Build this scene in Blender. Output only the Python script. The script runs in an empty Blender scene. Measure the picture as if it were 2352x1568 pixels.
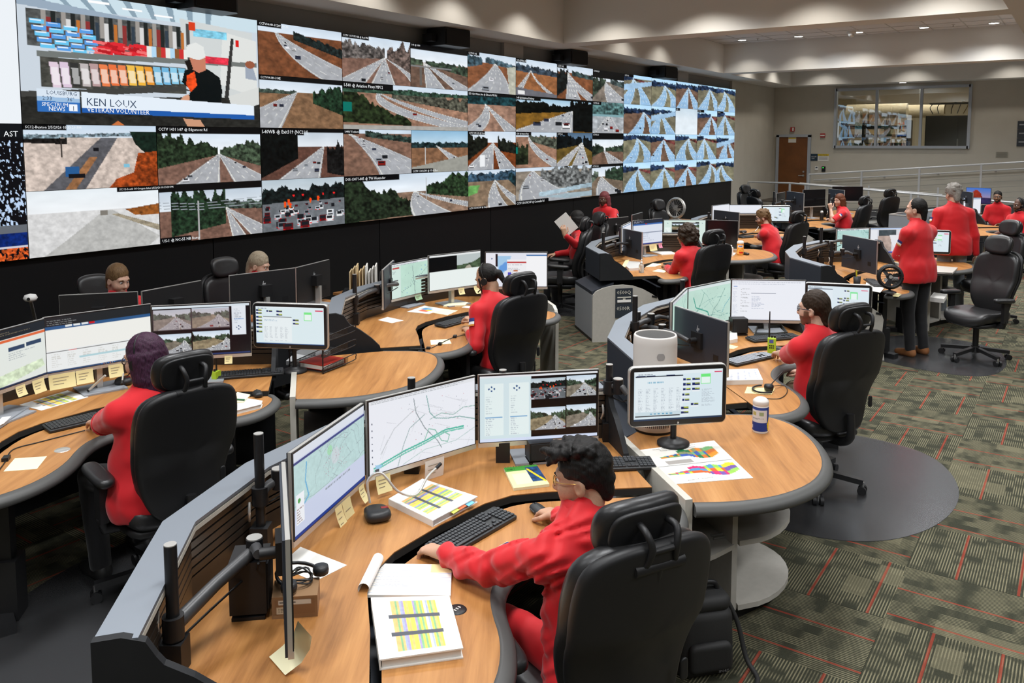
import bpy, bmesh, math, random
import numpy as np
from mathutils import Vector, Matrix
random.seed(7); RNG = np.random.default_rng(7)
scene = bpy.context.scene
C = scene.collection

# ------------------------------------------------------------------ camera
CAM_H = 2.35; FPX = 1909.0; PX, PY = 1176.0, 495.0
PITCH = math.radians(5.124); YAW = math.radians(34.667)
cam_d = bpy.data.cameras.new('camera'); cam = bpy.data.objects.new('camera', cam_d); C.objects.link(cam)
cam_d.sensor_width = 36.0; cam_d.sensor_fit = 'HORIZONTAL'
cam_d.lens = FPX / 2352.0 * 36.0
cam_d.shift_x = 0.0
cam_d.shift_y = -(784.0 - PY) / 2352.0
cam_d.clip_start = 0.05; cam_d.clip_end = 100
_fw = Vector((math.cos(YAW)*math.cos(PITCH), math.sin(YAW)*math.cos(PITCH), -math.sin(PITCH)))
_rt = Vector((math.sin(YAW), -math.cos(YAW), 0)); _up = _rt.cross(_fw)
cam.matrix_world = Matrix(((_rt.x, _up.x, -_fw.x, 0), (_rt.y, _up.y, -_fw.y, 0), (_rt.z, _up.z, -_fw.z, CAM_H), (0, 0, 0, 1)))
scene.camera = cam

def at(px, py, z):
    """photo position -> point of the place at height z"""
    r = _fw*FPX + _rt*(px-PX) - _up*(py-PY)
    s = (z-CAM_H)/r.z
    return Vector((r.x*s, r.y*s, z))
def aty(px, py, Y):
    r = _fw*FPX + _rt*(px-PX) - _up*(py-PY); s = Y/r.y
    return Vector((r.x*s, Y, CAM_H+r.z*s))
def atx(px, py, X):
    r = _fw*FPX + _rt*(px-PX) - _up*(py-PY); s = X/r.x
    return Vector((X, r.y*s, CAM_H+r.z*s))

# ------------------------------------------------------------------ light of the place, with added area fill
world = bpy.data.worlds.new('world'); scene.world = world; world.use_nodes = True
world.node_tree.nodes['Background'].inputs[0].default_value = (0.9, 0.95, 1.0, 1)
world.node_tree.nodes['Background'].inputs[1].default_value = 0.0
vs = scene.view_settings
vs.view_transform = 'Standard'; vs.look = 'None'; vs.gamma = 1.0; vs.use_curve_mapping = False
vs.exposure = 0.0
ROOM_W = (1.0, 0.93, 0.83); COOL_W = (0.96, 0.98, 1.0)

def area_light(loc, sx, sy, power, col=COOL_W):
    l = bpy.data.lights.new('ceiling_fill', 'AREA'); l.shape = 'RECTANGLE'; l.size = sx; l.size_y = sy
    l.energy = power; l.color = col
    o = bpy.data.objects.new('ceiling_fill', l); o.location = loc; C.objects.link(o); return o
def spot_light(loc, power, deg=75, blend=0.6, col=ROOM_W, r=0.06):
    l = bpy.data.lights.new('down_light', 'SPOT'); l.energy = power; l.color = col
    l.spot_size = math.radians(deg); l.spot_blend = blend; l.shadow_soft_size = r
    o = bpy.data.objects.new('down_light', l); o.location = loc; C.objects.link(o); return o
Z_CEIL = 4.53; Z_BEAM = 3.88; Y_WALL = 7.62; X_BACK = 24.3
for ax in (-.5, 2.2, 4.9, 7.6, 10.0, 13.2, 15.4, 17.2, 20.2):
    for ay in (-1.6, 1.7, 4.3):
        l = area_light((ax, ay, Z_CEIL-.04 if ay > 0 else Z_BEAM-.02), 1.2, .6, 54); l.data.spread = math.radians(135)  # unseen area lamps added as general fill; no fixtures modelled for them
for k in range(5):
    spot_light((17.9, 6.3-1.2*k, Z_CEIL-.02), 34, 120, .6)
    spot_light((23.1, 6.0-2.2*k, Z_CEIL-.02), 30, 120, .6)
    spot_light((10.75, 6.0-1.5*k, Z_CEIL-.02), 60, 125, .6)
for x in (7.0, 8.6, 10.2, 13.4, 15.0, 20.0, 22.0):
    spot_light((x, 6.4, Z_CEIL-.02), 36, 120, .6)
# ------------------------------------------------------------------ mesh helpers
def V3(p, z=None):
    p = tuple(p); return Vector((p[0], p[1], p[2] if z is None else z))
class MB:
    def __init__(s): s.v = []; s.f = []; s.sm = []
    def add(s, vs, fs, smooth=False):
        o = len(s.v); s.v += [tuple(p) for p in vs]; s.f += [tuple(i+o for i in f) for f in fs]; s.sm += [smooth]*len(fs); return s
    def box(s, c, d, rz=0.0, M=None):
        hx, hy, hz = d[0]/2, d[1]/2, d[2]/2
        cr, sr = math.cos(rz), math.sin(rz); vs = []
        for z in (-hz, hz):
            for x, y in ((-hx, -hy), (hx, -hy), (hx, hy), (-hx, hy)):
                p = Vector((x, y, z))
                if M is not None: p = M @ p
                else: p = Vector((x*cr-y*sr, x*sr+y*cr, z))
                vs.append(p+Vector(c))
        return s.add(vs, [(3,2,1,0),(4,5,6,7),(0,1,5,4),(1,2,6,5),(2,3,7,6),(3,0,4,7)])
    def bar(s, a, b, w, h, up=(0,0,1)):
        """box beam from a to b, w sideways, h along up"""
        a, b = Vector(a), Vector(b); d = (b-a); L = d.length; d.normalize(); up = Vector(up)
        if abs(d.dot(up)) > .98: up = Vector((1,0,0))
        y = up.cross(d).normalized(); z = d.cross(y)
        M = Matrix((d, y, z)).transposed()
        return s.box((a+b)/2, (L, w, h), M=M)
    def prism(s, poly, z0, z1, cap=True):
        n = len(poly)
        ar = sum(poly[i][0]*poly[(i+1)%n][1]-poly[(i+1)%n][0]*poly[i][1] for i in range(n))
        if ar < 0: poly = poly[::-1]
        vs = [(p[0], p[1], z0) for p in poly]+[(p[0], p[1], z1) for p in poly]
        fs = [(i, (i+1)%n, n+(i+1)%n, n+i) for i in range(n)]
        if cap: fs += [tuple(range(n-1, -1, -1)), tuple(range(n, 2*n))]
        return s.add(vs, fs)
    def tube(s, pts, r, seg=8, caps=True, smooth=True):
        pts = [Vector(p) for p in pts]; n = len(pts); rs = r if isinstance(r, (list, tuple)) else [r]*n
        vs = []; t0 = (pts[1]-pts[0]).normalized()
        u = t0.orthogonal().normalized()
        for i, p in enumerate(pts):
            t = (pts[min(i+1, n-1)]-pts[max(i-1, 0)]).normalized()
            u = (u-t*u.dot(t)); u = u.normalized() if u.length > 1e-6 else t.orthogonal().normalized()
            w = t.cross(u)
            for k in range(seg):
                a = 2*math.pi*k/seg; vs.append(p+(u*math.cos(a)+w*math.sin(a))*rs[i])
        fs = [(i*seg+k, i*seg+(k+1)%seg, (i+1)*seg+(k+1)%seg, (i+1)*seg+k) for i in range(n-1) for k in range(seg)]
        s.add(vs, fs, smooth)
        if caps: s.add([vs[k] for k in range(seg)], [tuple(range(seg-1, -1, -1))]); s.add([vs[(n-1)*seg+k] for k in range(seg)], [tuple(range(seg))])
        return s
    def cyl(s, c, r, h, seg=20, r2=None, axis=(0,0,1)):
        c = Vector(c); ax = Vector(axis).normalized()
        return s.tube([c, c+ax*h], [r, r if r2 is None else r2], seg)
    def lathe(s, c, prof, seg=24, smooth=True):
        n = len(prof); vs = [(c[0]+r*math.cos(2*math.pi*k/seg), c[1]+r*math.sin(2*math.pi*k/seg), c[2]+z) for r, z in prof for k in range(seg)]
        fs = [(i*seg+k, i*seg+(k+1)%seg, (i+1)*seg+(k+1)%seg, (i+1)*seg+k) for i in range(n-1) for k in range(seg)]
        s.add(vs, fs, smooth)
        if prof[0][0] > 1e-4: s.add(vs[:seg], [tuple(range(seg-1, -1, -1))])
        if prof[-1][0] > 1e-4: s.add(vs[-seg:], [tuple(range(seg))])
        return s
    def sweep(s, path, prof, closed=False, z=0.0, smooth=True):
        """profile (outwards, up) carried along a plan path; outwards is to the side's right hand"""
        P = [Vector((p[0], p[1], 0)) for p in path]; n = len(P); vs = []; m = len(prof)
        for i in range(n):
            a = P[i-1] if (i or closed) else P[i]; b = P[(i+1) % n] if (i < n-1 or closed) else P[i]
            d1 = (P[i]-a); d2 = (b-P[i]); d1 = d1.normalized() if d1.length > 1e-9 else d2.normalized(); d2 = d2.normalized() if d2.length > 1e-9 else d1
            t = (d1+d2).normalized() if (d1+d2).length > 1e-6 else d1
            nn = Vector((t.y, -t.x, 0)); k = 1.0/max(.5, nn.dot(Vector((d1.y, -d1.x, 0))))
            for (o, h) in prof: vs.append(P[i]+nn*o*k+Vector((0, 0, z+h)))
        fs = []
        for i in range(n if closed else n-1):
            j = (i+1) % n
            fs += [(i*m+k, j*m+k, j*m+(k+1) % m, i*m+(k+1) % m) for k in range(m)]
        s.add(vs, fs, smooth)
        if not closed: s.add(vs[:m], [tuple(range(m))]); s.add(vs[-m:], [tuple(range(m-1, -1, -1))])
        return s
    def slab(s, outline, t, bev=0.01, fn=None, rings=(0.82, 0.55, 0.25), smooth=True, steps=3):
        """cushion: 2D outline in (x,y), thickness t along z, rounded rim; fn bends it"""
        n = len(outline); cx = sum(p[0] for p in outline)/n; cy = sum(p[1] for p in outline)/n
        def inset(d):
            o = []
            for i in range(n):
                a, p, b = outline[i-1], outline[i], outline[(i+1) % n]
                tx, ty = b[0]-a[0], b[1]-a[1]; L = math.hypot(tx, ty) or 1
                o.append((p[0]-ty/L*d, p[1]+tx/L*d))
            return o
        ar = sum(outline[i][0]*outline[(i+1) % n][1]-outline[(i+1) % n][0]*outline[i][1] for i in range(n))
        if ar < 0: outline = outline[::-1]
        L = []
        base = inset(bev)
        for r in rings[::-1]: L.append([(cx+(p[0]-cx)*r, cy+(p[1]-cy)*r, -t/2) for p in base])
        for k in range(steps+1):
            a = math.pi/2*k/steps; L.append([(p[0], p[1], -t/2+bev-bev*math.cos(a)) for p in inset(bev*(1-math.sin(a)))])
        for k in range(steps+1):
            a = math.pi/2*(1-k/steps); L.append([(p[0], p[1], t/2-bev+bev*math.cos(a)) for p in inset(bev*(1-math.sin(a)))])
        for r in rings: L.append([(cx+(p[0]-cx)*r, cy+(p[1]-cy)*r, t/2) for p in base])
        vs = [(cx, cy, -t/2)]+[p for ring in L for p in ring]+[(cx, cy, t/2)]
        fs = [(0, 1+(i+1) % n, 1+i) for i in range(n)]
        for r in range(len(L)-1):
            o = 1+r*n; fs += [(o+i, o+(i+1) % n, o+n+(i+1) % n, o+n+i) for i in range(n)]
        o = 1+(len(L)-1)*n; fs += [(o+i, o+(i+1) % n, len(vs)-1) for i in range(n)]
        if fn: vs = [fn(*p) for p in vs]
        return s.add(vs, fs, smooth)
    def build(s, name, mat, parent=None, col=None):
        return mk(name, s.v, s.f, mat, parent, s.sm, col)

def mk(name, v, f, mat=None, parent=None, smooth=False, col=None):
    me = bpy.data.meshes.new(name)
    if isinstance(v, np.ndarray):
        nv, f = len(v), np.asarray(f); nf, k = f.shape
        me.vertices.add(nv); me.vertices.foreach_set('co', np.ascontiguousarray(v, np.float32).ravel())
        me.loops.add(nf*k); me.loops.foreach_set('vertex_index', np.ascontiguousarray(f, np.int32).ravel())
        me.polygons.add(nf); me.polygons.foreach_set('loop_start', np.arange(0, nf*k, k, dtype=np.int32))
        me.update(calc_edges=True)
    else:
        me.from_pydata(v, [], f); me.update()
    if smooth is True: me.polygons.foreach_set('use_smooth', [True]*len(me.polygons))
    elif isinstance(smooth, (list, tuple)): me.polygons.foreach_set('use_smooth', smooth)
    if mat is not None: me.materials.append(mat)
    if col is not None:
        a = me.color_attributes.new('col', 'FLOAT_COLOR', 'POINT')
        c = np.ones((len(me.vertices), 4), np.float32); c[:, :3] = col
        a.data.foreach_set('color', c.ravel())
    o = bpy.data.objects.new(name, me); C.objects.link(o)
    if parent is not None: attach(o, parent)
    return o
def attach(o, parent):
    o.parent = parent
    loc = Vector((0, 0, 0)); p = parent
    while p is not None: loc += p.location + p.matrix_parent_inverse.translation; p = p.parent
    o.matrix_parent_inverse = Matrix.Translation(-loc)
    return o
def tag(o, label=None, cat=None, group=None, kind=None):
    if label: o['label'] = label
    if cat: o['category'] = cat
    if group: o['group'] = group
    if kind: o['kind'] = kind
    return o
def thing(name, label, cat, loc=(0, 0, 0), group=None):
    o = bpy.data.objects.new(name, None); C.objects.link(o); o.location = loc; o.empty_display_size = .1
    return tag(o, label, cat, group)
def struct(o): o['kind'] = 'structure'; return o
def tree_copy(root, loc, rz, label, group=None, parent=None):
    c = root.copy(); C.objects.link(c); c.location = loc; c.rotation_euler = (0, 0, rz)
    if label: c['label'] = label
    if group: c['group'] = group
    def kids(src, dst):
        for ch in list(src.children):
            k = ch.copy(); C.objects.link(k); k.parent = dst; k.matrix_parent_inverse = ch.matrix_parent_inverse.copy()
            kids(ch, k)
    kids(root, c); return c
def rrect(w, h, r, n=5, cx=0, cy=0):
    o = []
    for sx, sy, a0 in ((1, 1, 0), (-1, 1, 90), (-1, -1, 180), (1, -1, 270)):
        for k in range(n+1):
            a = math.radians(a0+90*k/n); o.append((cx+sx*(w/2-r)+r*math.cos(a), cy+sy*(h/2-r)+r*math.sin(a)))
    return o
def smoothpoly(pts, it=2, closed=True):
    """round a traced outline (corner cutting)"""
    for _ in range(it):
        q = []; n = len(pts)
        if not closed: q.append(pts[0])
        for i in range(n if closed else n-1):
            a, b = pts[i], pts[(i+1) % n]
            q += [(a[0]*.75+b[0]*.25, a[1]*.75+b[1]*.25), (a[0]*.25+b[0]*.75, a[1]*.25+b[1]*.75)]
        if not closed: q.append(pts[-1])
        pts = q
    return pts
def catmull(pts, n=6, closed=False):
    P = [Vector(p) for p in pts]; m = len(P); out = []
    for i in range(m if closed else m-1):
        g = lambda j: P[j % m] if closed else P[max(0, min(m-1, j))]
        p0, p1, p2, p3 = g(i-1), g(i), g(i+1), g(i+2)
        for k in range(n):
            t = k/n
            out.append(.5*((2*p1)+(p2-p0)*t+(2*p0-5*p1+4*p2-p3)*t*t+(3*p1-p0-3*p2+p3)*t**3))
    if not closed: out.append(P[-1])
    return out

# ------------------------------------------------------------------ materials
class NT:
    def __init__(s, mat):
        mat.use_nodes = True; s.t = mat.node_tree; s.n = s.t.nodes; s.l = s.t.links
        s.n.clear(); s.out = s.n.new('ShaderNodeOutputMaterial')
    def node(s, typ, **kw):
        nd = s.n.new(typ)
        for k, v in kw.items(): setattr(nd, k, v)
        return nd
    def put(s, sock, val):
        if isinstance(val, bpy.types.NodeSocket): s.l.new(val, sock)
        elif val is not None:
            try: sock.default_value = val
            except Exception: sock.default_value = (*val, 1) if len(val) == 3 else val
    def math(s, op, a, b=None, c=None, clamp=False):
        nd = s.node('ShaderNodeMath', operation=op, use_clamp=clamp); s.put(nd.inputs[0], a)
        if b is not None: s.put(nd.inputs[1], b)
        if c is not None: s.put(nd.inputs[2], c)
        return nd.outputs[0]
    def vmath(s, op, a, b=None):
        nd = s.node('ShaderNodeVectorMath', operation=op); s.put(nd.inputs[0], a)
        if b is not None: s.put(nd.inputs[1], b)
        return nd.outputs[0]
    def mix(s, f, a, b, mode='MIX'):
        nd = s.node('ShaderNodeMix', data_type='RGBA', blend_type=mode); s.put(nd.inputs[0], f); s.put(nd.inputs[6], a); s.put(nd.inputs[7], b); return nd.outputs[2]
    def noise(s, vec, scale, detail=3, rough=.5, dist=0):
        nd = s.node('ShaderNodeTexNoise'); s.put(nd.inputs['Vector'], vec); s.put(nd.inputs['Scale'], scale); s.put(nd.inputs['Detail'], detail)
        s.put(nd.inputs['Roughness'], rough); s.put(nd.inputs['Distortion'], dist); return nd.outputs[0]
    def white(s, vec):
        nd = s.node('ShaderNodeTexWhiteNoise', noise_dimensions='3D'); s.put(nd.inputs[0], vec); return nd.outputs[0]
    def ramp(s, f, stops):
        nd = s.node('ShaderNodeValToRGB'); el = nd.color_ramp.elements
        while len(el) < len(stops): el.new(.5)
        for e, (p, c) in zip(el, stops): e.position = p; e.color = (*c, 1)
        s.put(nd.inputs[0], f); return nd.outputs[0]
    def xyz(s, v):
        nd = s.node('ShaderNodeSeparateXYZ'); s.put(nd.inputs[0], v); return nd.outputs
    def comb(s, x, y, z):
        nd = s.node('ShaderNodeCombineXYZ'); s.put(nd.inputs[0], x); s.put(nd.inputs[1], y); s.put(nd.inputs[2], z); return nd.outputs[0]
    def geo(s): return s.node('ShaderNodeNewGeometry').outputs['Position']
    def obj(s): return s.node('ShaderNodeTexCoord').outputs['Object']
    def bump(s, h, strength=.2, dist=.01):
        nd = s.node('ShaderNodeBump'); s.put(nd.inputs['Height'], h); s.put(nd.inputs['Strength'], strength); s.put(nd.inputs['Distance'], dist); return nd.outputs[0]
    def mapping(s, v, rot=(0, 0, 0), scale=(1, 1, 1), loc=(0, 0, 0)):
        nd = s.node('ShaderNodeMapping'); s.put(nd.inputs[0], v); nd.inputs[1].default_value = loc; nd.inputs[2].default_value = rot; nd.inputs[3].default_value = scale; return nd.outputs[0]
    def pbr(s, col, rough=.5, metal=0, spec=.5, normal=None, emit=None, es=0, **kw):
        b = s.node('ShaderNodeBsdfPrincipled'); s.put(b.inputs['Base Color'], col); s.put(b.inputs['Roughness'], rough); s.put(b.inputs['Metallic'], metal)
        s.put(b.inputs['Specular IOR Level'], spec)
        if normal is not None: s.put(b.inputs['Normal'], normal)
        if emit is not None: s.put(b.inputs['Emission Color'], emit); s.put(b.inputs['Emission Strength'], es)
        for k, v in kw.items(): s.put(b.inputs[k], v)
        s.l.new(b.outputs[0], s.out.inputs[0]); return b
_M = {}
def M(name, col, rough=.5, metal=0, spec=.5, noise=0.0, nscale=8, bump=0, bscale=200, bdist=.001, **kw):
    if name in _M: return _M[name]
    m = bpy.data.materials.new(name); n = NT(m); c = (*col, 1); nrm = None
    if noise:
        f = n.noise(n.obj(), nscale, 4)
        lo = tuple(max(0, x*(1-noise)) for x in col); hi = tuple(min(1, x*(1+noise)) for x in col)
        c = n.ramp(f, ((.3, lo), (.7, hi)))
    if bump: nrm = n.bump(n.noise(n.obj(), bscale, 2), bump, bdist)
    n.pbr(c, rough, metal, spec, nrm, **kw)
    _M[name] = m; return m
def emit_mat(name, col, strength):
    if name in _M: return _M[name]
    m = bpy.data.materials.new(name); n = NT(m); e = n.node('ShaderNodeEmission'); e.inputs[0].default_value = (*col, 1); e.inputs[1].default_value = strength
    n.l.new(e.outputs[0], n.out.inputs[0]); _M[name] = m; return m
def wood(name, ang):
    """honey laminate with grain along a plan direction"""
    if name in _M: return _M[name]
    m = bpy.data.materials.new(name); n = NT(m)
    v = n.mapping(n.geo(), rot=(0, 0, -math.radians(ang)))
    a = n.mapping(v, scale=(1.1, 11, 11)); b = n.mapping(v, scale=(4, 90, 90))
    f1 = n.noise(a, 1.3, 5, .6, .6); f2 = n.noise(b, 1.0, 3, .6)
    f = n.math('ADD', n.math('MULTIPLY', f1, .75), n.math('MULTIPLY', f2, .25))
    c = n.ramp(f, ((.28, (.24, .098, .028)), (.45, (.38, .168, .050)), (.6, (.46, .215, .068)), (.8, (.56, .29, .105))))
    n.pbr(c, .40, 0, .32, n.bump(f2, .04, .0005))
    _M[name] = m; return m
m_black = M('black_plastic', (.012, .012, .013), .45, spec=.4)
m_blackm = M('matte_black_panel', (.014, .015, .017), .6, spec=.3, noise=.1)
m_navy = M('charcoal_blue_panel', (.028, .034, .046), .55, spec=.35)
m_cap = M('blue_grey_aluminium', (.27, .30, .34), .42, .55)
m_rubber = M('grey_rubber_nosing', (.075, .075, .072), .5, spec=.4)
m_grey = M('light_grey_laminate', (.43, .41, .37), .55, noise=.04, nscale=30)
m_grey_edge = M('pale_grey_edge_band', (.50, .48, .42), .5)
m_greyd = M('grey_blue_laminate', (.30, .32, .35), .55)
m_silver = M('silver_plastic', (.62, .61, .58), .32, .6)
m_metal = M('brushed_steel', (.55, .55, .54), .3, .9)
m_paper = M('white_paper', (.82, .81, .77), .8)
m_note = M('yellow_sticky_paper', (.80, .70, .36), .8)
m_note2 = M('pale_yellow_paper', (.82, .78, .52), .8)
m_leather = M('black_leather', (.016, .016, .017), .38, spec=.5, bump=.15, bscale=120, bdist=.002)
m_shell = M('black_moulded_shell', (.011, .011, .012), .5, spec=.45)
m_cable = M('black_cable', (.01, .01, .01), .5)
# ------------------------------------------------------------------ carpet
TILE = 0.6096; TX0, TY0 = 4.87, 0.711
def carpet_mat():
    m = bpy.data.materials.new('striped_carpet'); n = NT(m); p = n.xyz(n.geo())
    u = n.math('DIVIDE', n.math('SUBTRACT', p[0], TX0), TILE); v = n.math('DIVIDE', n.math('SUBTRACT', p[1], TY0), TILE)
    iu, iv = n.math('FLOOR', u), n.math('FLOOR', v); fu, fv = n.math('FRACT', u), n.math('FRACT', v)
    par = n.math('GREATER_THAN', n.math('MODULO', n.math('ABSOLUTE', n.math('ADD', iu, iv)), 2.0), .5)
    def sel(a, b): return n.math('ADD', n.math('MULTIPLY', par, a), n.math('MULTIPLY', n.math('SUBTRACT', 1, par), b))
    s, t = sel(fv, fu), sel(fu, fv)                       # t runs along the stripes, s across
    cell = n.comb(iu, iv, 0.0); rnd = n.white(cell)
    # stripes with broken lengths
    ns = n.math('MULTIPLY', s, 44.0); row = n.math('FLOOR', ns); fr = n.math('FRACT', ns)
    line = n.math('LESS_THAN', fr, .42)
    blk = n.noise(n.comb(n.math('ADD', n.math('MULTIPLY', n.math('FLOOR', n.math('MULTIPLY', s, 9)), .37), n.math('MULTIPLY', rnd, 40)), n.math('MULTIPLY', t, 2.2), rnd), 2.3, 2)
    br = n.math('MULTIPLY_ADD', n.math('SUBTRACT', blk, .42), 5.0, .25, clamp=True)
    pw = n.white(n.comb(n.math('FLOOR', n.math('MULTIPLY', s, 5)), n.math('FLOOR', n.math('ADD', n.math('MULTIPLY', t, 3), rnd)), n.math('ADD', iu, n.math('MULTIPLY', iv, 7.3))))
    patch = n.math('MULTIPLY', n.math('GREATER_THAN', pw, .90), .65)
    fine = n.noise(n.geo(), 260, 2)
    base = n.mix(fine, (.016, .018, .012, 1), (.055, .055, .036, 1))
    light = n.mix(fine, (.16, .145, .085, 1), (.30, .27, .175, 1))
    k = n.math('MAXIMUM', n.math('MULTIPLY', line, n.math('MULTIPLY', br, .75)), n.math('MULTIPLY', patch, n.math('MULTIPLY_ADD', line, .35, .45)))
    c = n.mix(k, base, light)
    r1 = n.math('LESS_THAN', n.math('ABSOLUTE', n.math('SUBTRACT', s, n.math('MULTIPLY_ADD', rnd, .2, .08))), .011)
    r2 = n.math('LESS_THAN', n.math('ABSOLUTE', n.math('SUBTRACT', s, n.math('MULTIPLY_ADD', rnd, .2, .55))), .011)
    c = n.mix(n.math('MULTIPLY', n.math('MAXIMUM', r1, r2), .6), c, (.30, .035, .02, 1))
    n.pbr(c, .95, 0, .15, n.bump(n.math('ADD', fine, n.math('MULTIPLY', line, .5)), .5, .003)); return m
m_carpet = carpet_mat()
floor = MB().add([(-5, -7, 0), (26, -7, 0), (26, 9, 0), (-5, 9, 0)], [(0, 1, 2, 3)]).build('floor', m_carpet); struct(floor)
tile_me = None
_c = []
for i in range(-14, 34):
    for j in range(-12, 12):
        x, y = TX0+(i+.5)*TILE, TY0+(j+.5)*TILE
        d = Vector((x, y, -CAM_H)); w = d.dot(_fw)
        if w < 1.5 or y > Y_WALL-.3 or x > 21.5: continue
        px, py = PX+FPX*d.dot(_rt)/w, PY-FPX*(d-Vector((0, 0, 0))).dot(_up)/w
        if -60 < px < 2412 and py < 1640: _c.append((-1/w**3*0+w, x, y, px, py))
_c.sort()
_t = MB().box((0, 0, .0025), (TILE-.0012, TILE-.0012, .005))
for k, (w, x, y, px, py) in enumerate(_c[:300]):
    if tile_me is None:
        o = _t.build('carpet_tile', m_carpet); tile_me = o.data
    else:
        o = bpy.data.objects.new('carpet_tile', tile_me); C.objects.link(o)
    o.location = (x, y, 0); o.parent = floor

# ------------------------------------------------------------------ walls and ceiling
def wall_mat():
    m = bpy.data.materials.new('wall_paint'); n = NT(m); f = n.noise(n.geo(), 3, 4)
    n.pbr(n.ramp(f, ((.3, (.55, .52, .45)), (.7, (.58, .55, .48)))), .75, 0, .25, n.bump(n.noise(n.geo(), 300, 2), .08, .001)); return m
m_wall = wall_mat()
m_ceilp = M('white_ceiling_paint', (.72, .71, .68), .8, spec=.2)
m_upper = M('grey_wall_paint', (.30, .30, .29), .8, spec=.2)
# wall behind the video screens
w = MB(); w.box((10, Y_WALL+.1, 2.3), (34, .2, 4.6)); wl = struct(w.build('wall_left', m_upper))
w = MB(); w.box((22.6, Y_WALL-.03, 1.95), (3.6, .06, 3.9)); struct(w.build('wall_left_return', m_wall))
for x0, x1 in ((10.72, 11.25), (17.4, 17.98)):              # pilasters between the speakers
    MB().box(((x0+x1)/2, Y_WALL-.03, 3.76), (x1-x0, .06, .24)).build('pilaster', M('pilaster_paint', (.46, .45, .43), .8), wl)
# black skirt under the screens, in panels with open joints
skirt = MB().box((9.0, Y_WALL-.04, .67), (23.6, .06, 1.33)).build('trim_1', m_black); struct(skirt)
edges = [-2.0, .4, 2.9, 5.35, 7.85, 10.3, 12.8, 15.2, 17.7, 20.8]
for a, b in zip(edges[:-1], edges[1:]):
    MB().box(((a+b)/2, Y_WALL-.085, .67), (b-a-.012, .03, 1.325)).build('skirt_panel', M('skirt_black', (.005, .005, .006), .5, spec=.35), skirt)
# back wall with an opening for the observation window
WY0, WY1, WZ0, WZ1 = 2.55, 5.84, 2.19, 3.76
b = MB(); xb = X_BACK+.1
b.box((xb, (WY1+8)/2, 1.95), (.2, 8-WY1, 3.9)); b.box((xb, (WY0-7)/2, 1.95), (.2, WY0+7, 3.9))
b.box((xb, (WY0+WY1)/2, WZ0/2), (.2, WY1-WY0, WZ0)); b.box((xb, (WY0+WY1)/2, (WZ1+3.9)/2), (.2, WY1-WY0, 3.9-WZ1))
wb = struct(b.build('wall_back', m_wall))
struct(MB().box((10, -6.6, 2.3), (34, .2, 4.6)).build('wall_right', m_wall))
struct(MB().box((-3.6, 1, 2.3), (.2, 16, 4.6)).build('wall_front', m_wall))
# ceiling: tile fields in the coffers, beams hanging below
tile_c = M('white_ceiling_tile', (.70, .71, .73), .9, spec=.1, noise=.04, nscale=60, bump=.2, bscale=300)
m_grid = M('ceiling_grid_bar', (.5, .5, .5), .5)
ceil = MB().box((10, .8, Z_CEIL+.06), (30, 15.2, .08)).build('ceiling', m_ceilp); struct(ceil)
ct = None
for i in range(11):
    for j in range(10):
        x, y = 11.95+(i+.5)*.61, 6.9-(j+.5)*.61
        if x > 18.4 or y < .9: continue
        if ct is None: o = MB().box((0, 0, .011), (.596, .596, .02)).build('ceiling_tile', tile_c); ct = o.data
        else: o = bpy.data.objects.new('ceiling_tile', ct); C.objects.link(o)
        o.location = (x, y, Z_CEIL-.005); o.parent = ceil
cg = MB()
for i in range(12): cg.box((11.95+i*.61, 3.9, Z_CEIL-.004), (.018, 6, .012))
for j in range(11): cg.box((15.2, 6.9-j*.61, Z_CEIL-.004), (6.6, .018, .012))
cg.build('ceiling_grid', m_grid, ceil)
def beam(name, x0, x1, y0, y1, z0=Z_BEAM, z1=Z_CEIL+.1):
    return MB().box(((x0+x1)/2, (y0+y1)/2, (z0+z1)/2), (x1-x0, y1-y0, z1-z0)).build(name, m_ceilp, ceil)
beam('soffit', -3.5, 24.3, 6.9, 7.62); beam('ceiling_beam', 11.4, 11.86, .85, 6.9); beam('ceiling_beam', 18.4, 18.86, .85, 6.9)
beam('soffit', 23.65, 24.3, .85, 6.9); beam('soffit', -3.5, 24.3, -6.5, .85)
m_lens = emit_mat('lit_lamp_lens', (1, .96, .9), 14)
lamp = None
def downlight(x, y, z, lab):
    t = thing('recessed_downlight', lab, 'downlight', (x, y, z), 'recessed ceiling downlights')
    MB().lathe((x, y, z), [(.085, -.001), (.1, -.008), (.108, -.004), (.108, 0)], 20).build('trim_ring', m_silver, t)
    MB().lathe((x, y, z), [(0, -.004), (.084, -.004)], 20).build('lens', m_lens, t)
zl = Z_CEIL-.006
names = ['closest to the video wall', 'second along from the video wall', 'third along, beside the ceiling camera', 'fourth along from the video wall', 'last of the row, by the wide side soffit']
for k, (x, y) in enumerate(((17.85, 6.29), (17.9, 5.1), (17.9, 3.92), (17.87, 2.72), (17.95, 1.56))):
    downlight(x, y, zl, 'round recessed downlight in white ceiling tile, '+names[k])
downlight(23.98, 4.1, Z_BEAM, 'round recessed downlight in the soffit over the observation window')
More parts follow.
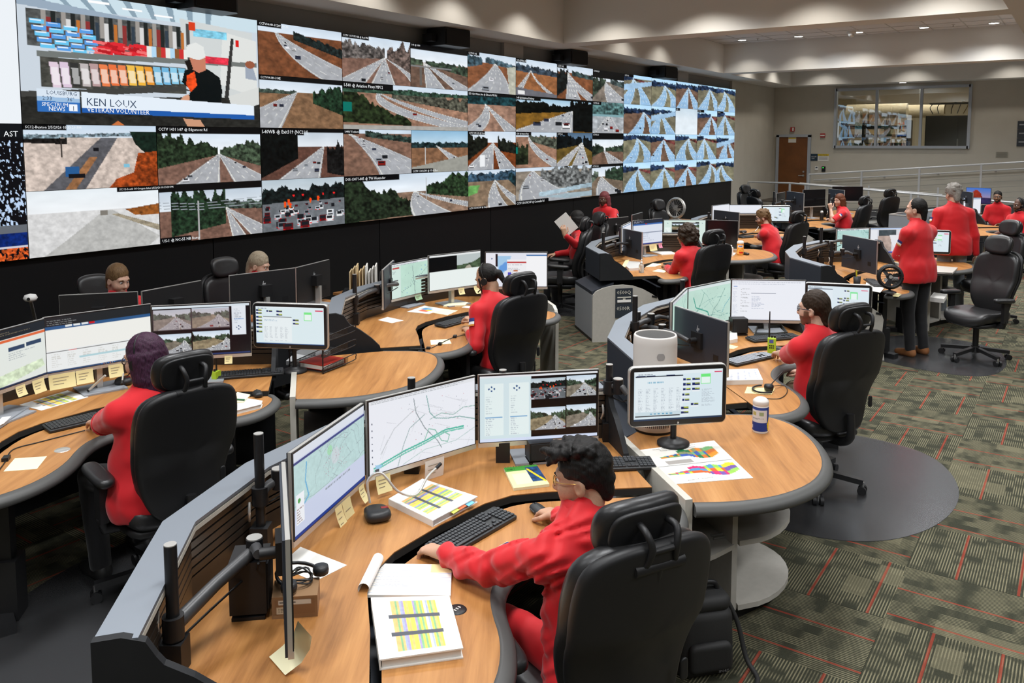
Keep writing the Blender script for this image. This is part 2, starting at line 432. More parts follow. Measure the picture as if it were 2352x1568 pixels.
# sprinklers and a ceiling camera
for k, (x, y) in enumerate(((17.7, 5.9), (17.7, 2.2))):
    t = thing('fire_sprinkler', 'small white sprinkler head in ceiling tile, '+('end near the video wall' if k == 0 else 'end near the side soffit'), 'sprinkler', (x, y, zl), 'ceiling sprinklers')
    MB().lathe((x, y, zl), [(.035, 0), (.035, -.006), (.012, -.01), (.01, -.04), (.022, -.045), (.022, -.05)], 12).build('sprinkler_head', m_silver, t)
p = at(1956, 72, Z_CEIL); t = thing('ceiling_camera', 'white dome camera on the ceiling tiles between two downlights', 'camera', (p.x, p.y, zl))
MB().lathe((p.x, p.y, zl), [(.09, 0), (.09, -.03), (.07, -.04)], 16).build('base', m_ceilp, t)
MB().lathe((p.x, p.y, zl-.04), [(.065, 0), (.06, -.035), (.035, -.06), (0, -.068)], 16).build('dome', m_silver, t)

# speakers over the screens
m_spk = M('black_speaker_grille', (.01, .01, .011), .8, bump=.4, bscale=400)
sl = ['above the news broadcast', 'above the second column of road feeds', 'above the middle road feeds', 'above the far small feeds']
for k, (x0, x1) in enumerate(((4.98, 5.5), (8.8, 9.36), (12.1, 12.66), (15.85, 16.45))):
    xm = (x0+x1)/2; t = thing('wall_speaker', 'black box speaker mounted on the grey wall '+sl[k], 'speaker', (xm, 7.3, 3.66), 'speakers over the video wall')
    MB().prism([(x0, 7.18), (x1-.06, 7.14), (x1, 7.2), (x1, 7.5), (x0, 7.5)], 3.64, 3.87).build('cabinet', m_black, t)
    MB().box((xm-.03, 7.15, 3.755), ((x1-x0)*.82, .02, .19), math.atan2(-.04, x1-.06-x0)).build('grille', m_spk, t)
    MB().box((x0-.06, 7.4, 3.74), (.1, .16, .1)).build('bracket', m_black, t)

# ------------------------------------------------------------------ observation window and the rack room behind it
m_frame = M('window_frame_paint', (.42, .46, .52), .45)
def glass_mat(name, tint=(1, 1, 1), fac=.12):
    m = bpy.data.materials.new(name); n = NT(m)
    g = n.node('ShaderNodeBsdfGlossy'); g.inputs['Roughness'].default_value = .01; g.inputs[0].default_value = (.9, .95, 1, 1)
    tr = n.node('ShaderNodeBsdfTransparent'); tr.inputs[0].default_value = (*tint, 1)
    fr = n.node('ShaderNodeFresnel'); fr.inputs[0].default_value = 1.5
    mx = n.node('ShaderNodeMixShader'); n.l.new(n.math('ADD', fr.outputs[0], fac, clamp=True), mx.inputs[0]); n.l.new(tr.outputs[0], mx.inputs[1]); n.l.new(g.outputs[0], mx.inputs[2])
    n.l.new(mx.outputs[0], n.out.inputs[0]); return m
m_glass = glass_mat('window_glass', (.9, .93, .92), .16)
win = MB(); fx = X_BACK-.01
for y in (WY0, WY1): win.box((fx, y, (WZ0+WZ1)/2), (.12, .07, WZ1-WZ0+.07))
for z in (WZ0, WZ1): win.box((fx, (WY0+WY1)/2, z), (.12, WY1-WY0, .07))
win = struct(win.build('window_1', m_frame))
my = [WY0, 3.68, 4.78, WY1]
for y in my[1:3]: MB().box((fx, y, (WZ0+WZ1)/2), (.1, .06, WZ1-WZ0-.07)).build('mullion', m_frame, win)
for y0, y1 in zip(my[:-1], my[1:]): MB().box((X_BACK+.02, (y0+y1)/2, (WZ0+WZ1)/2), (.008, y1-y0-.06, WZ1-WZ0-.07)).build('pane', m_glass, win)
rr = MB(); x0, x1, y0, y1, z0, z1 = X_BACK+.2, 31, 0.5, 9, 1.15, 4.3
rr.box((x1, (y0+y1)/2, (z0+z1)/2), (.1, y1-y0, z1-z0)); rr.box(((x0+x1)/2, y0, (z0+z1)/2), (x1-x0, .1, z1-z0)); rr.box(((x0+x1)/2, y1, (z0+z1)/2), (x1-x0, .1, z1-z0))
rr.box(((x0+x1)/2, (y0+y1)/2, z0), (x1-x0, y1-y0, .1)); rr.box(((x0+x1)/2, (y0+y1)/2, z1), (x1-x0, y1-y0, .1))
struct(rr.build('wall_rack_room', M('rack_room_paint', (.55, .48, .36), .8)))
for k, (x, y, sx, sy) in enumerate(((26.4, 6.6, .6, .6), (26.4, 4.9, .6, .6), (28.5, 4.8, .18, 2.4), (27.6, 4.2, .18, 2.2), (26.4, 2.9, .6, .6))):
    t = thing('ceiling_panel_light', ('square' if sx == .6 else 'long strip')+' ceiling light inside the rack room, number %d from the door side' % (k+1) if False else ['square lit ceiling panel behind the pane nearest the door', 'square lit ceiling panel behind the middle window pane', 'long strip light deep in the rack room', 'long strip light closer to the middle window pane', 'square lit ceiling panel behind the pane with the dark cabinet'][k].replace('nearest', 'next to'), 'light', (x, y, 4.2), 'rack room ceiling lights')
    MB().box((x, y, 4.225), (sx+.05, sy+.05, .03)).build('housing', m_silver, t); MB().box((x, y, 4.205), (sx, sy, .02)).build('diffuser', emit_mat('rack_room_tube', (1, .93, .8), 7), t)
area_light((27.5, 4.5, 4.15), 3, 3, 60, (1, .9, .75))
m_rack = M('dark_rack_metal', (.035, .037, .036), .35, .4)
t = thing('equipment_cabinet', 'tall dark equipment cabinet behind the observation window', 'cabinet', (26.3, 3.1, 1.25))
MB().box((26.5, 2.95, 2.15), (1.2, 1.7, 1.8)).build('body', m_rack, t)
for y in (2.55, 3.4): MB().box((25.88, y, 2.15), (.03, .8, 1.7)).build('door', M('rack_door', (.02, .021, .021), .3, .3), t)
MB().box((25.85, 2.98, 2.3), (.03, .03, .22)).build('handle', m_metal, t)
t = thing('equipment_rack', 'open equipment rack with cables behind the middle window pane', 'rack', (26.6, 5.0, 1.25))
for y in (4.3, 4.9, 5.5, 6.1): MB().box((26.5, y, 2.1), (.7, .05, 1.7)).build('upright', m_rack, t)
for k, z in enumerate((1.6, 1.9, 2.25, 2.5, 2.75)): MB().box((26.45, 5.2, z), (.6, 1.8, .09)).build('rack_unit', m_rack, t)
m_duct = M('duct_wrap', (.62, .52, .36), .5)
for k, (x, y, r, L, ax) in enumerate(((27.2, 4.5, .22, 1.7, 'Y'), (28.0, 3.6, .2, 1.4, 'Y'))):
    t = thing('air_duct', ['pale round air duct hanging behind the middle pane', 'short round air duct beside the dark cabinet top'][k], 'duct', (x, y, 3.2), 'rack room ducts')
    MB().tube([(x, y, 3.25), (x, y+L, 3.25)], r, 16).build('duct_shell', m_duct, t); MB().tube([(x, y+L/2, 3.45), (x, y+L/2, 4.24)], .012, 6).build('hanger', m_metal, t)
t = thing('cable_tray', 'black cable tray with loose wires above the dark cabinet', 'cable tray', (25.9, 3.1, 3.3))
MB().box((25.9, 2.95, 3.38), (.3, 1.5, .04)).build('tray', m_black, t)
for k in range(7): MB().tube(catmull([(25.8, 2.4+.2*k, 3.4), (25.8+.04*k, 2.5+.2*k, 3.5-.03*k), (25.75, 2.6+.18*k, 3.25), (25.7, 2.7+.15*k, 3.1)], 4), .012, 5).build('cable', M('tray_cable%d' % (k % 3), ((.02, .02, .02), (.5, .3, .05), (.3, .3, .32))[k % 3], .5), t)

# ------------------------------------------------------------------ door, signs and devices on the back wall
m_door = M('brown_veneer_door', (.19, .068, .016), .4, noise=.18, nscale=3)
DY0, DY1, DZ0, DZ1 = 6.56, 7.37, .36, 2.46
d = MB(); 
for y in (DY0-.04, DY1+.04): d.box((X_BACK-.03, y, (DZ0+DZ1)/2+.03), (.1, .08, DZ1-DZ0+.06))
d.box((X_BACK-.03, (DY0+DY1)/2, DZ1+.04), (.1, DY1-DY0+.16, .08)); door = struct(d.build('door_1', m_frame))
MB().box((X_BACK-.03, (DY0+DY1)/2, (DZ0+DZ1)/2), (.05, DY1-DY0, DZ1-DZ0)).build('door_leaf', m_door, door)
hd = MB(); hd.cyl((X_BACK-.055, 6.66, 1.37), .028, .02, 14, axis=(-1, 0, 0)); hd.bar((X_BACK-.09, 6.66, 1.37), (X_BACK-.09, 6.79, 1.37), .02, .02); hd.build('door_handle', m_metal, door)
MB().cyl((X_BACK-.055, 6.655, 1.48), .026, .02, 14, axis=(-1, 0, 0)).build('deadbolt', m_metal, door)
MB().box((X_BACK-.058, 7.0, 2.38), (.004, .22, .15)).build('caution_notice', m_paper, door)
MB().box((X_BACK-.061, 7.0, 2.43), (.004, .21, .035)).build('caution_band', M('sign_yellow', (.72, .52, .03), .6), door)

_texts = []
def text_later(*a, **k): _texts.append((a, k))
text3 = text_later
m_white = M('white_paint', (.85, .85, .83), .6); m_red = M('red_plastic', (.42, .02, .02), .4); m_ink = M('printed_ink', (.03, .03, .035), .7)
def wallsign(name, lab, cat, px, py, w, h, mat, depth=.02):
    p = atx(px, py, X_BACK); t = thing(name, lab, cat, (X_BACK, p.y, p.z))
    MB().box((X_BACK-depth/2, p.y, p.z), (depth, w, h)).build('plate', mat, t); return t, p
t, p = wallsign('fire_alarm', 'red fire alarm horn on the wall above the brown door', 'alarm', 1821, 297, .11, .13, m_red, .05)
MB().box((X_BACK-.055, p.y-.02, p.z), (.01, .04, .09)).build('strobe', m_white, t)
t, p = wallsign('exit_light', 'small red and white warning light beside the observation window', 'warning light', 1890, 311, .13, .11, m_red, .04)
MB().box((X_BACK-.045, p.y, p.z), (.01, .12, .035)).build('light_bar', m_white, t)
t, p = wallsign('room_sign', 'dark blue room sign next to the brown door', 'sign', 1870, 361, .19, .19, M('sign_navy', (.015, .04, .07), .5), .015)
for k in range(2): text3('lettering', ('CENTRAL', 'STORE')[k] if False else ('ROOM', '1101')[k], .045, (X_BACK-.017, p.y+.07, p.z-.0-.05*k), (0, -1, 0), (0, 0, 1), m_white, t)
t, p = wallsign('caution_sign', 'white caution notice with a yellow heading on the back wall', 'sign', 1891, 362, .3, .2, m_paper, .008)
MB().box((X_BACK-.01, p.y, p.z+.075), (.004, .3, .055)).build('yellow_heading', M('sign_yellow', (.72, .52, .03), .6), t)
text3('heading_text', 'CAUTION', .055, (X_BACK-.0125, p.y+.125, p.z+.055), (0, -1, 0), (0, 0, 1), m_ink, t)
for k in range(3): MB().box((X_BACK-.0095, p.y, p.z+.02-.035*k), (.002, .24, .012)).build('text_line', M('grey_ink', (.3, .3, .33), .8), t)
t, p = wallsign('thermostat', 'white thermostat on the wall beside the door', 'thermostat', 1876, 386, .09, .11, m_white, .03)
MB().box((X_BACK-.032, p.y, p.z+.02), (.004, .05, .03)).build('display', M('lcd_dark', (.02, .03, .06), .3), t)
t, p = wallsign('card_reader', 'black card reader with a green light beside the door', 'card reader', 1892, 388, .1, .15, m_black, .03)
MB().box((X_BACK-.032, p.y+.01, p.z+.035), (.004, .03, .015)).build('green_light', emit_mat('led_green', (.05, 1, .1), 2), t)
t, p = wallsign('wall_plate', 'small beige louvred plate on the wall above the ramp rail', 'wall plate', 2301, 355, .26, .14, M('beige_plate', (.38, .36, .30), .6), .015)
for k in range(5): MB().box((X_BACK-.018, p.y, p.z-.05+.025*k), (.006, .22, .01)).build('louvre', M('beige_plate2', (.28, .27, .23), .6), t)
p = atx(2346, 307, X_BACK)
t = thing('directory_board', 'stack of dark directory plates at the edge of the back wall', 'sign', (X_BACK, p.y-.1, p.z))
for k in range(3):
    MB().box((X_BACK-.015, p.y-.12, p.z+.215-.215*k), (.02, .42, .2)).build('name_plate', M('sign_slate', (.045, .055, .07), .5), t)
    MB().box((X_BACK-.027, p.y-.1, p.z+.225-.215*k), (.004, .3, .03)).build('name_text', M('grey_ink2', (.35, .37, .4), .8), t)

# ------------------------------------------------------------------ ramp along the back wall with rails
m_rampw = M('ramp_white_side', (.56, .55, .52), .7); m_rampd = M('ramp_dark_edge', (.05, .05, .052), .6)
m_rail = M('painted_rail', (.60, .61, .62), .35, .3)
RX0, RXM, RX1 = 21.9, 23.1, 24.25
def rampz(y, s): return .36 + s*(6.3-y)
ramp = MB().add([(RX0, 7.55, 0), (RX1, 7.55, 0), (RX1, 6.3, 0), (RX0, 6.3, 0), (RX0, 7.55, .36), (RX1, 7.55, .36), (RX1, 6.3, .36), (RX0, 6.3, .36)],
    [(3, 2, 1, 0), (4, 5, 6, 7), (0, 1, 5, 4), (1, 2, 6, 5), (2, 3, 7, 6), (3, 0, 4, 7)])
yl = -1.0
def wedge(mb, xa, xb, s, y0=6.3, y1=-1.5):
    z0, z1 = rampz(y0, s), max(.01, rampz(y1, s))
    mb.add([(xa, y0, 0), (xb, y0, 0), (xb, y1, 0), (xa, y1, 0), (xa, y0, z0), (xb, y0, z0), (xb, y1, z1), (xa, y1, z1)],
        [(3, 2, 1, 0), (4, 5, 6, 7), (0, 1, 5, 4), (1, 2, 6, 5), (2, 3, 7, 6), (3, 0, 4, 7)])
wedge(ramp, RXM, RX1, .083); wedge(ramp, RX0, RXM, -.06, y1=.4)
ramp = ramp.build('floor_ramp', m_rampw); struct(ramp)
for xa, s, y1 in ((RX0-.02, -.06, .4), (RXM-.02, .083, -1.5)):
    MB().add([(xa, 6.3, rampz(6.3, s)-.2), (xa, y1, max(.02, rampz(y1, s)-.2)), (xa, y1, rampz(y1, s)+.07), (xa, 6.3, rampz(6.3, s)+.07),
              (xa+.05, 6.3, rampz(6.3, s)-.2), (xa+.05, y1, max(.02, rampz(y1, s)-.2)), (xa+.05, y1, rampz(y1, s)+.07), (xa+.05, 6.3, rampz(6.3, s)+.07)],
             [(0, 1, 2, 3), (7, 6, 5, 4), (0, 4, 5, 1), (1, 5, 6, 2), (2, 6, 7, 3), (3, 7, 4, 0)]).build('ramp_edge', m_rampd, ramp)
def railing(name, lab, x, ys, s, h=1.0, lines=6, y_top=None):
    t = thing(name, lab, 'railing', (x, ys[0], 0))
    zt = lambda y: rampz(min(y, 6.3), s)
    top = [(x, y, zt(y)+h) for y in ys]
    MB().tube(top, .024, 10).build('top_rail', m_rail, t)
    for y in ys: MB().box((x, y, zt(y)+h/2-.01), (.045, .045, h)).build('post', m_rail, t)
    for k in range(lines):
        MB().tube([(x, ys[0], zt(ys[0])+.12+k*.13), (x, 6.3 if ys[0] > 6.3 else ys[0], zt(6.3)+.12+k*.13), (x, ys[-1], zt(ys[-1])+.12+k*.13)], .004, 5).build('cable_line', m_metal, t)
    return t
railing('ramp_railing', 'grey railing with cable infill climbing along the back wall ramp', RXM, [6.2, 4.85, 3.48, 2.12, .75, -.6], .083, 1.08)
railing('ramp_railing', 'grey railing along the lower ramp in front of the brown door', RX0, [7.45, 6.35, 5.0, 3.46, 2.0, .6], -.06, .9, 3)
t = thing('wall_handrail', 'grey handrail fixed to the back wall above the ramp', 'handrail', (RX1-.08, 6.35, 1.25))
MB().tube([(RX1-.07, 6.35, 1.25), (RX1-.07, -.6, 1.25+.083*6.95)], .02, 10).build('rail', m_rail, t)
for y in (5.9, 4.5, 3.2, 1.9): MB().cyl((RX1-.07, y, 1.23+.083*(6.35-y)), .03, .06, 10, axis=(1, 0, 0)).build('bracket', m_metal, t)
t = thing('ramp_handrail', 'pale inner handrail on the lower ramp descending from the landing', 'handrail', (RXM-.25, 6.4, 1.25))
MB().tube([(RXM-.3, 6.35, 1.22), (RXM-.3, 2.9, 1.03)], .024, 10).build('rail', m_rail, t)
for y in (6.2, 4.6, 3.0): MB().box((RXM-.3, y, .75), (.04, .04, .92)).build('post', m_rail, t)
# ------------------------------------------------------------------ pictures on screens: colours sampled on a fine grid of points
def lin(c):
    c = np.clip(np.asarray(c, float), 0, 1); return np.where(c <= .04045, c/12.92, ((c+.055)/1.055)**2.4)
def vnoise(w, h, fx, fy, seed, octv=3):
    r = np.random.default_rng(seed); out = np.zeros((h, w)); amp = 1; tot = 0
    for o in range(octv):
        gx, gy = max(2, int(fx*2**o)+2), max(2, int(fy*2**o)+2); g = r.random((gy, gx))
        x = np.linspace(0, gx-1.001, w); y = np.linspace(0, gy-1.001, h); xi = x.astype(int); yi = y.astype(int); xf = x-xi; yf = (y-yi)[:, None]
        a = g[yi][:, xi]*(1-xf)+g[yi][:, xi+1]*xf; b = g[yi+1][:, xi]*(1-xf)+g[yi+1][:, xi+1]*xf
        out += amp*(a*(1-yf)+b*yf); tot += amp; amp *= .55
    return out/tot
class Cv:
    def __init__(s, w, h, bg=(1, 1, 1), seed=0):
        s.w, s.h = int(w), int(h); s.a = np.empty((s.h, s.w, 3)); s.a[:] = bg
        s.X, s.Y = np.meshgrid((np.arange(s.w)+.5)/s.w, (np.arange(s.h)+.5)/s.h); s.seed = abs(seed)*131+7; s.r = np.random.default_rng(s.seed)
    def n(s, fx=12, fy=8, o=3): s.seed += 1; return vnoise(s.w, s.h, fx, fy, s.seed, o)
    def put(s, m, c, amt=0, n=None, al=1.0):
        if amt:
            n = s.n(s.w/5, s.h/4, 3) if n is None else n
            c = np.asarray(c)[None, None, :]*(1+amt*(n[..., None]-.5)*2); s.a[m] = (s.a*(1-al)+c*al)[m] if al < 1 else np.broadcast_to(c, s.a.shape)[m]
        else: s.a[m] = s.a[m]*(1-al)+np.asarray(c)*al
    def rect(s, x0, y0, x1, y1, c, amt=0, al=1.0): s.put((s.X >= x0) & (s.X < x1) & (s.Y >= y0) & (s.Y < y1), c, amt, al=al)
    def poly(s, P, c, amt=0, al=1.0):
        m = np.zeros(s.X.shape, bool); n = len(P)
        for i in range(n):
            (xa, ya), (xb, yb) = P[i], P[(i+1) % n]
            if ya == yb: continue
            m ^= ((ya > s.Y) != (yb > s.Y)) & (s.X < (xb-xa)*(s.Y-ya)/(yb-ya)+xa)
        s.put(m, c, amt, al=al)
    def line(s, P, c, w=.006, al=1.0, asp=None):
        asp = asp or s.w/s.h
        for (xa, ya), (xb, yb) in zip(P[:-1], P[1:]):
            dx, dy = (xb-xa)*asp, yb-ya; L2 = dx*dx+dy*dy or 1e-9
            px, py = (s.X-xa)*asp, s.Y-ya; t = np.clip((px*dx+py*dy)/L2, 0, 1)
            s.put(np.hypot(px-t*dx, py-t*dy) < w, c, al=al)
    def disc(s, x, y, r, c, al=1.0): s.put(np.hypot((s.X-x)*s.w/s.h, s.Y-y) < r, c, al=al)
    # ---- road scenes
    def sky(s, top=(.78, .85, .92), hor=(.95, .97, .99)):
        s.a[:] = np.asarray(top)*(1-s.Y[..., None]*2.2).clip(0, 1)+np.asarray(hor)*(s.Y[..., None]*2.2).clip(0, 1)
        s.a *= 1+.10*(s.n(4, 6)[..., None]-.5)
    def ground(s, hz, c, amt=.35): s.put(s.Y > hz, c, amt)
    def trees(s, x0, x1, yb0, yb1, h, c, amt=.7, hz_noise=.5):
        n = s.n(26, 2, 3)[0]; t = (s.X-x0)/(x1-x0+1e-9); yb = yb0+(yb1-yb0)*t
        hh = (h[0]+(h[1]-h[0])*t)*(1-hz_noise*.7+hz_noise*n[None, :]*1.4)
        m = (s.X >= x0) & (s.X <= x1) & (s.Y < yb) & (s.Y > yb-hh)
        k = s.n(s.w/3.2, s.h/3.2, 3); c = np.asarray(c); s.put(m, c, amt*1.6, k)
    def road(s, hz, vx, xb, wb, cur=0, c=(.62, .63, .65), line=True, top=0.0, dash=0):
        t = ((s.Y-hz)/(1-hz)).clip(0, 2); m0 = s.Y > hz+top
        xc = vx+(xb-vx)*t+cur*t*(1-t)*2; w = wb*(t*.97+.03)
        s.put(m0 & (np.abs(s.X-xc) < w/2), c, .10)
        if line:
            lw = np.maximum(.012*(t+.2), .6/s.w)
            for k in (-.5, .5): s.put(m0 & (np.abs(s.X-xc-k*w*.92) < lw*.5), (.93, .93, .9), al=.75)
        for d in range(dash):
            k = (d+1)/(dash+1)-.5
            s.put(m0 & (np.abs(s.X-xc-k*w*.92) < np.maximum(.006*(t+.15), .5/s.w)) & ((np.sqrt(t)*9 % 1) < .45), (.92, .92, .9), al=.75)
    def cars(s, hz, vx, xb, wb, cur, n, lo=.1, hi=.95, big=1.0):
        pal = [(.95, .95, .96), (.12, .13, .15), (.55, .57, .6), (.9, .9, .92), (.5, .1, .08), (.2, .22, .3)]
        for i in range(n):
            t = (lo+(hi-lo)*s.r.random())**1.3; k = s.r.choice([-.36, -.12, .14, .36]); y = hz+(1-hz)*t
            x = vx+(xb-vx)*t+cur*t*(1-t)*2+k*wb*t; sz = max(.05*wb/.5*t*big*1.6, 1.1/s.w); c = pal[int(s.r.integers(len(pal)))]
            s.rect(x-sz*.5, y-sz*.95*s.w/s.h*.5, x+sz*.5, y+.1*sz, c); s.rect(x-sz*.38, y-sz*.8*s.w/s.h*.5, x+sz*.38, y-sz*.45*s.w/s.h*.5, (.08, .09, .11))
            s.rect(x-sz*.5, y+.1*sz, x+sz*.5, y+.24*sz, (.1, .1, .1))
    def bar(s, f, c=(.05, .05, .055)): s.rect(0, 0, 1, f, c)
def screen_mat(name, strength):
    m = bpy.data.materials.new(name); n = NT(m); a = n.node('ShaderNodeAttribute', attribute_name='col')
    e = n.node('ShaderNodeEmission'); n.l.new(a.outputs['Color'], e.inputs[0]); e.inputs[1].default_value = strength
    g = n.node('ShaderNodeBsdfGlossy'); g.inputs[0].default_value = (.03, .03, .03, 1); g.inputs['Roughness'].default_value = .25
    ad = n.node('ShaderNodeAddShader'); n.l.new(e.outputs[0], ad.inputs[0]); n.l.new(g.outputs[0], ad.inputs[1]); n.l.new(ad.outputs[0], n.out.inputs[0])
    m.cycles.emission_sampling = 'NONE'; return m
m_led = screen_mat('led_wall_picture', 1.0); m_lcd = screen_mat('monitor_picture', .95)
def picture(name, cv, origin, xv, dv, mat, parent):
    """grid of points: origin = upper corner, xv across, dv downwards"""
    o, xv, dv = np.array(origin), np.array(xv), np.array(dv); h, w = cv.h, cv.w
    U, Vv = np.meshgrid(np.linspace(0, 1, w), np.linspace(0, 1, h))
    P = o+U[..., None]*xv+Vv[..., None]*dv
    idx = np.arange(h*w).reshape(h, w)
    F = np.stack([idx[:-1, :-1], idx[1:, :-1], idx[1:, 1:], idx[:-1, 1:]], -1).reshape(-1, 4)
    return mk(name, P.reshape(-1, 3), F, mat, parent, False, lin(cv.a.reshape(-1, 3)))
# ------------------------------------------------------------------ the video wall
VX0, VDX, VZ1, VDZ = 3.473, 1.2365, 3.65, .5775
YS = Y_WALL-.16
vw = thing('video_wall', 'wide bright video wall of road camera feeds and a news broadcast', 'video wall', (12, Y_WALL-.1, 1.34))
MB().box((VX0+6*VDX, Y_WALL-.12, 2.495), (16*VDX, .06, 2.31)).build('cabinet', m_black, vw)
m_glowtext = emit_mat('lit_caption', (.9, .93, .95), 1.0); m_navytext = emit_mat('navy_caption', (.05, .08, .14), 1.0)
m_bluetext = emit_mat('lit_white_caption', (1, 1, 1), 1.0)
def feed(c, r, w, h, painter, cap=None, capx=0.0, capy=0.0, caph=.05, capw=None, seed=None, box=True, res=1.0):
    x0 = VX0+c*VDX; x1 = x0+w*VDX; z1 = VZ1-r*VDZ
    d0 = math.hypot(x0, YS); d1 = math.hypot(x1, YS)
    def px(x):
        v = Vector((x, YS, 0)); return FPX*v.dot(_rt)/v.dot(_fw)
    W = int(max(26, min(300, abs(px(x1)-px(x0))*.62*res))); hp = FPX*h*VDZ/Vector(((x0+x1)/2, YS, 0)).dot(_fw)
    H = int(max(26, min(220, hp*.62*res)))
    cv = Cv(W, H, seed=(seed if seed is not None else c*17+r*5+3)); painter(cv)
    if cap and box:
        cw = capw if capw else min(.98, .0105*len(cap)*caph/.05/w*1.55*.6/ .6)
        cv.rect(capx, capy, capx+cw, capy+caph/h*1.55+.012, (.04, .04, .05))
    o = picture('video_feed', cv, (x0+.004, YS, z1-.002), (w*VDX-.008, 0, 0), (0, 0, -(h*VDZ-.004)), m_led, vw)
    if cap: text_later('caption', cap, caph*VDZ*1.15, (x0+.02+capx*w*VDX, YS-.004, z1-(capy*h+caph*1.25)*VDZ), (1, 0, 0), (0, 0, 1), m_glowtext, o)
    return o
BRN, RUST, OLV, DRK, GRN, GRY = (.52, .40, .32), (.55, .30, .17), (.36, .36, .24), (.10, .13, .09), (.20, .28, .19), (.66, .67, .69)
def hw(hz=.3, vx=.5, roads=((.5, .6, 0, 2, 4),), g=BRN, tl=None, tr=None, skyc=None, bar=0, blue=0, extra=None):
    def f(s):
        s.sky(*(skyc or ((.80, .86, .92), (.95, .97, .99)))); s.ground(hz, g)
        for T in (tl, tr):
            if T: s.trees(*T)
        for (xb, wb, cur, dash, nc) in roads:
            s.road(hz, vx, xb, wb, cur, GRY if not blue else (.66, .76, .84), True, 0, dash); s.cars(hz, vx, xb, wb, cur, nc)
        if extra: extra(s)
        if bar: s.bar(bar)
        if blue: s.a = s.a*np.array([.9, .98, 1.05])
    return f
def tv(s):
    s.a[:] = (.80, .84, .88); s.rect(0, 0, 1, .12, (.80, .88, .92))
    for k in range(9): s.poly([(.02+.09*k, 0), (.05+.09*k, 0), (.12+.08*k, .12), (.1+.08*k, .12)], (.55, .64, .7))
    for k in range(4): s.rect(.12+.13*k, .015+.02*k, .2+.13*k, .03+.02*k, (1, 1, 1))
    s.poly([(.0, .07), (.99, .22), (.99, .27), (0, .13)], (.60, .67, .74))                # upper rail
    s.rect(.03, .15, .86, .42, (.32, .33, .33), .5)
    s.poly([(.62, .08), (.97, .13), (.97, .85), (.8, .8), (.64, .5)], (.82, .84, .84)); s.poly([(.82, .15), (.99, .2), (.99, .72), (.8, .62)], (.88, .89, .88))
    for k in range(16):
        x = .08+.035*k; s.rect(x, .15, x+.016, .34-.05*s.r.random(), (.13, .15, .15) if k % 2 else (.62, .60, .58)); s.rect(x+.018, .2, x+.032, .36, [(.55, .2, .2), (.2, .25, .3), (.85, .85, .85), (.75, .45, .2)][k % 4])
    for i in range(4):
        for j in range(5): s.rect(.04+.058*i+.008*j, .225+.043*j+.012*i, .09+.058*i+.008*j, .258+.043*j+.012*i, (.35, .62, .90) if (i+j) % 2 else (.42, .78, .95)); s.rect(.045+.058*i+.008*j, .228+.043*j+.012*i, .08+.058*i+.008*j, .236+.043*j+.012*i, (.9, .95, 1))
    for k in range(60):
        x, y = .26+.2*s.r.random(), .33+.11*s.r.random(); s.poly([(x, y), (x+.05, y+.01), (x+.045, y+.035), (x-.005, y+.02)], [(.88, .16, .2), (.72, .1, .14), (.95, .45, .45)][k % 3])
    for k in range(9): s.rect(.475+.02*k, .34, .492+.02*k, .45, [(.92, .92, .9), (.7, .85, .95), (.55, .35, .2), (.8, .2, .2)][k % 4])
    s.poly([(.06, .455), (.99, .40), (.99, .44), (.06, .5)], (.45, .47, .46))             # shelf 1
    s.rect(.07, .5, .64, .72, (.28, .28, .26), .4)
    cols = [(.88, .80, .86), (.86, .78, .86), (.2, .2, .2), (.75, .72, .72), (.72, .6, .6), (.92, .5, .3), (.92, .45, .25), (.92, .5, .3), (.95, .75, .3), (.95, .72, .25), (.92, .6, .2), (.5, .75, .88), (.45, .72, .88), (.55, .8, .92), (.5, .75, .86)]
    for k, c in enumerate(cols):
        x = .1+.036*k; s.poly([(x, .53-.002*k), (x+.031, .53-.002*k), (x+.04, .72-.006*k), (x+.01, .72-.006*k)], c); s.poly([(x+.006, .57-.002*k), (x+.03, .57-.002*k), (x+.036, .70-.006*k), (x+.012, .70-.006*k)], tuple(min(1, v*.4+.58) for v in c))
    s.poly([(.0, .76), (.62, .66), (.66, .69), (.0, .82)], (.26, .26, .25))
    s.rect(.68, .15, .84, .22, (.5, .78, .88), .3); s.rect(.69, .38, .86, .44, (.85, .2, .28), .4)
    s.poly([(.645, .12), (.665, .12), (.665, .5), (.65, .5)], (.3, .3, .3)); s.poly([(.86, .2), (.875, .2), (.84, .74), (.82, .74)], (.2, .2, .2))
    s.rect(.66, .1, .69, .17, (.85, .25, .12)); s.rect(.885, .21, .9, .27, (.85, .1, .1))
    s.poly([(.93, .42), (.97, .44), (.99, .56), (.93, .55)], (.62, .66, .72)); s.disc(.955, .42, .035, (.6, .35, .25))
    s.poly([(.0, .8), (1, .72), (1, 1), (0, 1)], (.16, .16, .15), .4); s.poly([(.84, .72), (1, .62), (1, .78), (.86, .86)], (.85, .86, .85))
    # man in a dark shirt and pale cap
    s.poly([(.635, .52), (.69, .46), (.75, .5), (.8, .56), (.81, .68), (.8, .8), (.64, .79), (.66, .68), (.62, .62)], (.03, .06, .07)); s.poly([(.645, .56), (.68, .52), (.69, .64), (.66, .7), (.64, .64)], (.9, .3, .12), .3)
    s.poly([(.655, .49), (.66, .4), (.69, .37), (.735, .4), (.735, .5), (.70, .53)], (.78, .50, .40)); s.poly([(.636, .44), (.66, .42), (.675, .5), (.65, .51)], (.1, .08, .07))
    s.poly([(.64, .38), (.65, .3), (.69, .27), (.725, .3), (.735, .39), (.70, .42), (.65, .40)], (.90, .91, .90)); s.poly([(.60, .8), (.625, .74), (.65, .72), (.655, .76), (.63, .81)], (.85, .62, .5))
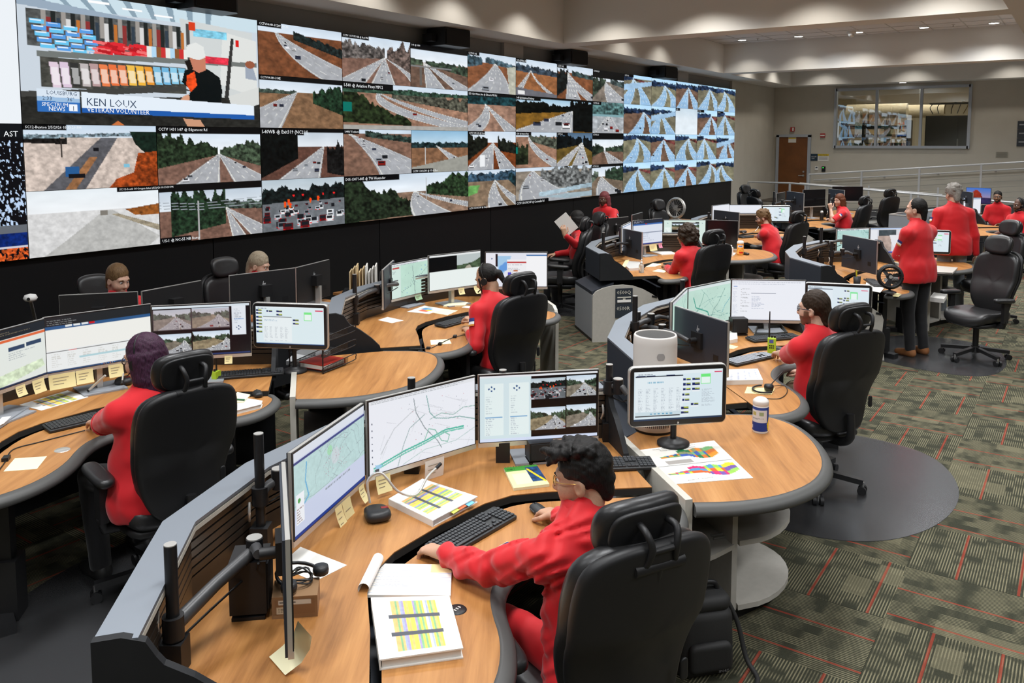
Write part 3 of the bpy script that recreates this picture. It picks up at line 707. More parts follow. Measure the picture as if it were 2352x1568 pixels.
    s.poly([(.62, .93), (.7, .94), (.72, 1), (.64, 1)], (.8, .6, .48)); s.poly([(.32, 1), (.345, .96), (.37, 1)], (.8, .45, .25))
    # lower third
    s.poly([(.055, .735), (.205, .745), (.205, .8), (.055, .79)], (.85, .9, .95)); s.poly([(.055, .79), (.205, .8), (.205, .83), (.055, .825)], (.62, .75, .88)); s.poly([(.055, .825), (.205, .83), (.205, .91), (.055, .905)], (.20, .44, .74))
    s.poly([(.21, .745), (.97, .795), (.97, .885), (.21, .865)], (.90, .94, .98)); s.poly([(.21, .865), (.97, .885), (.97, .925), (.21, .905)], (.13, .36, .68))
    s.rect(.163, .845, .192, .895, (.95, .97, 1))
o = feed(0, 0, 2, 2, tv, res=1.25)
X_ = lambda u: VX0+u*2*VDX
Z_ = lambda v: VZ1-v*2*VDZ
def tvt(t, size, u, v, m=m_navytext): text_later('caption', t, size, (X_(u), YS-.005, Z_(v)), (1, 0, -.018), (.018, 0, 1), m, o)
tvt('KEN LOUX', .098, .225, .848); tvt('LOUISBURG', .05, .085, .775); tvt('2:33', .05, .07, .818); tvt('36°', .05, .155, .822)
tvt('SPECTRUM', .047, .067, .862, m_bluetext); tvt('NEWS', .052, .09, .897, m_bluetext); tvt('1', .058, .172, .892); tvt('VETERAN VOLUNTEER', .06, .227, .897, m_bluetext)
feed(-1, 0, 1, 2, lambda s: s.a.__setitem__(slice(None), (.93, .95, .97)))
def night(s):
    s.a[:] = (.05, .05, .07); m = s.n(s.w/3, s.h/4, 2); s.put((m > .66) & (s.Y < .8) & (s.Y > .12), (.75, .85, .97)); s.put((m > .55) & (s.Y > .5) & (s.Y < .74), (.75, .84, .96))
    s.rect(0, .74, 1, .8, (.4, .42, .45)); s.rect(0, .8, 1, .9, (.05, .15, .42), .5); s.rect(0, .895, 1, .91, (.8, .8, .85)); s.put((s.Y > .91) & (s.n(s.w/3, s.h/3, 2) > .45), (.82, .35, .15), .6); s.rect(0, 0, 1, .1, (.07, .08, .1))
feed(-1, 2, 1, 2, night, 'AST', capx=.86, capy=.03, caph=.1, box=False)
def buxton(s):
    s.sky(); s.ground(.2, (.80, .74, .70), .25); s.trees(0, .3, .28, .3, (.12, .1), (.10, .09, .09)); s.trees(.0, 1, .22, .16, (.06, .05), (.45, .52, .56))
    s.poly([(.55, .2), (.68, .2), (.42, 1), (.12, 1), (.2, .85)], (.36, .36, .38), .25); s.poly([(.46, .5), (.52, .5), (.35, 1), (.27, 1)], (.60, .42, .28), .3)
    s.poly([(.78, .1), (1, .1), (1, .45), (.9, .45), (.82, .3)], (.08, .14, .11), .6); s.poly([(.84, .45), (1, .42), (1, 1), (.6, 1), (.66, .86), (.8, .76)], (.58, .25, .10), .7)
    s.rect(.28, .64, .38, .8, (.16, .36, .58)); s.rect(.3, .76, .42, .82, (.08, .08, .1)); s.rect(.49, .36, .53, .41, (.08, .08, .1)); s.rect(.255, .24, .262, .5, (.2, .18, .17)); s.rect(.72, .62, .77, .68, (.5, .75, .85))
feed(0, 2, 1, 1, buxton, 'SC12-Buxton 2/5/2026 03:33:29 PM', caph=.05, capw=.3)
feed(0, 3, 1, 1, lambda s: (s.sky((.9, .93, .95), (.95, .96, .97)), s.ground(.34, (.84, .84, .84), .12), s.poly([(.55, .36), (.62, .36), (1, .85), (.9, 1), (.1, 1), (.25, .8)], (.72, .72, .71), .12), s.poly([(.72, .36), (1, .3), (1, .48), (.8, .47)], (.55, .32, .14), .5), s.poly([(.6, .42), (.66, .42), (1, .66), (1, .76)], (.62, .58, .5), .3), s.rect(.52, .36, .58, .43, (.5, .48, .45))), 'SC 12-South Of Oregon Inlet 2/5/2026 03:33:29 PM', capx=.66, caph=.04, capw=.34)
feed(1, 2, 1, 1, hw(.48, .57, ((.36, .42, 0, 2, 4), (.92, .42, 0, 2, 3)), (.50, .38, .33), (0, .56, .72, .5, (.62, .14), (.14, .19, .13)), (.58, 1, .5, .72, (.1, .48), (.22, .27, .21)), bar=.13), 'CCTV 1431 I-87 @ Edgemont Rd', caph=.06, capw=.5)
feed(1, 3, 1, 1, hw(.45, .62, ((1.02, .3, 0, 2, 2), (.75, .14, 0, 1, 1)), (.48, .36, .31), (.1, .62, .9, .75, (.75, .6), (.12, .19, .13)), (.62, 1, .48, .52, (.16, .14), (.25, .30, .27)), ((.7, .76, .82), (.9, .93, .96)), bar=.13, extra=lambda s: (s.rect(.35, .3, .362, 1, (.7, .7, .7)), [s.line([(0, .3+.05*k), (.36, .36+.05*k), (1, .3+.06*k)], (.6, .63, .66), .005) for k in range(3)])), 'US-1 @ NC-55 NB Ramp', capy=.9, caph=.06, capw=.28)
feed(2, 0, 1, 1, hw(.18, .2, ((1.1, .75, -.2, 3, 7),), (.46, .28, .18), (.4, 1, .28, .55, (.16, .2), (.10, .14, .14)), None), 'CCTV04-I40-312W_NC42', caph=.055, capw=.26)
feed(2, 1, 1, 1, hw(.3, .42, ((-.12, .72, 0, 3, 4),), (.50, .38, .28), (.62, 1, .5, .72, (.24, .62), (.11, .19, .13)), (0, .42, .34, .34, (.08, .07), (.24, .29, .26)), bar=.1), 'CCTV04-I40-314E', caph=.055, capw=.22)
feed(2, 2, 1, 1, hw(.36, .74, ((.44, .5, 0, 2, 6),), (.38, .26, .22), (0, .42, .96, .6, (1.0, .5), (.04, .05, .05)), (.78, 1, .9, .98, (.5, .62), (.08, .08, .08)), ((.74, .79, .84), (.92, .94, .96)), bar=.08), 'I-40WB @ Exit319 (NC210)', caph=.085, capw=.5)
def traffic(s):
    s.sky((.72, .78, .82), (.9, .93, .95)); s.ground(.38, (.42, .44, .46), .2); s.trees(0, 1, .46, .44, (.26, .3), (.07, .10, .10))
    for k in range(46):
        t = (k/46.)**1.25; y = .5+.46*t; x = s.r.random(); z = .03+.085*t; c = [(.9, .91, .92), (.1, .1, .12), (.5, .52, .55), (.75, .77, .8), (.35, .08, .1)][int(s.r.integers(5))]
        s.rect(x-z/2, y-z*.8, x+z/2, y+z*.5, c); s.rect(x-z*.36, y-z*.7, x+z*.36, y-z*.1, (.1, .12, .14)); s.rect(x-z/2, y+z*.2, x-z*.3, y+z*.35, (.85, .1, .1)); s.rect(x+z*.3, y+z*.2, x+z/2, y+z*.35, (.85, .1, .1))
    for x, y in ((.26, .5), (.32, .52), (.56, .45), (.66, .42), (.3, .46)): s.rect(x-.012, y-.06, x+.012, y+.05, (.9, .38, .08)); s.disc(x, y-.02, .025, (1, .25, .1))
    for x in (.36, .47, .72, .86): s.disc(x, .33, .02, (.95, .15, .15))
feed(2, 3, 1, 1, traffic)
feed(3, 0, 1, 1, hw(.42, .6, ((.12, .4, 0, 2, 3), (.58, .36, 0, 2, 5), (1.15, .22, .12, 1, 0)), (.50, .38, .33), (0, .6, .52, .44, (.40, .2), (.36, .34, .33)), (.64, 1, .46, .7, (.22, .62), (.36, .31, .29))), 'CCTV 1117 I95 NB @ Red Mill Rd', caph=.05, capw=.38)
feed(4, 0, 1, 1, hw(.42, .22, ((.42, .34, 0, 2, 2), (.95, .4, 0, 2, 2)), (.42, .33, .28), (0, .2, .5, .48, (.14, .1), (.26, .31, .25)), (.25, 1, .46, .66, (.1, .24), (.20, .25, .2)), bar=.13, extra=lambda s: (s.rect(0, .5, .7, .54, (.5, .5, .5)), s.rect(.15, .54, .19, .95, (.4, .38, .36)))), 'I-40 @ I-540', caph=.05, capw=.2)
feed(3, 1, 2, 1, hw(.2, .25, ((1.1, .36, -.45, 2, 2), (1.3, .3, -.2, 1, 0)), (.60, .46, .38), (0, .5, .85, .9, (.72, .1), (.13, .17, .10)), (.35, 1, .3, .55, (.16, .34), (.30, .30, .26)), extra=lambda s: (s.trees(0, 1, .22, .2, (.13, .08), (.18, .27, .22)), s.rect(0, .42, .06, .62, (.05, .45, .40)), s.rect(0, .9, 1, 1, (.66, .65, .63), .1))), 'I-540 @ Aviation Pkwy MM 2', caph=.085, capw=.36)
feed(3, 2, 1, 1, hw(.1, .08, ((.98, .95, .1, 4, 9),), (.50, .38, .32), (.3, 1, .16, .3, (.12, .14), (.18, .24, .22)), None), 'I-440/ Yonkers', caph=.06, capw=.22)
feed(4, 2, 1, 1, hw(.36, .42, ((1.05, .4, 0, 2, 1),), (.52, .38, .28), (0, 1, .42, .42, (.12, .14), (.12, .19, .20)), None, ((.55, .72, .84), (.85, .92, .96)), extra=lambda s: (s.poly([(0, .86), (1, .6), (1, 1), (0, 1)], (.60, .60, .57), .1), s.rect(.22, .4, .235, .8, (.8, .8, .8)))), 'CCTV 1118 I-540 @ US 64 Bus', capy=.9, caph=.06, capw=.36)
feed(3, 3, 2, 1, hw(.42, .52, ((.68, .34, -.05, 2, 3), (1.25, .26, -.1, 2, 5)), (.55, .45, .38), (0, .5, 1.0, .96, (1.1, .35), (.12, .16, .11)), (.62, 1, .5, .66, (.2, .62), (.15, .22, .14)), extra=lambda s: s.rect(.615, .12, .62, .62, (.7, .7, .7))), 'D05-1307 I-885 @ TW Alexander', caph=.075, capw=.4)
feed(5, 0, 1, 1, hw(.24, .55, ((.42, .95, .12, 3, 3),), (.52, .33, .22), (0, .3, .4, .3, (.36, .16), (.22, .30, .34)), (.36, 1, .24, .34, (.14, .12), (.26, .34, .38)), extra=lambda s: s.poly([(.8, .3), (1, .25), (1, 1), (.86, 1)], (.74, .74, .68), .2)), 'CCTV05 I-85', caph=.055, capw=.24)
feed(6, 0, 1, 1, hw(.3, .35, ((.0, .2, 0, 1, 3), (1.0, .16, -.2, 1, 2)), (.58, .38, .24), (0, 1, .34, .4, (.2, .16), (.18, .22, .26)), None, extra=lambda s: (s.poly([(0, .78), (1, .9), (1, 1), (0, 1)], (.42, .42, .45), .1), s.rect(.05, .86, .2, .96, (.92, .92, .92)))), 'I-40 @ Wade Ave', caph=.06, capw=.24)
feed(7, 0, 1, 1, hw(.22, .3, ((.45, .42, 0, 3, 4), (1.1, .5, -.25, 3, 4)), (.50, .31, .2), (0, .34, .95, .6, (.85, .42), (.08, .10, .10)), (.4, 1, .3, .36, (.14, .14), (.2, .26, .26))), 'CCTV 1062', caph=.06, capw=.26)
feed(5, 1, 1, 1, hw(.3, .35, ((.05, .45, .25, 2, 4), (.92, .34, 0, 2, 4)), (.60, .47, .40), (0, 1, .32, .32, (.3, .3), (.10, .22, .24)), None, bar=.1), 'D5-1024 Wade Ave @ Edwards Mill Rd', caph=.065, capw=.56)
feed(6, 1, 2, 1, hw(.36, .7, ((.32, .78, 0, 4, 10),), (.50, .36, .14), (0, .7, .5, .38, (.36, .14), (.05, .06, .05)), (.68, 1, .95, .98, (.85, .95), (.04, .05, .05)), ((.6, .75, .85), (.9, .95, .98)), bar=.06), 'I-40 @ Aviation Parkway', caph=.075, capw=.3)
feed(5, 2, 1, 1, hw(.3, .5, ((.22, .6, 0, 3, 5), (.82, .36, 0, 2, 2)), (.46, .24, .12), (0, .4, .75, .36, (.62, .2), (.09, .10, .08)), (.6, 1, .5, .6, (.32, .3), (.10, .11, .09)), extra=lambda s: s.rect(.24, .62, .34, .9, (.93, .94, .95))), 'CCTV 1078 I-40 @ Union', caph=.055, capw=.34)
feed(6, 2, 1, 1, hw(.14, .3, ((1.1, .42, -.3, 2, 3),), (.60, .46, .38), (0, .3, .9, .9, (.62, .5), (.14, .17, .11)), (.3, 1, .24, .5, (.14, .34), (.30, .32, .28)), extra=lambda s: s.rect(0, .42, .06, .6, (.05, .45, .4))), 'I-540 @ Aviation Pkwy', caph=.055, capw=.36)
feed(7, 2, 1, 1, hw(.3, .7, ((.1, .4, 0, 2, 5), (.66, .5, 0, 3, 8)), (.42, .34, .16), (0, .7, .5, .36, (.42, .2), (.05, .07, .08)), (.72, 1, .4, .6, (.3, .36), (.05, .07, .08)), ((.3, .4, .5), (.55, .68, .8))), 'CCTV I-40', caph=.055, capw=.3)
feed(5, 3, 1, 1, hw(.28, .55, ((.62, .42, -.12, 2, 3), (1.15, .3, -.1, 2, 3)), (.52, .44, .36), (0, 1, .3, .3, (.2, .24), (.2, .29, .36)), (.84, 1, .3, .5, (.24, .3), (.10, .18, .2)), extra=lambda s: s.poly([(0, .4), (.24, .38), (.18, .58), (0, .66)], (.42, .66, .36), .3)), 'CCTV 1213 NC147 @ Chapel Hill', capy=.92, caph=.055, capw=.36)
feed(6, 3, 2, 1, hw(.1, .2, ((.45, .8, -.12, 3, 4),), (.55, .51, .46), (.3, 1, .55, .75, (.5, .72), (.42, .43, .43)), None, extra=lambda s: (s.poly([(.28, .72), (1, .55), (1, .68), (.28, .84)], (.66, .75, .80), .25), s.poly([(.3, .84), (1, .8), (1, .95), (.6, .95)], (.62, .70, .74), .1))), 'CCTV 1306 NC147 @ Cornwallis Rd', capy=.9, caph=.08, capw=.4)
c8 = [hw(.36, .4, ((.85, .8, -.1, 3, 2),), (.5, .46, .42), (0, .4, .9, .4, (.75, .12), (.20, .24, .2)), (.55, 1, .4, .5, (.15, .2), (.25, .3, .3)), bar=.25),
      hw(.4, .5, ((.5, .9, 0, 3, 10),), (.7, .72, .74), (0, 1, .42, .42, (.36, .4), (.30, .42, .42)), None, ((.4, .5, .52), (.8, .85, .88)), extra=lambda s: s.rect(0, .4, 1, .47, (.5, .65, .68))),
      hw(.55, .36, ((.78, .55, 0, 2, 2),), (.46, .36, .30), (0, .36, .75, .58, (.42, .14), (.14, .18, .14)), (.42, 1, .58, .62, (.1, .24), (.2, .25, .2)), bar=.22),
      hw(.4, .3, ((.6, .9, -.12, 3, 5),), (.46, .40, .34), (0, .2, .6, .4, (.3, .2), (.3, .34, .3)), (.4, 1, .45, .6, (.24, .5), (.16, .22, .17)), bar=.1)]
for r in range(4): feed(8, r, 1, 1, c8[r], 'CCTV05 I-20', caph=.06, capw=.28)
for c in range(9, 14):
    for r in range(4):
        k = (c*7+r*5) % 9; rr_ = np.random.default_rng(c*31+r)
        vx = .3+.4*rr_.random(); cur = (rr_.random()-.5)*.5; hz = .12+.16*rr_.random()
        g = [(.52, .46, .36), (.56, .50, .38), (.50, .36, .28)][k % 3]
        ex = None
        if (c, r) in ((9, 0), (10, 1), (13, 2)): ex = lambda s: s.poly([(0, .35), (1, .16), (1, .3), (0, .55)], (.70, .78, .84), .1)
        if (c, r) == (11, 1):
            feed(c, r, 1, 1, lambda s: s.sky((.78, .85, .9), (.90, .94, .97)), 'CCTV', caph=.06, capw=.2); continue
        feed(c, r, 1, 1, hw(hz, vx, ((vx-.35+.1*rr_.random(), .5, cur, 2, k % 3), (vx+.45, .42, cur, 2, k % 2)), g, (0, vx, hz+.1, hz+.03, (.22, .12), (.16, .21, .30)), (vx, 1, hz+.02, hz+.14, (.12, .22), (.15, .20, .28)) if k % 2 else (vx, 1, hz+.03, hz+.2, (.05, .12), (.45, .22, .20)), ((.80, .90, .96), (.95, .98, 1)), blue=1, extra=ex), 'CCTV 1%02d' % (c*4+r), caph=.06, capw=.34, box=r < 2 and k % 2 == 0)
# low light bleed from the screens reaches the room as an ordinary emitter: nothing else needed
# ------------------------------------------------------------------ dispatch consoles (one plan, repeated round the room)
CAPS = [(1.08, 2.09), (1.59, 2.57), (2.09, 2.77), (2.75, 2.86), (3.45, 2.74), (3.93, 2.12)]
WT_FRONT = [(1.62, 1.62), (1.85, 1.84), (2.02, 2.02), (2.14, 2.10), (2.29, 2.14), (2.57, 2.14), (2.84, 2.11), (2.98, 2.06), (3.10, 1.95), (3.42, 1.58)]
KB_IN = [(1.61, 1.56), (1.85, 1.79), (2.03, 1.96), (2.15, 2.04), (2.30, 2.08), (2.57, 2.08), (2.83, 2.05), (2.95, 2.01), (3.06, 1.91), (3.38, 1.54)]
KB_OUT = [(3.36, 1.46), (3.25, 1.38), (3.10, 1.34), (2.97, 1.38), (2.88, 1.50), (2.80, 1.66), (2.66, 1.74), (2.48, 1.74), (2.32, 1.70), (2.21, 1.62), (2.08, 1.48), (1.92, 1.38), (1.75, 1.34), (1.60, 1.37), (1.50, 1.46)]
ZW, ZK, ZC = .76, .74, 1.04
NOSE = [(0, 0), (.012, .0), (.035, -.006), (.05, -.02), (.055, -.035), (.045, -.05), (.02, -.058), (0, -.058)]
def cap_off(d):
    out = []
    for i, p in enumerate(CAPS):
        a = CAPS[max(0, i-1)]; b = CAPS[min(len(CAPS)-1, i+1)]; t = Vector((b[0]-a[0], b[1]-a[1], 0)).normalized()
        out.append((p[0]+t.y*d, p[1]-t.x*d))
    return out
m_slat = M('dark_slat_wall', (.035, .028, .022), .28, spec=.5)
m_under = M('dark_worktop_edge', (.03, .028, .025), .5)
m_perf = M('navy_perforated_tray', (.02, .025, .036), .5)
def endpanel(mb, base, tip, zb, zt):
    """curved end cheek: high at the back cap, sweeping down to the worktop"""
    a, b = Vector((*base, 0)), Vector((*tip, 0)); d = (b-a); n = Vector((-d.y, d.x, 0)).normalized()*.014
    prof = [(0, zb), (0, zt), (.10, zt+.004), (.18, zt-.015), (.215, zt-.06), (.24, zt-.085), (.34, zt-.13), (.46, zt-.2), (.54, zt-.262), (.56, zb)]
    vs = []
    for s in (-1, 1):
        for u, z in prof: p = a+d*u+n*s; vs.append((p.x, p.y, z))
    k = len(prof); mb.add(vs, [tuple(range(k)), tuple(range(2*k-1, k-1, -1))]+[(i, k+i, k+(i+1) % k, (i+1) % k) for i in range(k)])
def make_console(wood_m):
    t = thing('dispatch_console', 'curved dispatch console', 'desk', (2.4, 2.0, 0), 'dispatch consoles')
    wt = [Vector((*p, 0)) for p in cap_off(.02)]; poly = [(p.x, p.y) for p in wt]+[(3.42, 1.58)]+WT_FRONT[::-1][1:]
    o = MB().prism(poly, ZW-.004, ZW).build('worktop', wood_m, t)
    MB().prism(poly, ZW-.036, ZW-.0045).build('worktop_edge', m_under, t)
    kb = smoothpoly(KB_IN, 1, False)+smoothpoly(KB_OUT, 2, False)
    k = MB().prism(kb, ZK-.004, ZK).build('keyboard_shelf', wood_m, t)
    MB().prism(kb, ZK-.04, ZK-.0045).build('shelf_edge', m_under, t)
    path = smoothpoly([(3.40, 1.56)]+KB_OUT+[(1.55, 1.52)], 2, False)
    MB().sweep([(p[0], p[1]) for p in path][::-1], NOSE, z=ZK+.002).build('nosing', m_rubber, t)
    # tray seen through the gap between the two surfaces
    tr = MB(); gap = WT_FRONT+KB_IN[::-1]; tr.prism(gap, ZK-.12, ZK-.11); tr.build('cable_tray', m_perf, t)
    outer, inner, mid = CAPS, cap_off(.115), cap_off(.085)
    for i in range(len(CAPS)-1):
        A, B, a, b = outer[i], outer[i+1], inner[i], inner[i+1]; ma, mb_ = mid[i], mid[i+1]
        back = MB().prism([A, B, mb_, ma], ZW-.03, ZC-.012).build('slat_wall', m_navy, t)
        MB().prism([A, B, b, a], ZC-.012, ZC).build('cap', m_cap, back)
        f = MB().prism([ma, mb_, b, a], ZC-.034, ZC-.018).build('cap_lip', m_grey_edge, back)
        for s in range(5):
            z1 = ZC-.045-s*.032
            L = Vector((mb_[0]-ma[0], mb_[1]-ma[1], 0)); n = Vector((L.y, -L.x, 0)).normalized()*.012
            MB().prism([ma, mb_, (mb_[0]+n.x, mb_[1]+n.y), (ma[0]+n.x, ma[1]+n.y)], z1-.024, z1).build('slat', m_slat, back)
        L = Vector((mb_[0]-ma[0], mb_[1]-ma[1], 0)); n = Vector((L.y, -L.x, 0)).normalized()*.01
        MB().prism([ma, mb_, (mb_[0]+n.x, mb_[1]+n.y), (ma[0]+n.x, ma[1]+n.y)], ZW, ZC-.045-4*.032-.032).build('lower_rail', m_slat, back)
    e = MB(); endpanel(e, (1.08, 2.09), (1.62, 1.58), ZW-.035, ZC+.004); e.build('end_panel', m_blackm, t)
    e = MB(); endpanel(e, (3.93, 2.12), (3.45, 1.60), ZW-.035, ZC+.004); e.build('end_panel', m_blackm, t)
    for x, y in ((1.85, 1.62), (3.15, 1.62)):
        l = MB().box((x, y, .46), (.075, .055, .48), .8).build('lift_column', m_black, t)
        MB().box((x, y, .16), (.13, .11, .3), .8).build('column_sleeve', m_black, l)
    MB().bar((1.75, 1.45, .03), (2.05, 2.35, .03), .09, .05).build('foot', m_black, t); MB().bar((3.25, 1.45, .03), (2.95, 2.35, .03), .09, .05).build('foot', m_black, t)
    for a, b in zip(cap_off(.1)[:-1], cap_off(.1)[1:]): MB().bar((a[0], a[1], .34), (b[0], b[1], .34), .03, .62).build('modesty_panel', m_blackm, t)
    return t
WOODS = wood('honey_laminate', 34)
con0 = make_console(WOODS)
def off(t, ox, oy): t.location = Vector((2.4+ox, 2.0+oy, 0)); return t
con0['label'] = 'curved wood-topped console where the bespectacled person with black hair sits'
STN = {1: (0, 0), 2: (-.03, 2.66), 3: (3.22, 2.60), 4: (3.28, .02), 5: (7.40, 2.53), 6: (11.2, 2.72), 7: (14.3, 2.5), 8: (7.87, .15), 9: (14.45, -.3)}
CL = {2: 'curved console with laptop and sticky notes where the purple-haired person sits', 3: 'curved console where the person with the ponytail writes',
      4: 'curved console with a lime radio where the person in glasses and polo works', 5: 'curved console with hand sanitizer above the 0500Q sign panel',
      6: 'curved console where the bearded person leans over a keyboard', 7: 'far curved console where the person with long auburn hair rests her chin',
      8: 'curved console with a black desk fan beside the standing person', 9: 'far curved console shared by two seated people near the ramp'}
for k in (2, 3, 4, 5, 6, 7, 8, 9):
    c = tree_copy(con0, (2.4+STN[k][0], 2.0+STN[k][1], 0), 0, CL[k])

# base cabinets with a sloping dark lid and grey cheek under each console's end
def make_base():
    t = thing('base_cabinet', 'base', 'cabinet', (1.3, 2.2, 0), 'console base cabinets')
    A, B, Cc, D = (1.02, 2.16), (1.56, 2.70), (1.75, 2.52), (1.2, 1.97)
    MB().prism([A, B, Cc, D], .04, .56).build('body', m_greyd, t)
    MB().add([(A[0], A[1], .565), (B[0], B[1], .565), (Cc[0], Cc[1], .68), (D[0], D[1], .68), (A[0], A[1], .60), (B[0], B[1], .60), (Cc[0], Cc[1], .70), (D[0], D[1], .70)],
             [(0, 1, 2, 3), (7, 6, 5, 4), (0, 4, 5, 1), (1, 5, 6, 2), (2, 6, 7, 3), (3, 7, 4, 0)]).build('lid', m_navy, t)
    MB().prism([A, B, Cc, D], .0, .04).build('plinth', m_black, t)
    a, b = Vector((1.0, 2.14, 0)), Vector((1.60, 1.56, 0)); d = b-a; n = Vector((-d.y, d.x, 0)).normalized()*.014
    prof = [(0, 0), (0, .52), (.01, .565), (.05, .605), (.15, .64), (.3, .668), (.45, .672), (.6, .655), (.75, .61), (.88, .55), (.96, .50), (.985, .45), (.97, .3), (1.0, .1), (1.02, 0)]
    vs = []
    for s in (-1, 1):
        for u, z in prof: p = a+d*u+n*s; vs.append((p.x, p.y, z))
    k = len(prof)
    MB().add(vs, [tuple(range(k)), tuple(range(2*k-1, k-1, -1))]+[(i, k+i, k+(i+1) % k, (i+1) % k) for i in range(k)]).build('cheek', m_grey, t)
    p = a+d*.94; MB().bar(a+d*.87-n*1.15+Vector((0, 0, .545-.02)), a+d*.945-n*1.15+Vector((0, 0, .53-.02)), .004, .022).build('maker_badge', m_black, t)
    return t
bas0 = make_base(); bx, by = bas0.location.x, bas0.location.y
BL = {5: 'grey base cabinet carrying the 0500Q and 0500R sign plates', 3: 'grey base cabinet behind the red binder tray', 4: 'grey base cabinet under the console beside the air purifier',
      8: 'grey base cabinet with a curved cheek behind the person in the polo', 6: 'grey base cabinet with a small sign below the bearded person\'s console', 7: 'grey base cabinet below the auburn-haired person\'s console'}
bas0.location = (bx+STN[5][0], by+STN[5][1], 0); bas0['label'] = BL[5]
for k in (3, 4, 8, 6, 7): tree_copy(bas0, (bx+STN[k][0], by+STN[k][1], 0), 0, BL[k])
# the sign plates on the cabinet under the fifth console
def cheek_pt(k, u, z, out=.02):
    a, b = Vector((1.0+STN[k][0], 2.14+STN[k][1], 0)), Vector((1.60+STN[k][0], 1.56+STN[k][1], 0)); d = b-a; n = Vector((-d.y, d.x, 0)).normalized()
    p = a+d*u-n*out; return Vector((p.x, p.y, z)), d.normalized(), -n
def plate(k, u0, u1, z0, z1, texts, name, lab, cat='sign'):
    p0, d, n = cheek_pt(k, u0, 0); p1, _, _ = cheek_pt(k, u1, 0); t = thing(name, lab, cat, (p0.x, p0.y, z0))
    MB().bar(Vector((p0.x, p0.y, (z0+z1)/2)), Vector((p1.x, p1.y, (z0+z1)/2)), .008, z1-z0).build('plate', M('sign_slate_blue', (.022, .03, .042), .5), t)
    w = (p1-p0).length
    for s, size, uu, z in texts: q = p0+d*(w*uu)+n*.006; text3('lettering', s, size, (q.x, q.y, z), d, (0, 0, 1), m_signtext, t)
    return t, p0, d, n, w
m_signtext = M('sign_lettering', (.62, .60, .52), .7)
t, p0, d, n, w = plate(5, .33, .58, .46, .632, [('0500Q', .062, .07, .565)], 'sign_plate', 'upper dark sign plate reading 0500Q on the grey cabinet')
for z, ww in ((.527, .8), (.507, .15)): q = p0+d*(w*(.5-ww/2))+n*.006; q2 = q+d*w*ww; MB().bar(Vector((q.x, q.y, z)), Vector((q2.x, q2.y, z)), .002, .014).build('braille_strip', m_signtext, t)
q = p0+d*(w*.1)+n*.006; q2 = q+d*w*.8; MB().bar(Vector((q.x, q.y, .483)), Vector((q2.x, q2.y, .483)), .002, .03).build('name_slip', m_paper, t)
plate(5, .33, .58, .285, .452, [('0500R', .062, .07, .375)], 'sign_plate', 'lower dark sign plate reading 0500R on the grey cabinet')
plate(6, .36, .55, .46, .62, [('0500', .055, .1, .55)], 'sign_plate', 'small dark sign plate on the cabinet below the bearded person')

# wedge-shaped storage units with shelves between the consoles
STO = [(3.92, 1.97), (4.24, 1.96), (4.55, 1.74), (4.72, 1.50), (4.68, 1.33), (4.55, 1.20), (4.38, 1.09), (4.16, 1.0), (3.92, .98), (3.68, 1.06), (3.50, 1.20), (3.38, 1.36), (3.42, 1.46)]
def make_storage():
    t = thing('storage_unit', 'storage', 'storage unit', (4.0, 1.5, 0), 'rounded storage units')
    top = STO[:3]+smoothpoly(STO[2:-1], 2, False)[1:]+[STO[-1]]
    MB().prism(top, .752, .757).build('wood_top', WOODS, t); MB().prism(top, .70, .751).build('top_edge', m_under, t)
    path = smoothpoly(STO[2:-1], 2, False)
    MB().sweep([(p[0], p[1]) for p in path], [(o*-1.0, h) for o, h in NOSE][::-1], z=.757).build('nosing', m_rubber, t)
    # pale side panel against the console
    a, b = Vector((3.37, 1.36, 0)), Vector((3.93, 1.99, 0)); dd = (b-a).normalized(); n = Vector((-dd.y, dd.x, 0))*.035
    MB().prism([(a+n).xy[:], (b+n).xy[:], b.xy[:], a.xy[:]], 0, .775).build('side_panel', m_grey_edge, t)
    # body: divider, back, cubby shelf
    c0, c1 = Vector((3.78, 1.26, 0)), Vector((4.2, 1.78, 0))
    MB().bar(Vector((3.76, 1.30, .40)), Vector((4.22, 1.84, .40)), .028, .62).build('divider', m_grey, t)
    MB().bar(Vector((3.95, 1.90, .40)), Vector((4.30, 1.80, .40)), .02, .62).build('back_panel', m_grey, t)
    sh = [(3.46, 1.40), (3.62, 1.34), (3.76, 1.30), (4.16, 1.78), (3.92, 1.92)]
    MB().prism(sh, .40, .424).build('shelf', m_grey, t); MB().prism(sh, .075, .10).build('shelf', m_grey, t)
    q0 = Vector((3.77, 1.29, 0)); ang = [math.radians(x) for x in (-75, -55, -35, -15, 5, 25, 45)]
    cen = Vector((4.16, 1.56, 0)); rim = [(3.80, 1.29), (3.92, 1.20), (4.08, 1.16), (4.24, 1.17), (4.38, 1.24), (4.46, 1.34), (4.5, 1.46), (4.46, 1.58), (4.3, 1.80)]
    for z in (.40, .075): MB().prism(smoothpoly(rim, 1, False), z, z+.026).build('rounded_shelf', m_grey, t)
    MB().prism([(3.50, 1.42), (3.8, 1.33), (4.08, 1.22), (4.36, 1.30), (4.42, 1.5), (4.2, 1.8), (3.92, 1.9)], 0, .07).build('plinth', m_black, t)
    MB().bar(Vector((4.30, 1.80, .40)), Vector((4.47, 1.42, .40)), .02, .0001+.6).build('outer_panel', m_grey, t) if False else None
    MB().bar(Vector((4.24, 1.82, .40)), Vector((4.40, 1.62, .40)), .02, .62).build('outer_panel', m_grey, t)
    return t
st0 = make_storage(); st0['label'] = 'rounded storage unit carrying the air purifier and the patrol map'
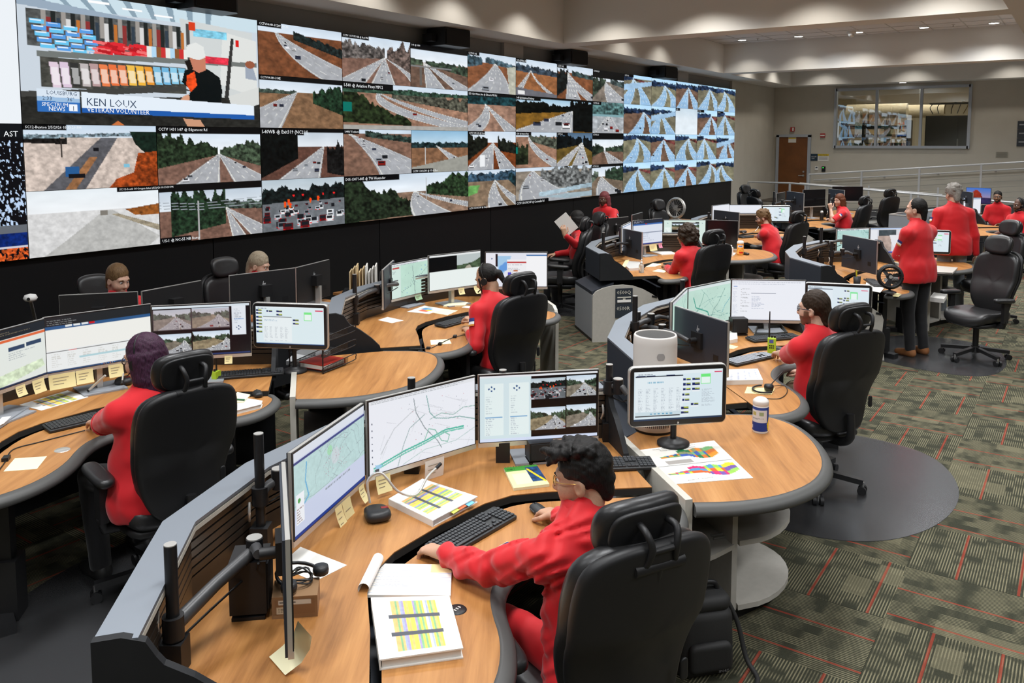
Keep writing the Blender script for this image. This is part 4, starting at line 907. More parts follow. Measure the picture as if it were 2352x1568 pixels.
for off_, lab in (((0, 2.60), 'rounded storage unit holding the mesh tray and red binder'), ((7.37, 2.53), 'rounded storage unit with the orange wipes canister'),
                  ((3.28+7.9-3.28, .15), 'rounded storage unit beside the standing person with folded arms')):
    tree_copy(st0, (4.0+off_[0], 1.5+off_[1], 0), 0, lab)
# plain desks in the row by the video wall
def back_desk(name, lab, x0, x1, y0, y1):
    t = thing(name, lab, 'desk', ((x0+x1)/2, (y0+y1)/2, 0), 'desks along the video wall')
    MB().box(((x0+x1)/2, (y0+y1)/2, .748), (x1-x0, y1-y0, .024)).build('worktop', WOODS, t)
    MB().box(((x0+x1)/2, y0+.03, .45), (x1-x0-.1, .03, .57)).build('modesty_panel', m_blackm, t)
    for x in (x0+.08, x1-.08): MB().box((x, (y0+y1)/2, .37), (.06, y1-y0-.1, .735)).build('leg', m_black, t)
back_desk('straight_desk', 'desk behind the dark monitors where two people sit by the video wall', 3.0, 5.75, 5.83, 6.28)
back_desk('straight_desk', 'desk by the video wall where the person holding a paper sits', 11.0, 13.4, 5.72, 6.2)
back_desk('straight_desk', 'desk with dark monitors behind the auburn-haired person', 17.9, 20.0, 4.0, 4.75)
back_desk('straight_desk', 'desk with the wallpaper monitor near the ramp', 18.8, 21.2, 1.75, 2.5)
back_desk('straight_desk', 'desk of far dark monitors under the brown door', 16.3, 17.85, 5.05, 5.6)
# free-standing pale end panel beside the third console
t = thing('end_panel_screen', 'pale curved end panel beside the console of the person with the ponytail', 'end panel', (6.75, 4.1, 0))
a, b = Vector((3.50+3.22, 1.52+2.60, 0)), Vector((3.82+3.22, 1.90+2.60, 0)); d = b-a; n = Vector((-d.y, d.x, 0)).normalized()*.016; prof = [(0, 0), (0, .60), (.02, .68), (.08, .73), (.2, .76), (1, .77), (1, 0)]; vs = []
for s_ in (-1, 1):
    for u, z in prof: p = a+d*u+n*s_; vs.append((p.x, p.y, z))
k = len(prof); MB().add(vs, [tuple(range(k)), tuple(range(2*k-1, k-1, -1))]+[(i, k+i, k+(i+1) % k, (i+1) % k) for i in range(k)]).build('panel', m_grey_edge, t)
# ------------------------------------------------------------------ task chairs with head rests
def make_chair(head=True):
    t = thing('office_chair', 'chair', 'chair', (0, 0, 0), 'black leather task chairs')
    seat = [(-.25, -.22), (-.26, 0), (-.26, .16), (-.22, .25), (-.1, .285), (0, .29), (.1, .285), (.22, .25), (.26, .16), (.26, 0), (.25, -.22), (.14, -.255), (-.14, -.255)]
    MB().slab(smoothpoly(seat, 2), .11, .045, lambda x, y, z: (x, y, .47+z+.03*(abs(x)/.26)**3-.035*max(0, (y-.12)/.16)**2+.0*y)).build('seat', m_leather, t)
    MB().slab(smoothpoly([(p[0]*.92, p[1]*.9) for p in seat], 1), .04, .015, lambda x, y, z: (x, y, .405+z)).build('seat_pan', m_shell, t)
    bo = [(-.15, 0), (-.195, .08), (-.225, .2), (-.25, .35), (-.25, .50), (-.225, .60), (-.13, .645), (0, .65), (.13, .645), (.225, .60), (.25, .50), (.25, .35), (.225, .2), (.195, .08), (.15, 0), (.08, -.03), (-.08, -.03)]
    def bend(off):
        def f(x, v, z):
            y = -.235+off+z-.12*(v/.65)+.05*math.sin(min(1, v/.35)*math.pi)*.8+.75*x*x
            return (x, y, .50+v)
        return f
    MB().slab(smoothpoly(bo, 2), .09, .04, bend(0.0)).build('backrest', m_leather, t)
    sh = MB().slab(smoothpoly([(p[0]*1.02, p[1]*1.02) for p in bo], 2), .05, .022, bend(-.06)).build('back_shell', m_shell, t)
    MB().slab(rrect(.03, .075, .013), .02, .008, lambda x, v, z: (x+.17, -.335+z*.6, .66+v)).build('lever', m_black, sh)
    MB().tube(catmull([(0, -.1, .38), (0, -.26, .39), (0, -.345, .45), (0, -.34, .60)], 4), [.03]*5+[.028]*4+[.025]*4, 8).build('back_bracket', m_shell, t)
    for s in (-1, 1):
        a = MB().slab(smoothpoly([(-.045, -.13), (-.05, 0), (-.045, .13), (0, .155), (.045, .13), (.05, 0), (.045, -.13), (0, -.15)], 2), .045, .02, lambda x, y, z, s=s: (x+s*.31, y+.02, .685+z+.01*math.sin(y*8))).build('armrest', m_leather, t)
        MB().box((s*.31, 0, .56), (.035, .075, .22)).build('arm_post', m_shell, a); MB().tube([(s*.31, 0, .47), (s*.30, 0, .41), (s*.12, 0, .385)], [.026, .028, .025], 8).build('arm_bracket', m_shell, a)
    MB().box((0, -.02, .375), (.2, .26, .05)).build('mechanism', m_shell, t)
    MB().cyl((0, 0, .09), .03, .28, 14).build('gas_lift', m_black, t)
    hub = MB().cyl((0, 0, .075), .055, .07, 14, .04).build('hub', m_shell, t)
    for k in range(5):
        a = math.radians(72*k+20); d = Vector((math.cos(a), math.sin(a), 0)); n = Vector((-d.y, d.x, 0))
        b = MB().bar(d*.03+Vector((0, 0, .115)), d*.34+Vector((0, 0, .085)), .045, .035).build('base_arm', m_shell, t)
        for s in (-1, 1): MB().cyl(d*.335+n*(.012 if s > 0 else -.034)+Vector((0, 0, .03)), .029, .022, 14, axis=n).build('caster_wheel', m_black, b)
        MB().cyl(d*.335+Vector((0, 0, .03)), .012, .055, 8).build('caster_stem', m_metal, b)
    if head:
        hp = [(-.14, -.06), (-.155, 0), (-.15, .07), (-.11, .105), (0, .115), (.11, .105), (.15, .07), (.155, 0), (.14, -.06), (.09, -.09), (0, -.095), (-.09, -.09)]
        h = MB().slab(smoothpoly(hp, 2), .075, .034, lambda x, v, z: (x, -.325+z+1.6*x*x-.25*v, 1.215+v)).build('headrest', m_leather, t)
        MB().slab(smoothpoly([(p[0]*.86, p[1]*.84) for p in hp], 2), .02, .008, lambda x, v, z: (x, -.370+z+1.6*x*x-.25*v, 1.215+v)).build('headrest_shell', m_shell, h)
        for s in (-1, 1):
            MB().tube(catmull([(s*.05, -.385, 1.265), (s*.055, -.43, 1.255), (s*.045, -.445, 1.21), (s*.05, -.43, 1.165), (s*.06, -.415, 1.145)], 4), .011, 8).build('headrest_bar', m_shell, h)
        MB().tube([(-.05, -.44, 1.20), (.05, -.44, 1.20)], .009, 8).build('cross_bar', m_shell, h)
        MB().tube([(-.09, -.415, 1.142), (.09, -.415, 1.142)], .02, 10).build('pivot_tube', m_shell, h)
        MB().tube([(0, -.415, 1.135), (0, -.40, 1.08)], .017, 8).build('headrest_stem', m_shell, h)
    return t
ch0 = make_chair()
CH = [  # seat position, heading of the sitter, label
    (2.40, 1.36, 62, 'black leather chair of the black-haired person at the closest desk'.replace('closest', 'big front')),
    (2.43, 3.91, 80, 'black leather chair of the purple-haired person'),
    (5.45, 3.93, 74, 'black leather chair of the person with the ponytail'),
    (5.70, 1.46, 58, 'black leather chair standing on the clear oval floor mat'),
    (9.42, 3.84, 66, 'black leather chair of the curly-haired person'),
    (12.55, 3.80, 75, 'black leather chair of the bearded person'),
    (16.72, 3.75, 80, 'black leather chair of the person with auburn hair'),
    (10.12, .90, 150, 'empty black chair beside the standing people, arms towards the storage unit'),
    (12.3, .98, 140, 'empty black chair further along the aisle, behind the other empty one'),
    (16.9, .98, 150, 'black chair of the bearded person with a headset near the ramp'),
    (3.63, 6.5, 262, 'black chair of the brown-haired person by the video wall'),
    (4.92, 6.5, 266, 'black chair of the fair-haired person by the video wall'),
    (10.35, 6.0, 140, 'black chair of the person with long black hair holding a paper'),
    (9.62, 5.85, 120, 'empty black chair in front of the person holding a paper'),
    (13.5, 5.9, 262, 'black chair behind the big silver fan'),
    (19.1, 6.3, 250, 'far empty chair by the corner table, headrest turned sideways'),
    (17.9, 5.65, 320, 'far chair beside the black monitor arm'),
    (19.55, 3.75, 60, 'far empty black chair beside the lower ramp rail'),
    (15.3, -.05, 150, 'black chair at the edge of the aisle, nearly cut by the picture edge'),
]
for i, (x, y, hd, lab) in enumerate(CH):
    if i == 0:
        ch0.location = (x, y, .004); ch0.rotation_euler = (0, 0, math.radians(hd-90)); ch0['label'] = lab
    else:
        c = tree_copy(ch0, (x, y, .004), math.radians(hd-90), lab)
        if i in (10, 11): c.scale = (.93, .93, .93)
for o in ch0.children:
    if o.name.startswith('headrest'): o.location.z = -.055
# ------------------------------------------------------------------ what the monitors show
def text_rows(s, x0, y0, x1, y1, rows, c=(.55, .58, .62), fill=.8, al=.8):
    for k in range(rows):
        y = y0+(y1-y0)*(k+.3)/rows; w = (x1-x0)*fill*(.45+.55*s.r.random()); x = x0
        while x < x0+w: ww = .006+.03*s.r.random(); s.rect(x, y, min(x+ww, x0+w), y+(y1-y0)/rows*.42, c, al=al); x += ww+.008
def toolbar(s, h=.05): s.rect(0, 0, 1, h, (.90, .91, .93)); text_rows(s, .02, .01, .9, h, 2, (.6, .62, .66), 1)
def s_map(s, bg=(.76, .88, .83), line=(.35, .55, .55), n=9, top=True):
    s.a[:] = bg; s.a *= 1+.08*(s.n(5, 4)[..., None]-.5)
    for k in range(n):
        P = [(s.r.random(), s.r.random())]; a = s.r.random()*6.28
        for j in range(7): a += (s.r.random()-.5)*.9; P.append((P[-1][0]+.11*math.cos(a), P[-1][1]+.15*math.sin(a)))
        s.line(P, line, .004, .6)
    for k in range(70): s.rect(*(lambda x, y: (x, y, x+.012, y+.007))(s.r.random(), s.r.random()), (.5, .6, .62), al=.7)
    if top: toolbar(s, .07)
def s_map4(s):
    s_map(s); s.line([(.12, .25), (.18, .5), (.32, .58), (.45, .66), (.52, .9), (.56, 1)], (.25, .62, .55), .014); s.line([(.36, .18), (.3, .4), (.2, .6)], (.3, .55, .5), .006); s.line([(.86, .16), (.7, .5), (.6, .62), (.54, .8)], (.3, .5, .48), .006); s.line([(1, .42), (.86, .6), (.8, .75)], (.35, .65, .72), .008)
    s.rect(0, 0, 1, .06, (.85, .90, .9))
def s_browsermap(s):
    s.a[:] = (.80, .83, .92); s.rect(0, 0, 1, .10, (.87, .89, .93)); s.rect(0, .11, 1, .145, (.27, .29, .52)); m = (s.Y > .145) & (s.Y < .66-.0*s.X)
    s.put(m, (.74, .85, .85), .05)
    for k in range(16):
        P = [(.15+.85*s.r.random(), .15+.5*s.r.random())]; a = s.r.random()*6.28
        for j in range(6): a += (s.r.random()-.5)*1.2; P.append((P[-1][0]+.07*math.cos(a), min(.65, max(.15, P[-1][1]+.08*math.sin(a)))))
        s.line(P, (.60, .66, .68), .004, .7)
    s.line([(.16, .2), (.14, .4), (.18, .6), (.12, .66)], (.45, .70, .85), .012); s.disc(.47, .26, .06, (.66, .86, .72)); s.disc(.55, .38, .10, (.86, .84, .88), .5)
    for k in range(50): s.rect(*(lambda x, y: (x, y, x+.008, y+.008))(.35+.4*s.r.random(), .2+.4*s.r.random()), (.72, .5, .58), al=.7)
    s.rect(.02, .5, .12, .85, (.94, .95, .97)); s.disc(.06, .58, .03, (.35, .65, .35)); text_rows(s, .03, .66, .11, .84, 6, (.6, .5, .5), 1)
    text_rows(s, .4, .68, .98, .72, 1); s.rect(0, .955, 1, 1, (.16, .25, .55))
def s_streets(s):
    s.a[:] = (.93, .94, .97); toolbar(s, .05)
    G = (.72, .74, .77)
    for k in range(26):
        x, y = .08+.9*s.r.random(), .12+.8*s.r.random(); a = s.r.choice([.3, .35, 1.85, 1.9])+s.r.random()*.2; L = .08+.16*s.r.random(); s.line([(x, y), (x+L*math.cos(a), y+1.5*L*math.sin(a))], (.82, .83, .86), .003)
    s.line([(.4, .1), (.42, .3), (.5, .55), (.62, .78), (.66, .9)], (.6, .64, .66), .007); s.line([(.52, .1), (.55, .35), (.6, .45), (.72, .5), (.84, .52), (1, .62)], (.55, .70, .69), .007); s.line([(.55, .45), (.66, .4), (.78, .47), (.88, .4), (1, .42)], (.62, .74, .72), .006)
    s.line([(.04, .92), (.3, .80), (.5, .74), (.7, .66), (.88, .68)], (.35, .74, .66), .012); s.line([(.04, .955), (.3, .835), (.5, .772), (.7, .69), (.88, .71)], (.45, .78, .70), .010)
    s.line([(.5, .72), (.54, .58), (.6, .62), (.66, .8), (.72, .84), (.74, .75), (.66, .66)], (.55, .76, .70), .007); s.line([(.1, .75), (.22, .45), (.36, .3), (.44, .22)], (.75, .77, .79), .005); s.line([(.25, .98), (.3, .72), (.36, .5), (.5, .36)], (.55, .66, .66), .005)
    s.line([(.3, .98), (.5, .86), (.8, .86), (1, .74)], (.66, .78, .76), .004)
    for k in range(40): s.rect(*(lambda x, y: (x, y, x+.006, y+.008))(.25+.7*s.r.random(), .15+.75*s.r.random()), [(.8, .45, .5), (.4, .45, .5)][k % 2], al=.8)
    for k in range(7): s.rect(.02, .3+.09*k, .032, .32+.09*k, (.35, .38, .45))
    s.poly([(.05, .88), (.12, .9), (.06, .98)], (.62, .80, .92)); s.rect(.05, .94, .085, .99, (.3, .3, .32)); s.rect(0, .985, 1, 1, (.9, .9, .95))
def feed_mini(s, x0, y0, x1, y1, kind):
    t = Cv(max(8, int(s.w*(x1-x0))), max(8, int(s.h*(y1-y0))), seed=kind+s.seed)
    (traffic if kind == 0 else hw(.35, .5+.1*kind, ((.4, .6, .1*kind, 2, 8), (.95, .4, 0, 2, 8)), (.5, .47, .42) if kind % 2 else (.55, .5, .4), (0, .5, .5, .4, (.35, .1), (.2, .25, .2)), (.6, 1, .4, .6, (.15, .4), (.22, .28, .22))))(t)
    i0, j0 = int(y0*s.h), int(x0*s.w); s.a[i0:i0+t.h, j0:j0+t.w] = t.a[:s.h-i0, :s.w-j0]
def s_cctv(s):
    s.a[:] = (.06, .04, .05); s.rect(0, 0, 1, .03, (.9, .91, .93)); s.rect(0, .03, .43, 1, (.83, .90, .92)); s.rect(.04, .12, .2, .9, (.90, .95, .95)); s.rect(.245, .12, .41, .9, (.90, .95, .95))
    for x in (.12, .33):
        for dx, dy in ((0, -.03), (0, .03), (-.022, 0), (.022, 0)): s.disc(x+dx-.02, .2+dy, .014, (.2, .35, .55))
        text_rows(s, x-.07, .3, x+.07, .58, 8, (.75, .8, .82), .4); s.rect(x-.075, .62, x+.07, .635, (.45, .65, .82)); text_rows(s, x-.07, .64, x+.07, .9, 9, (.7, .74, .78), .5)
    feed_mini(s, .43, .08, .73, .4, 0); feed_mini(s, .735, .06, .99, .38, 1); feed_mini(s, .43, .52, .73, .86, 2); feed_mini(s, .735, .5, .99, .84, 3); s.rect(0, .955, 1, 1, (.84, .88, .97))
def s_cctv2(s):
    s.a[:] = (.10, .08, .09); s.rect(0, 0, 1, .05, (.86, .9, .93)); feed_mini(s, .02, .08, .40, .48, 1); feed_mini(s, .405, .07, .79, .47, 2); feed_mini(s, .02, .55, .40, .93, 3); feed_mini(s, .405, .53, .79, .93, 4)
    s.a[(s.Y > .07) & (s.Y < .48) & (s.X < .79)] = s.a[(s.Y > .07) & (s.Y < .48) & (s.X < .79)]*.6+np.array([.72, .62, .63])*.35
    s.rect(.81, .05, .96, .62, (.90, .92, .95)); text_rows(s, .83, .1, .95, .4, 8, (.7, .72, .76), .7); s.rect(.83, .3, .94, .315, (.5, .65, .85))
    for dx, dy in ((0, -.03), (0, .03), (-.02, 0), (.02, 0)): s.disc(.88+dx, .48+dy, .013, (.2, .3, .5))
    s.rect(0, .96, 1, 1, (.16, .22, .4))
def s_cctv5(s):
    s.a[:] = (.86, .93, .90); s.rect(.2, .08, .85, .92, (.05, .05, .05)); feed_mini(s, .2, .18, .85, .46, 2); feed_mini(s, .2, .6, .85, .9, 0); s.rect(.53, .1, .75, .14, (.8, .8, .8)); s.rect(.04, .3, .16, .9, (.93, .97, .96)); text_rows(s, .05, .4, .15, .85, 8, (.75, .8, .8), .7); s.disc(.1, .15, .02, (.4, .5, .6)); s.disc(.92, .15, .02, (.4, .5, .6)); s.rect(0, .96, 1, 1, (.85, .9, .98))
NV, YL = (.10, .15, .38), (.62, .66, .25)
def cadblocks(s, L):
    for x, y in L: s.rect(x, y, x+.03, y+.045, NV); s.rect(x+.034, y, x+.085, y+.045, YL, .6); s.rect(x+.034, y+.022, x+.085, y+.045, NV); s.rect(x, y+.05, x+.085, y+.075, (.93, .95, .97))
def s_cad(s):
    s.a[:] = (.87, .93, .95); s.rect(0, 0, 1, .05, (.90, .94, .96)); text_rows(s, .03, .04, .3, .08, 1); cadblocks(s, [(.01, .09), (.01, .17), (.01, .27), (.01, .36), (.01, .45), (.01, .54), (.01, .66), (.16, .1), (.31, .1), (.31, .2), (.55, .33), (.55, .42)])
    s.rect(.11, .27, .53, .93, (.92, .95, .96)); s.rect(.11, .27, .53, .285, (.2, .22, .25)); text_rows(s, .13, .33, .5, .4, 2, (.6, .7, .8), .6); [text_rows(s, .13+.075*k, .48, .19+.075*k, .92, 16, (.72, .75, .78), .9) for k in range(5)]
    s.rect(.71, .13, .82, .36, (.5, .92, .55)); s.rect(.717, .19, .813, .35, (.93, .97, .96)); s.rect(.87, .08, .98, .1, (.85, .2, .35)); s.rect(0, .965, 1, 1, (.15, .3, .5))
def s_cadbig(s):
    s.a[:] = (.86, .92, .95); s.rect(0, 0, 1, .07, (.90, .94, .96)); text_rows(s, .05, .045, .35, .08, 1); s.rect(.02, .1, .55, .88, (.90, .94, .96)); s.rect(.02, .1, .55, .12, (.12, .14, .2)); [s.rect(.03+.11*k, .085, .13+.11*k, .1, NV) for k in (0, 1, 3)]
    text_rows(s, .15, .2, .5, .26, 1, (.5, .7, .8), .8); [text_rows(s, .05+.085*k, .34, .11+.085*k, .82, 16, (.70, .74, .78), .9) for k in range(6)]; s.rect(.02, .82, .55, .9, (.80, .87, .90))
    for k in range(6): s.rect(.18+.045*k, .85, .205+.045*k, .87, (.3, .6, .75))
    s.rect(.02, .895, .52, .91, (.1, .1, .12))
    cadblocks(s, [(.55, .17), (.65, .17), (.55, .27), (.65, .27), (.55, .37), (.65, .37), (.54, .48), (.54, .58), (.64, .68), (.53, .75), (.53, .84)])
    s.rect(.75, .10, .86, .30, (.45, .92, .5)); s.rect(.757, .16, .853, .29, (.92, .97, .96)); text_rows(s, .76, .40, .93, .75, 15, (.68, .72, .76), .9); s.rect(.9, .055, .99, .07, (.85, .2, .38)); s.rect(0, .955, 1, 1, (.13, .22, .33))
def s_cadr(s):
    s.a[:] = (.88, .93, .96); text_rows(s, .03, .03, .3, .07, 1); s.rect(0, .1, .42, .85, (.90, .94, .97)); s.rect(0, .1, .42, .115, (.15, .2, .3)); [text_rows(s, .03+.09*k, .3, .1+.09*k, .8, 14, (.72, .75, .8), .9) for k in range(4)]
    cadblocks(s, [(.60, .12), (.60, .34), (.49, .38), (.59, .43), (.49, .48), (.59, .53), (.48, .63), (.42, .72), (.49, .74)]); s.rect(.7, .16, .81, .40, (.5, .92, .6)); s.rect(.707, .22, .803, .39, (.93, .98, .97)); text_rows(s, .72, .46, .86, .8, 10, (.78, .82, .85), .9); s.rect(.87, .09, .98, .11, (.9, .3, .45))
def s_sheet(s):
    s.a[:] = (.93, .94, .94); s.rect(0, 0, 1, .16, (.16, .17, .18)); text_rows(s, .02, .05, .5, .15, 3, (.6, .62, .62), .95); s.rect(0, .165, 1, .22, (.20, .36, .55)); s.rect(0, .22, 1, .60, (.95, .95, .93)); [s.rect(.18+.075*k, .17, .245+.075*k, .2, (.9, .92, .93)) for k in range(3)]; s.rect(.4, .165, .45, .2, (.8, .12, .15))
    s.rect(0, .62, 1, .635, (.25, .25, .26)); s.rect(.2, .62, .28, .635, (.8, .15, .15)); [text_rows(s, .05+.14*k, .66, .15+.14*k, .92, 7, (.82, .82, .80), .9) for k in range(7)]; s.rect(.3, .76, .8, .80, (.70, .83, .86)); s.rect(0, .965, 1, 1, (.20, .30, .45)); [s.rect(.5+.02*k, .972, .51+.02*k, .99, [(.3, .6, .95), (.9, .5, .3), (.9, .9, .9)][k % 3]) for k in range(7)]
def s_web(s):
    s.a[:] = (.90, .92, .90); s.rect(0, 0, 1, .16, (.13, .15, .18)); text_rows(s, .03, .03, .95, .14, 3, (.55, .5, .4), .9); s.rect(.08, .17, 1, .22, (.88, .42, .25)); s.rect(0, .16, .08, 1, (.08, .09, .12)); text_rows(s, .12, .3, .5, .7, 10, (.6, .63, .66), .7); s.rect(.55, .33, .74, .4, (.2, .28, .4)); s.rect(.76, .31, .95, .38, (.2, .28, .4)); text_rows(s, .55, .42, .95, .56, 4, (.6, .63, .66), .8)
    s.poly([(.1, .98), (.3, .8), (.6, .74), (.95, .68), (.98, .82), (.7, .9), (.4, .98)], (.84, .90, .78), .2); s.rect(0, .965, 1, 1, (.14, .2, .32))
def s_email(s):
    s.a[:] = (.94, .95, .98); s.rect(0, 0, 1, .05, (.90, .91, .94)); text_rows(s, .02, .03, .95, .12, 2, (.75, .77, .82), 1); s.rect(.03, .15, .08, .165, (.25, .45, .75)); text_rows(s, .02, .2, .11, .95, 26, (.80, .82, .88), .8)
    for k in range(9): s.rect(.13, .22+.07*k, .14, .235+.07*k, (.55, .53, .5)); text_rows(s, .15, .21+.07*k, .27, .25+.07*k, 2, (.70, .71, .73), .9)
    s.rect(.27, .32, .6, .335, (.45, .48, .55), al=.9); text_rows(s, .28, .4, .62, .72, 12, (.66, .70, .78), .5); s.rect(0, .97, 1, 1, (.90, .91, .95))
def s_docs(s):
    s.a[:] = (.90, .91, .95); s.rect(0, .0, .16, 1, (.92, .92, .95)); s.disc(.1, .18, .02, (.3, .4, .6)); s.rect(.165, .05, .2, .4, (.12, .1, .12)); s.poly([(.2, .1), (.42, .1), (.3, .6), (.2, .7)], (.65, .80, .92)); s.poly([(.22, .42), (.34, .25), (.36, .5), (.22, .6)], (.40, .62, .88))
    s.rect(.35, .2, .68, .65, (.95, .95, .96)); s.rect(.35, .27, .68, .30, (.75, .2, .2)); text_rows(s, .36, .33, .66, .6, 7, (.7, .7, .73), .9); s.rect(.45, .52, .52, .56, (.75, .4, .15)); s.rect(.66, .06, 1, .97, (.97, .97, .98)); s.rect(.66, .07, 1, .10, (.2, .42, .66)); s.rect(.36, .58, .42, .68, (.3, .3, .75))
def s_split(s):
    s.a[:] = (.93, .96, .95); s.rect(0, 0, 1, .06, (.92, .93, .93)); s.rect(0, .06, .53, .47, (.03, .035, .05)); t = .53
    s.rect(.53, .06, 1, .47, (.74, .78, .78)); s.poly([(.53, .36), (.72, .33), (.85, .3), (1, .18), (1, .47), (.53, .47)], (.28, .35, .26), .5); s.poly([(.72, .40), (.78, .37), (.82, .47), (.68, .47)], (.7, .68, .62)); text_rows(s, .5, .5, .7, .52, 1, (.5, .7, .5))
def s_map3(s):
    s_map(s, (.76, .89, .83), (.6, .72, .7), 5, True); s.rect(0, .07, .24, 1, (.84, .92, .89)); s.rect(.02, .1, .2, .15, (.75, .2, .22)); text_rows(s, .03, .2, .2, .3, 2); s.line([(.55, .15), (.57, .4), (.6, .7), (.62, 1)], (.55, .63, .62), .012); s.line([(.24, .85), (.5, .72), (.6, .5), (.8, .42), (1, .2)], (.5, .62, .62), .006); s.line([(.57, .42), (.5, .6), (.56, .7), (.62, .6)], (.5, .6, .6), .004)
    for x, y in ((.8, .3), (.75, .5), (.9, .2), (.35, .75), (.4, .9)): s.disc(x, y, .02, (.55, .72, .85))
def s_doc5(s):
    s.a[:] = (.88, .90, .95); s.rect(0, 0, 1, .14, (.18, .2, .26)); text_rows(s, .03, .03, .5, .12, 3, (.6, .6, .65), .9); s.rect(0, .15, 1, .2, (.25, .42, .7)); s.rect(0, .5, 1, .515, (.4, .45, .55)); text_rows(s, .3, .55, .9, .9, 8, (.72, .75, .82), .7); s.rect(0, .95, 1, 1, (.2, .25, .55)); s.rect(.4, .16, .46, .19, (.8, .2, .2))
def s_plain(s):
    s.a[:] = (.93, .94, .97); s.rect(0, 0, 1, .04, (.85, .88, .93)); s.rect(0, .07, 1, .09, (.45, .58, .75)); s.rect(0, .97, 1, 1, (.86, .88, .93))
def s_sat(s):
    s.a[:] = (.86, .87, .90); s.rect(0, 0, 1, .06, (.72, .80, .92)); s.rect(.02, .08, .16, .9, (.92, .93, .95)); s.rect(.2, .1, .6, .32, (.28, .32, .34), .4); s.rect(.18, .32, .5, .95, (.72, .64, .60), .25); s.poly([(.45, .3), (1, .25), (1, .95), (.62, .95), (.5, .6)], (.92, .92, .94)); s.rect(0, .95, 1, 1, (.2, .35, .8))
def s_wall(s):
    t = s.Y[..., None]; s.a[:] = np.array([.25, .45, .80])*(1-t)+np.array([.85, .62, .62])*t; s.poly([(.2, .6), (.3, .2), (.45, .12), (.6, .35), (.66, .6)], (.55, .18, .12), .4); s.rect(0, .62, 1, .95, (.22, .18, .34), .3); s.rect(0, .95, 1, 1, (.1, .12, .2))
def s_off(s): s.a[:] = (.012, .012, .014)

# ------------------------------------------------------------------ monitors
m_bez = M('thin_black_bezel', (.015, .015, .016), .35)
m_back = M('monitor_back_navy', (.030, .037, .052), .45, .1); m_backk = M('monitor_back_black', (.014, .014, .015), .45)
m_logo = M('logo_silver', (.75, .76, .78), .3, .5)
m_off = M('switched_off_screen', (.006, .006, .007), .18)
def hp_logo(c, d, up, n, s, parent):
    """four slanted strokes inside an open round mark"""
    mb = MB(); sl = up*.92+d*.32
    for k, (x, l0, l1) in enumerate(((-1.05, -.55, 1.35), (-.35, -.55, .45), (.35, -1.35, .45), (1.05, -.2, .45))):
        a = c+d*(x*s*.5)+sl*(l0*s); b = c+d*(x*s*.5)+sl*(l1*s); w = d*(s*.13)
        mb.add([a-w+n*.001, a+w+n*.001, b+w+n*.001, b-w+n*.001], [(0, 1, 2, 3)])
    mb.add([c+d*(-.5*s)+sl*(.38*s)+n*.001, c+d*(-.15*s)+sl*(.38*s)+n*.001, c+d*(-.15*s)+sl*(.55*s)+n*.001, c+d*(-.5*s)+sl*(.55*s)+n*.001], [(0, 1, 2, 3)])
    return mb.build('logo', m_logo, parent)
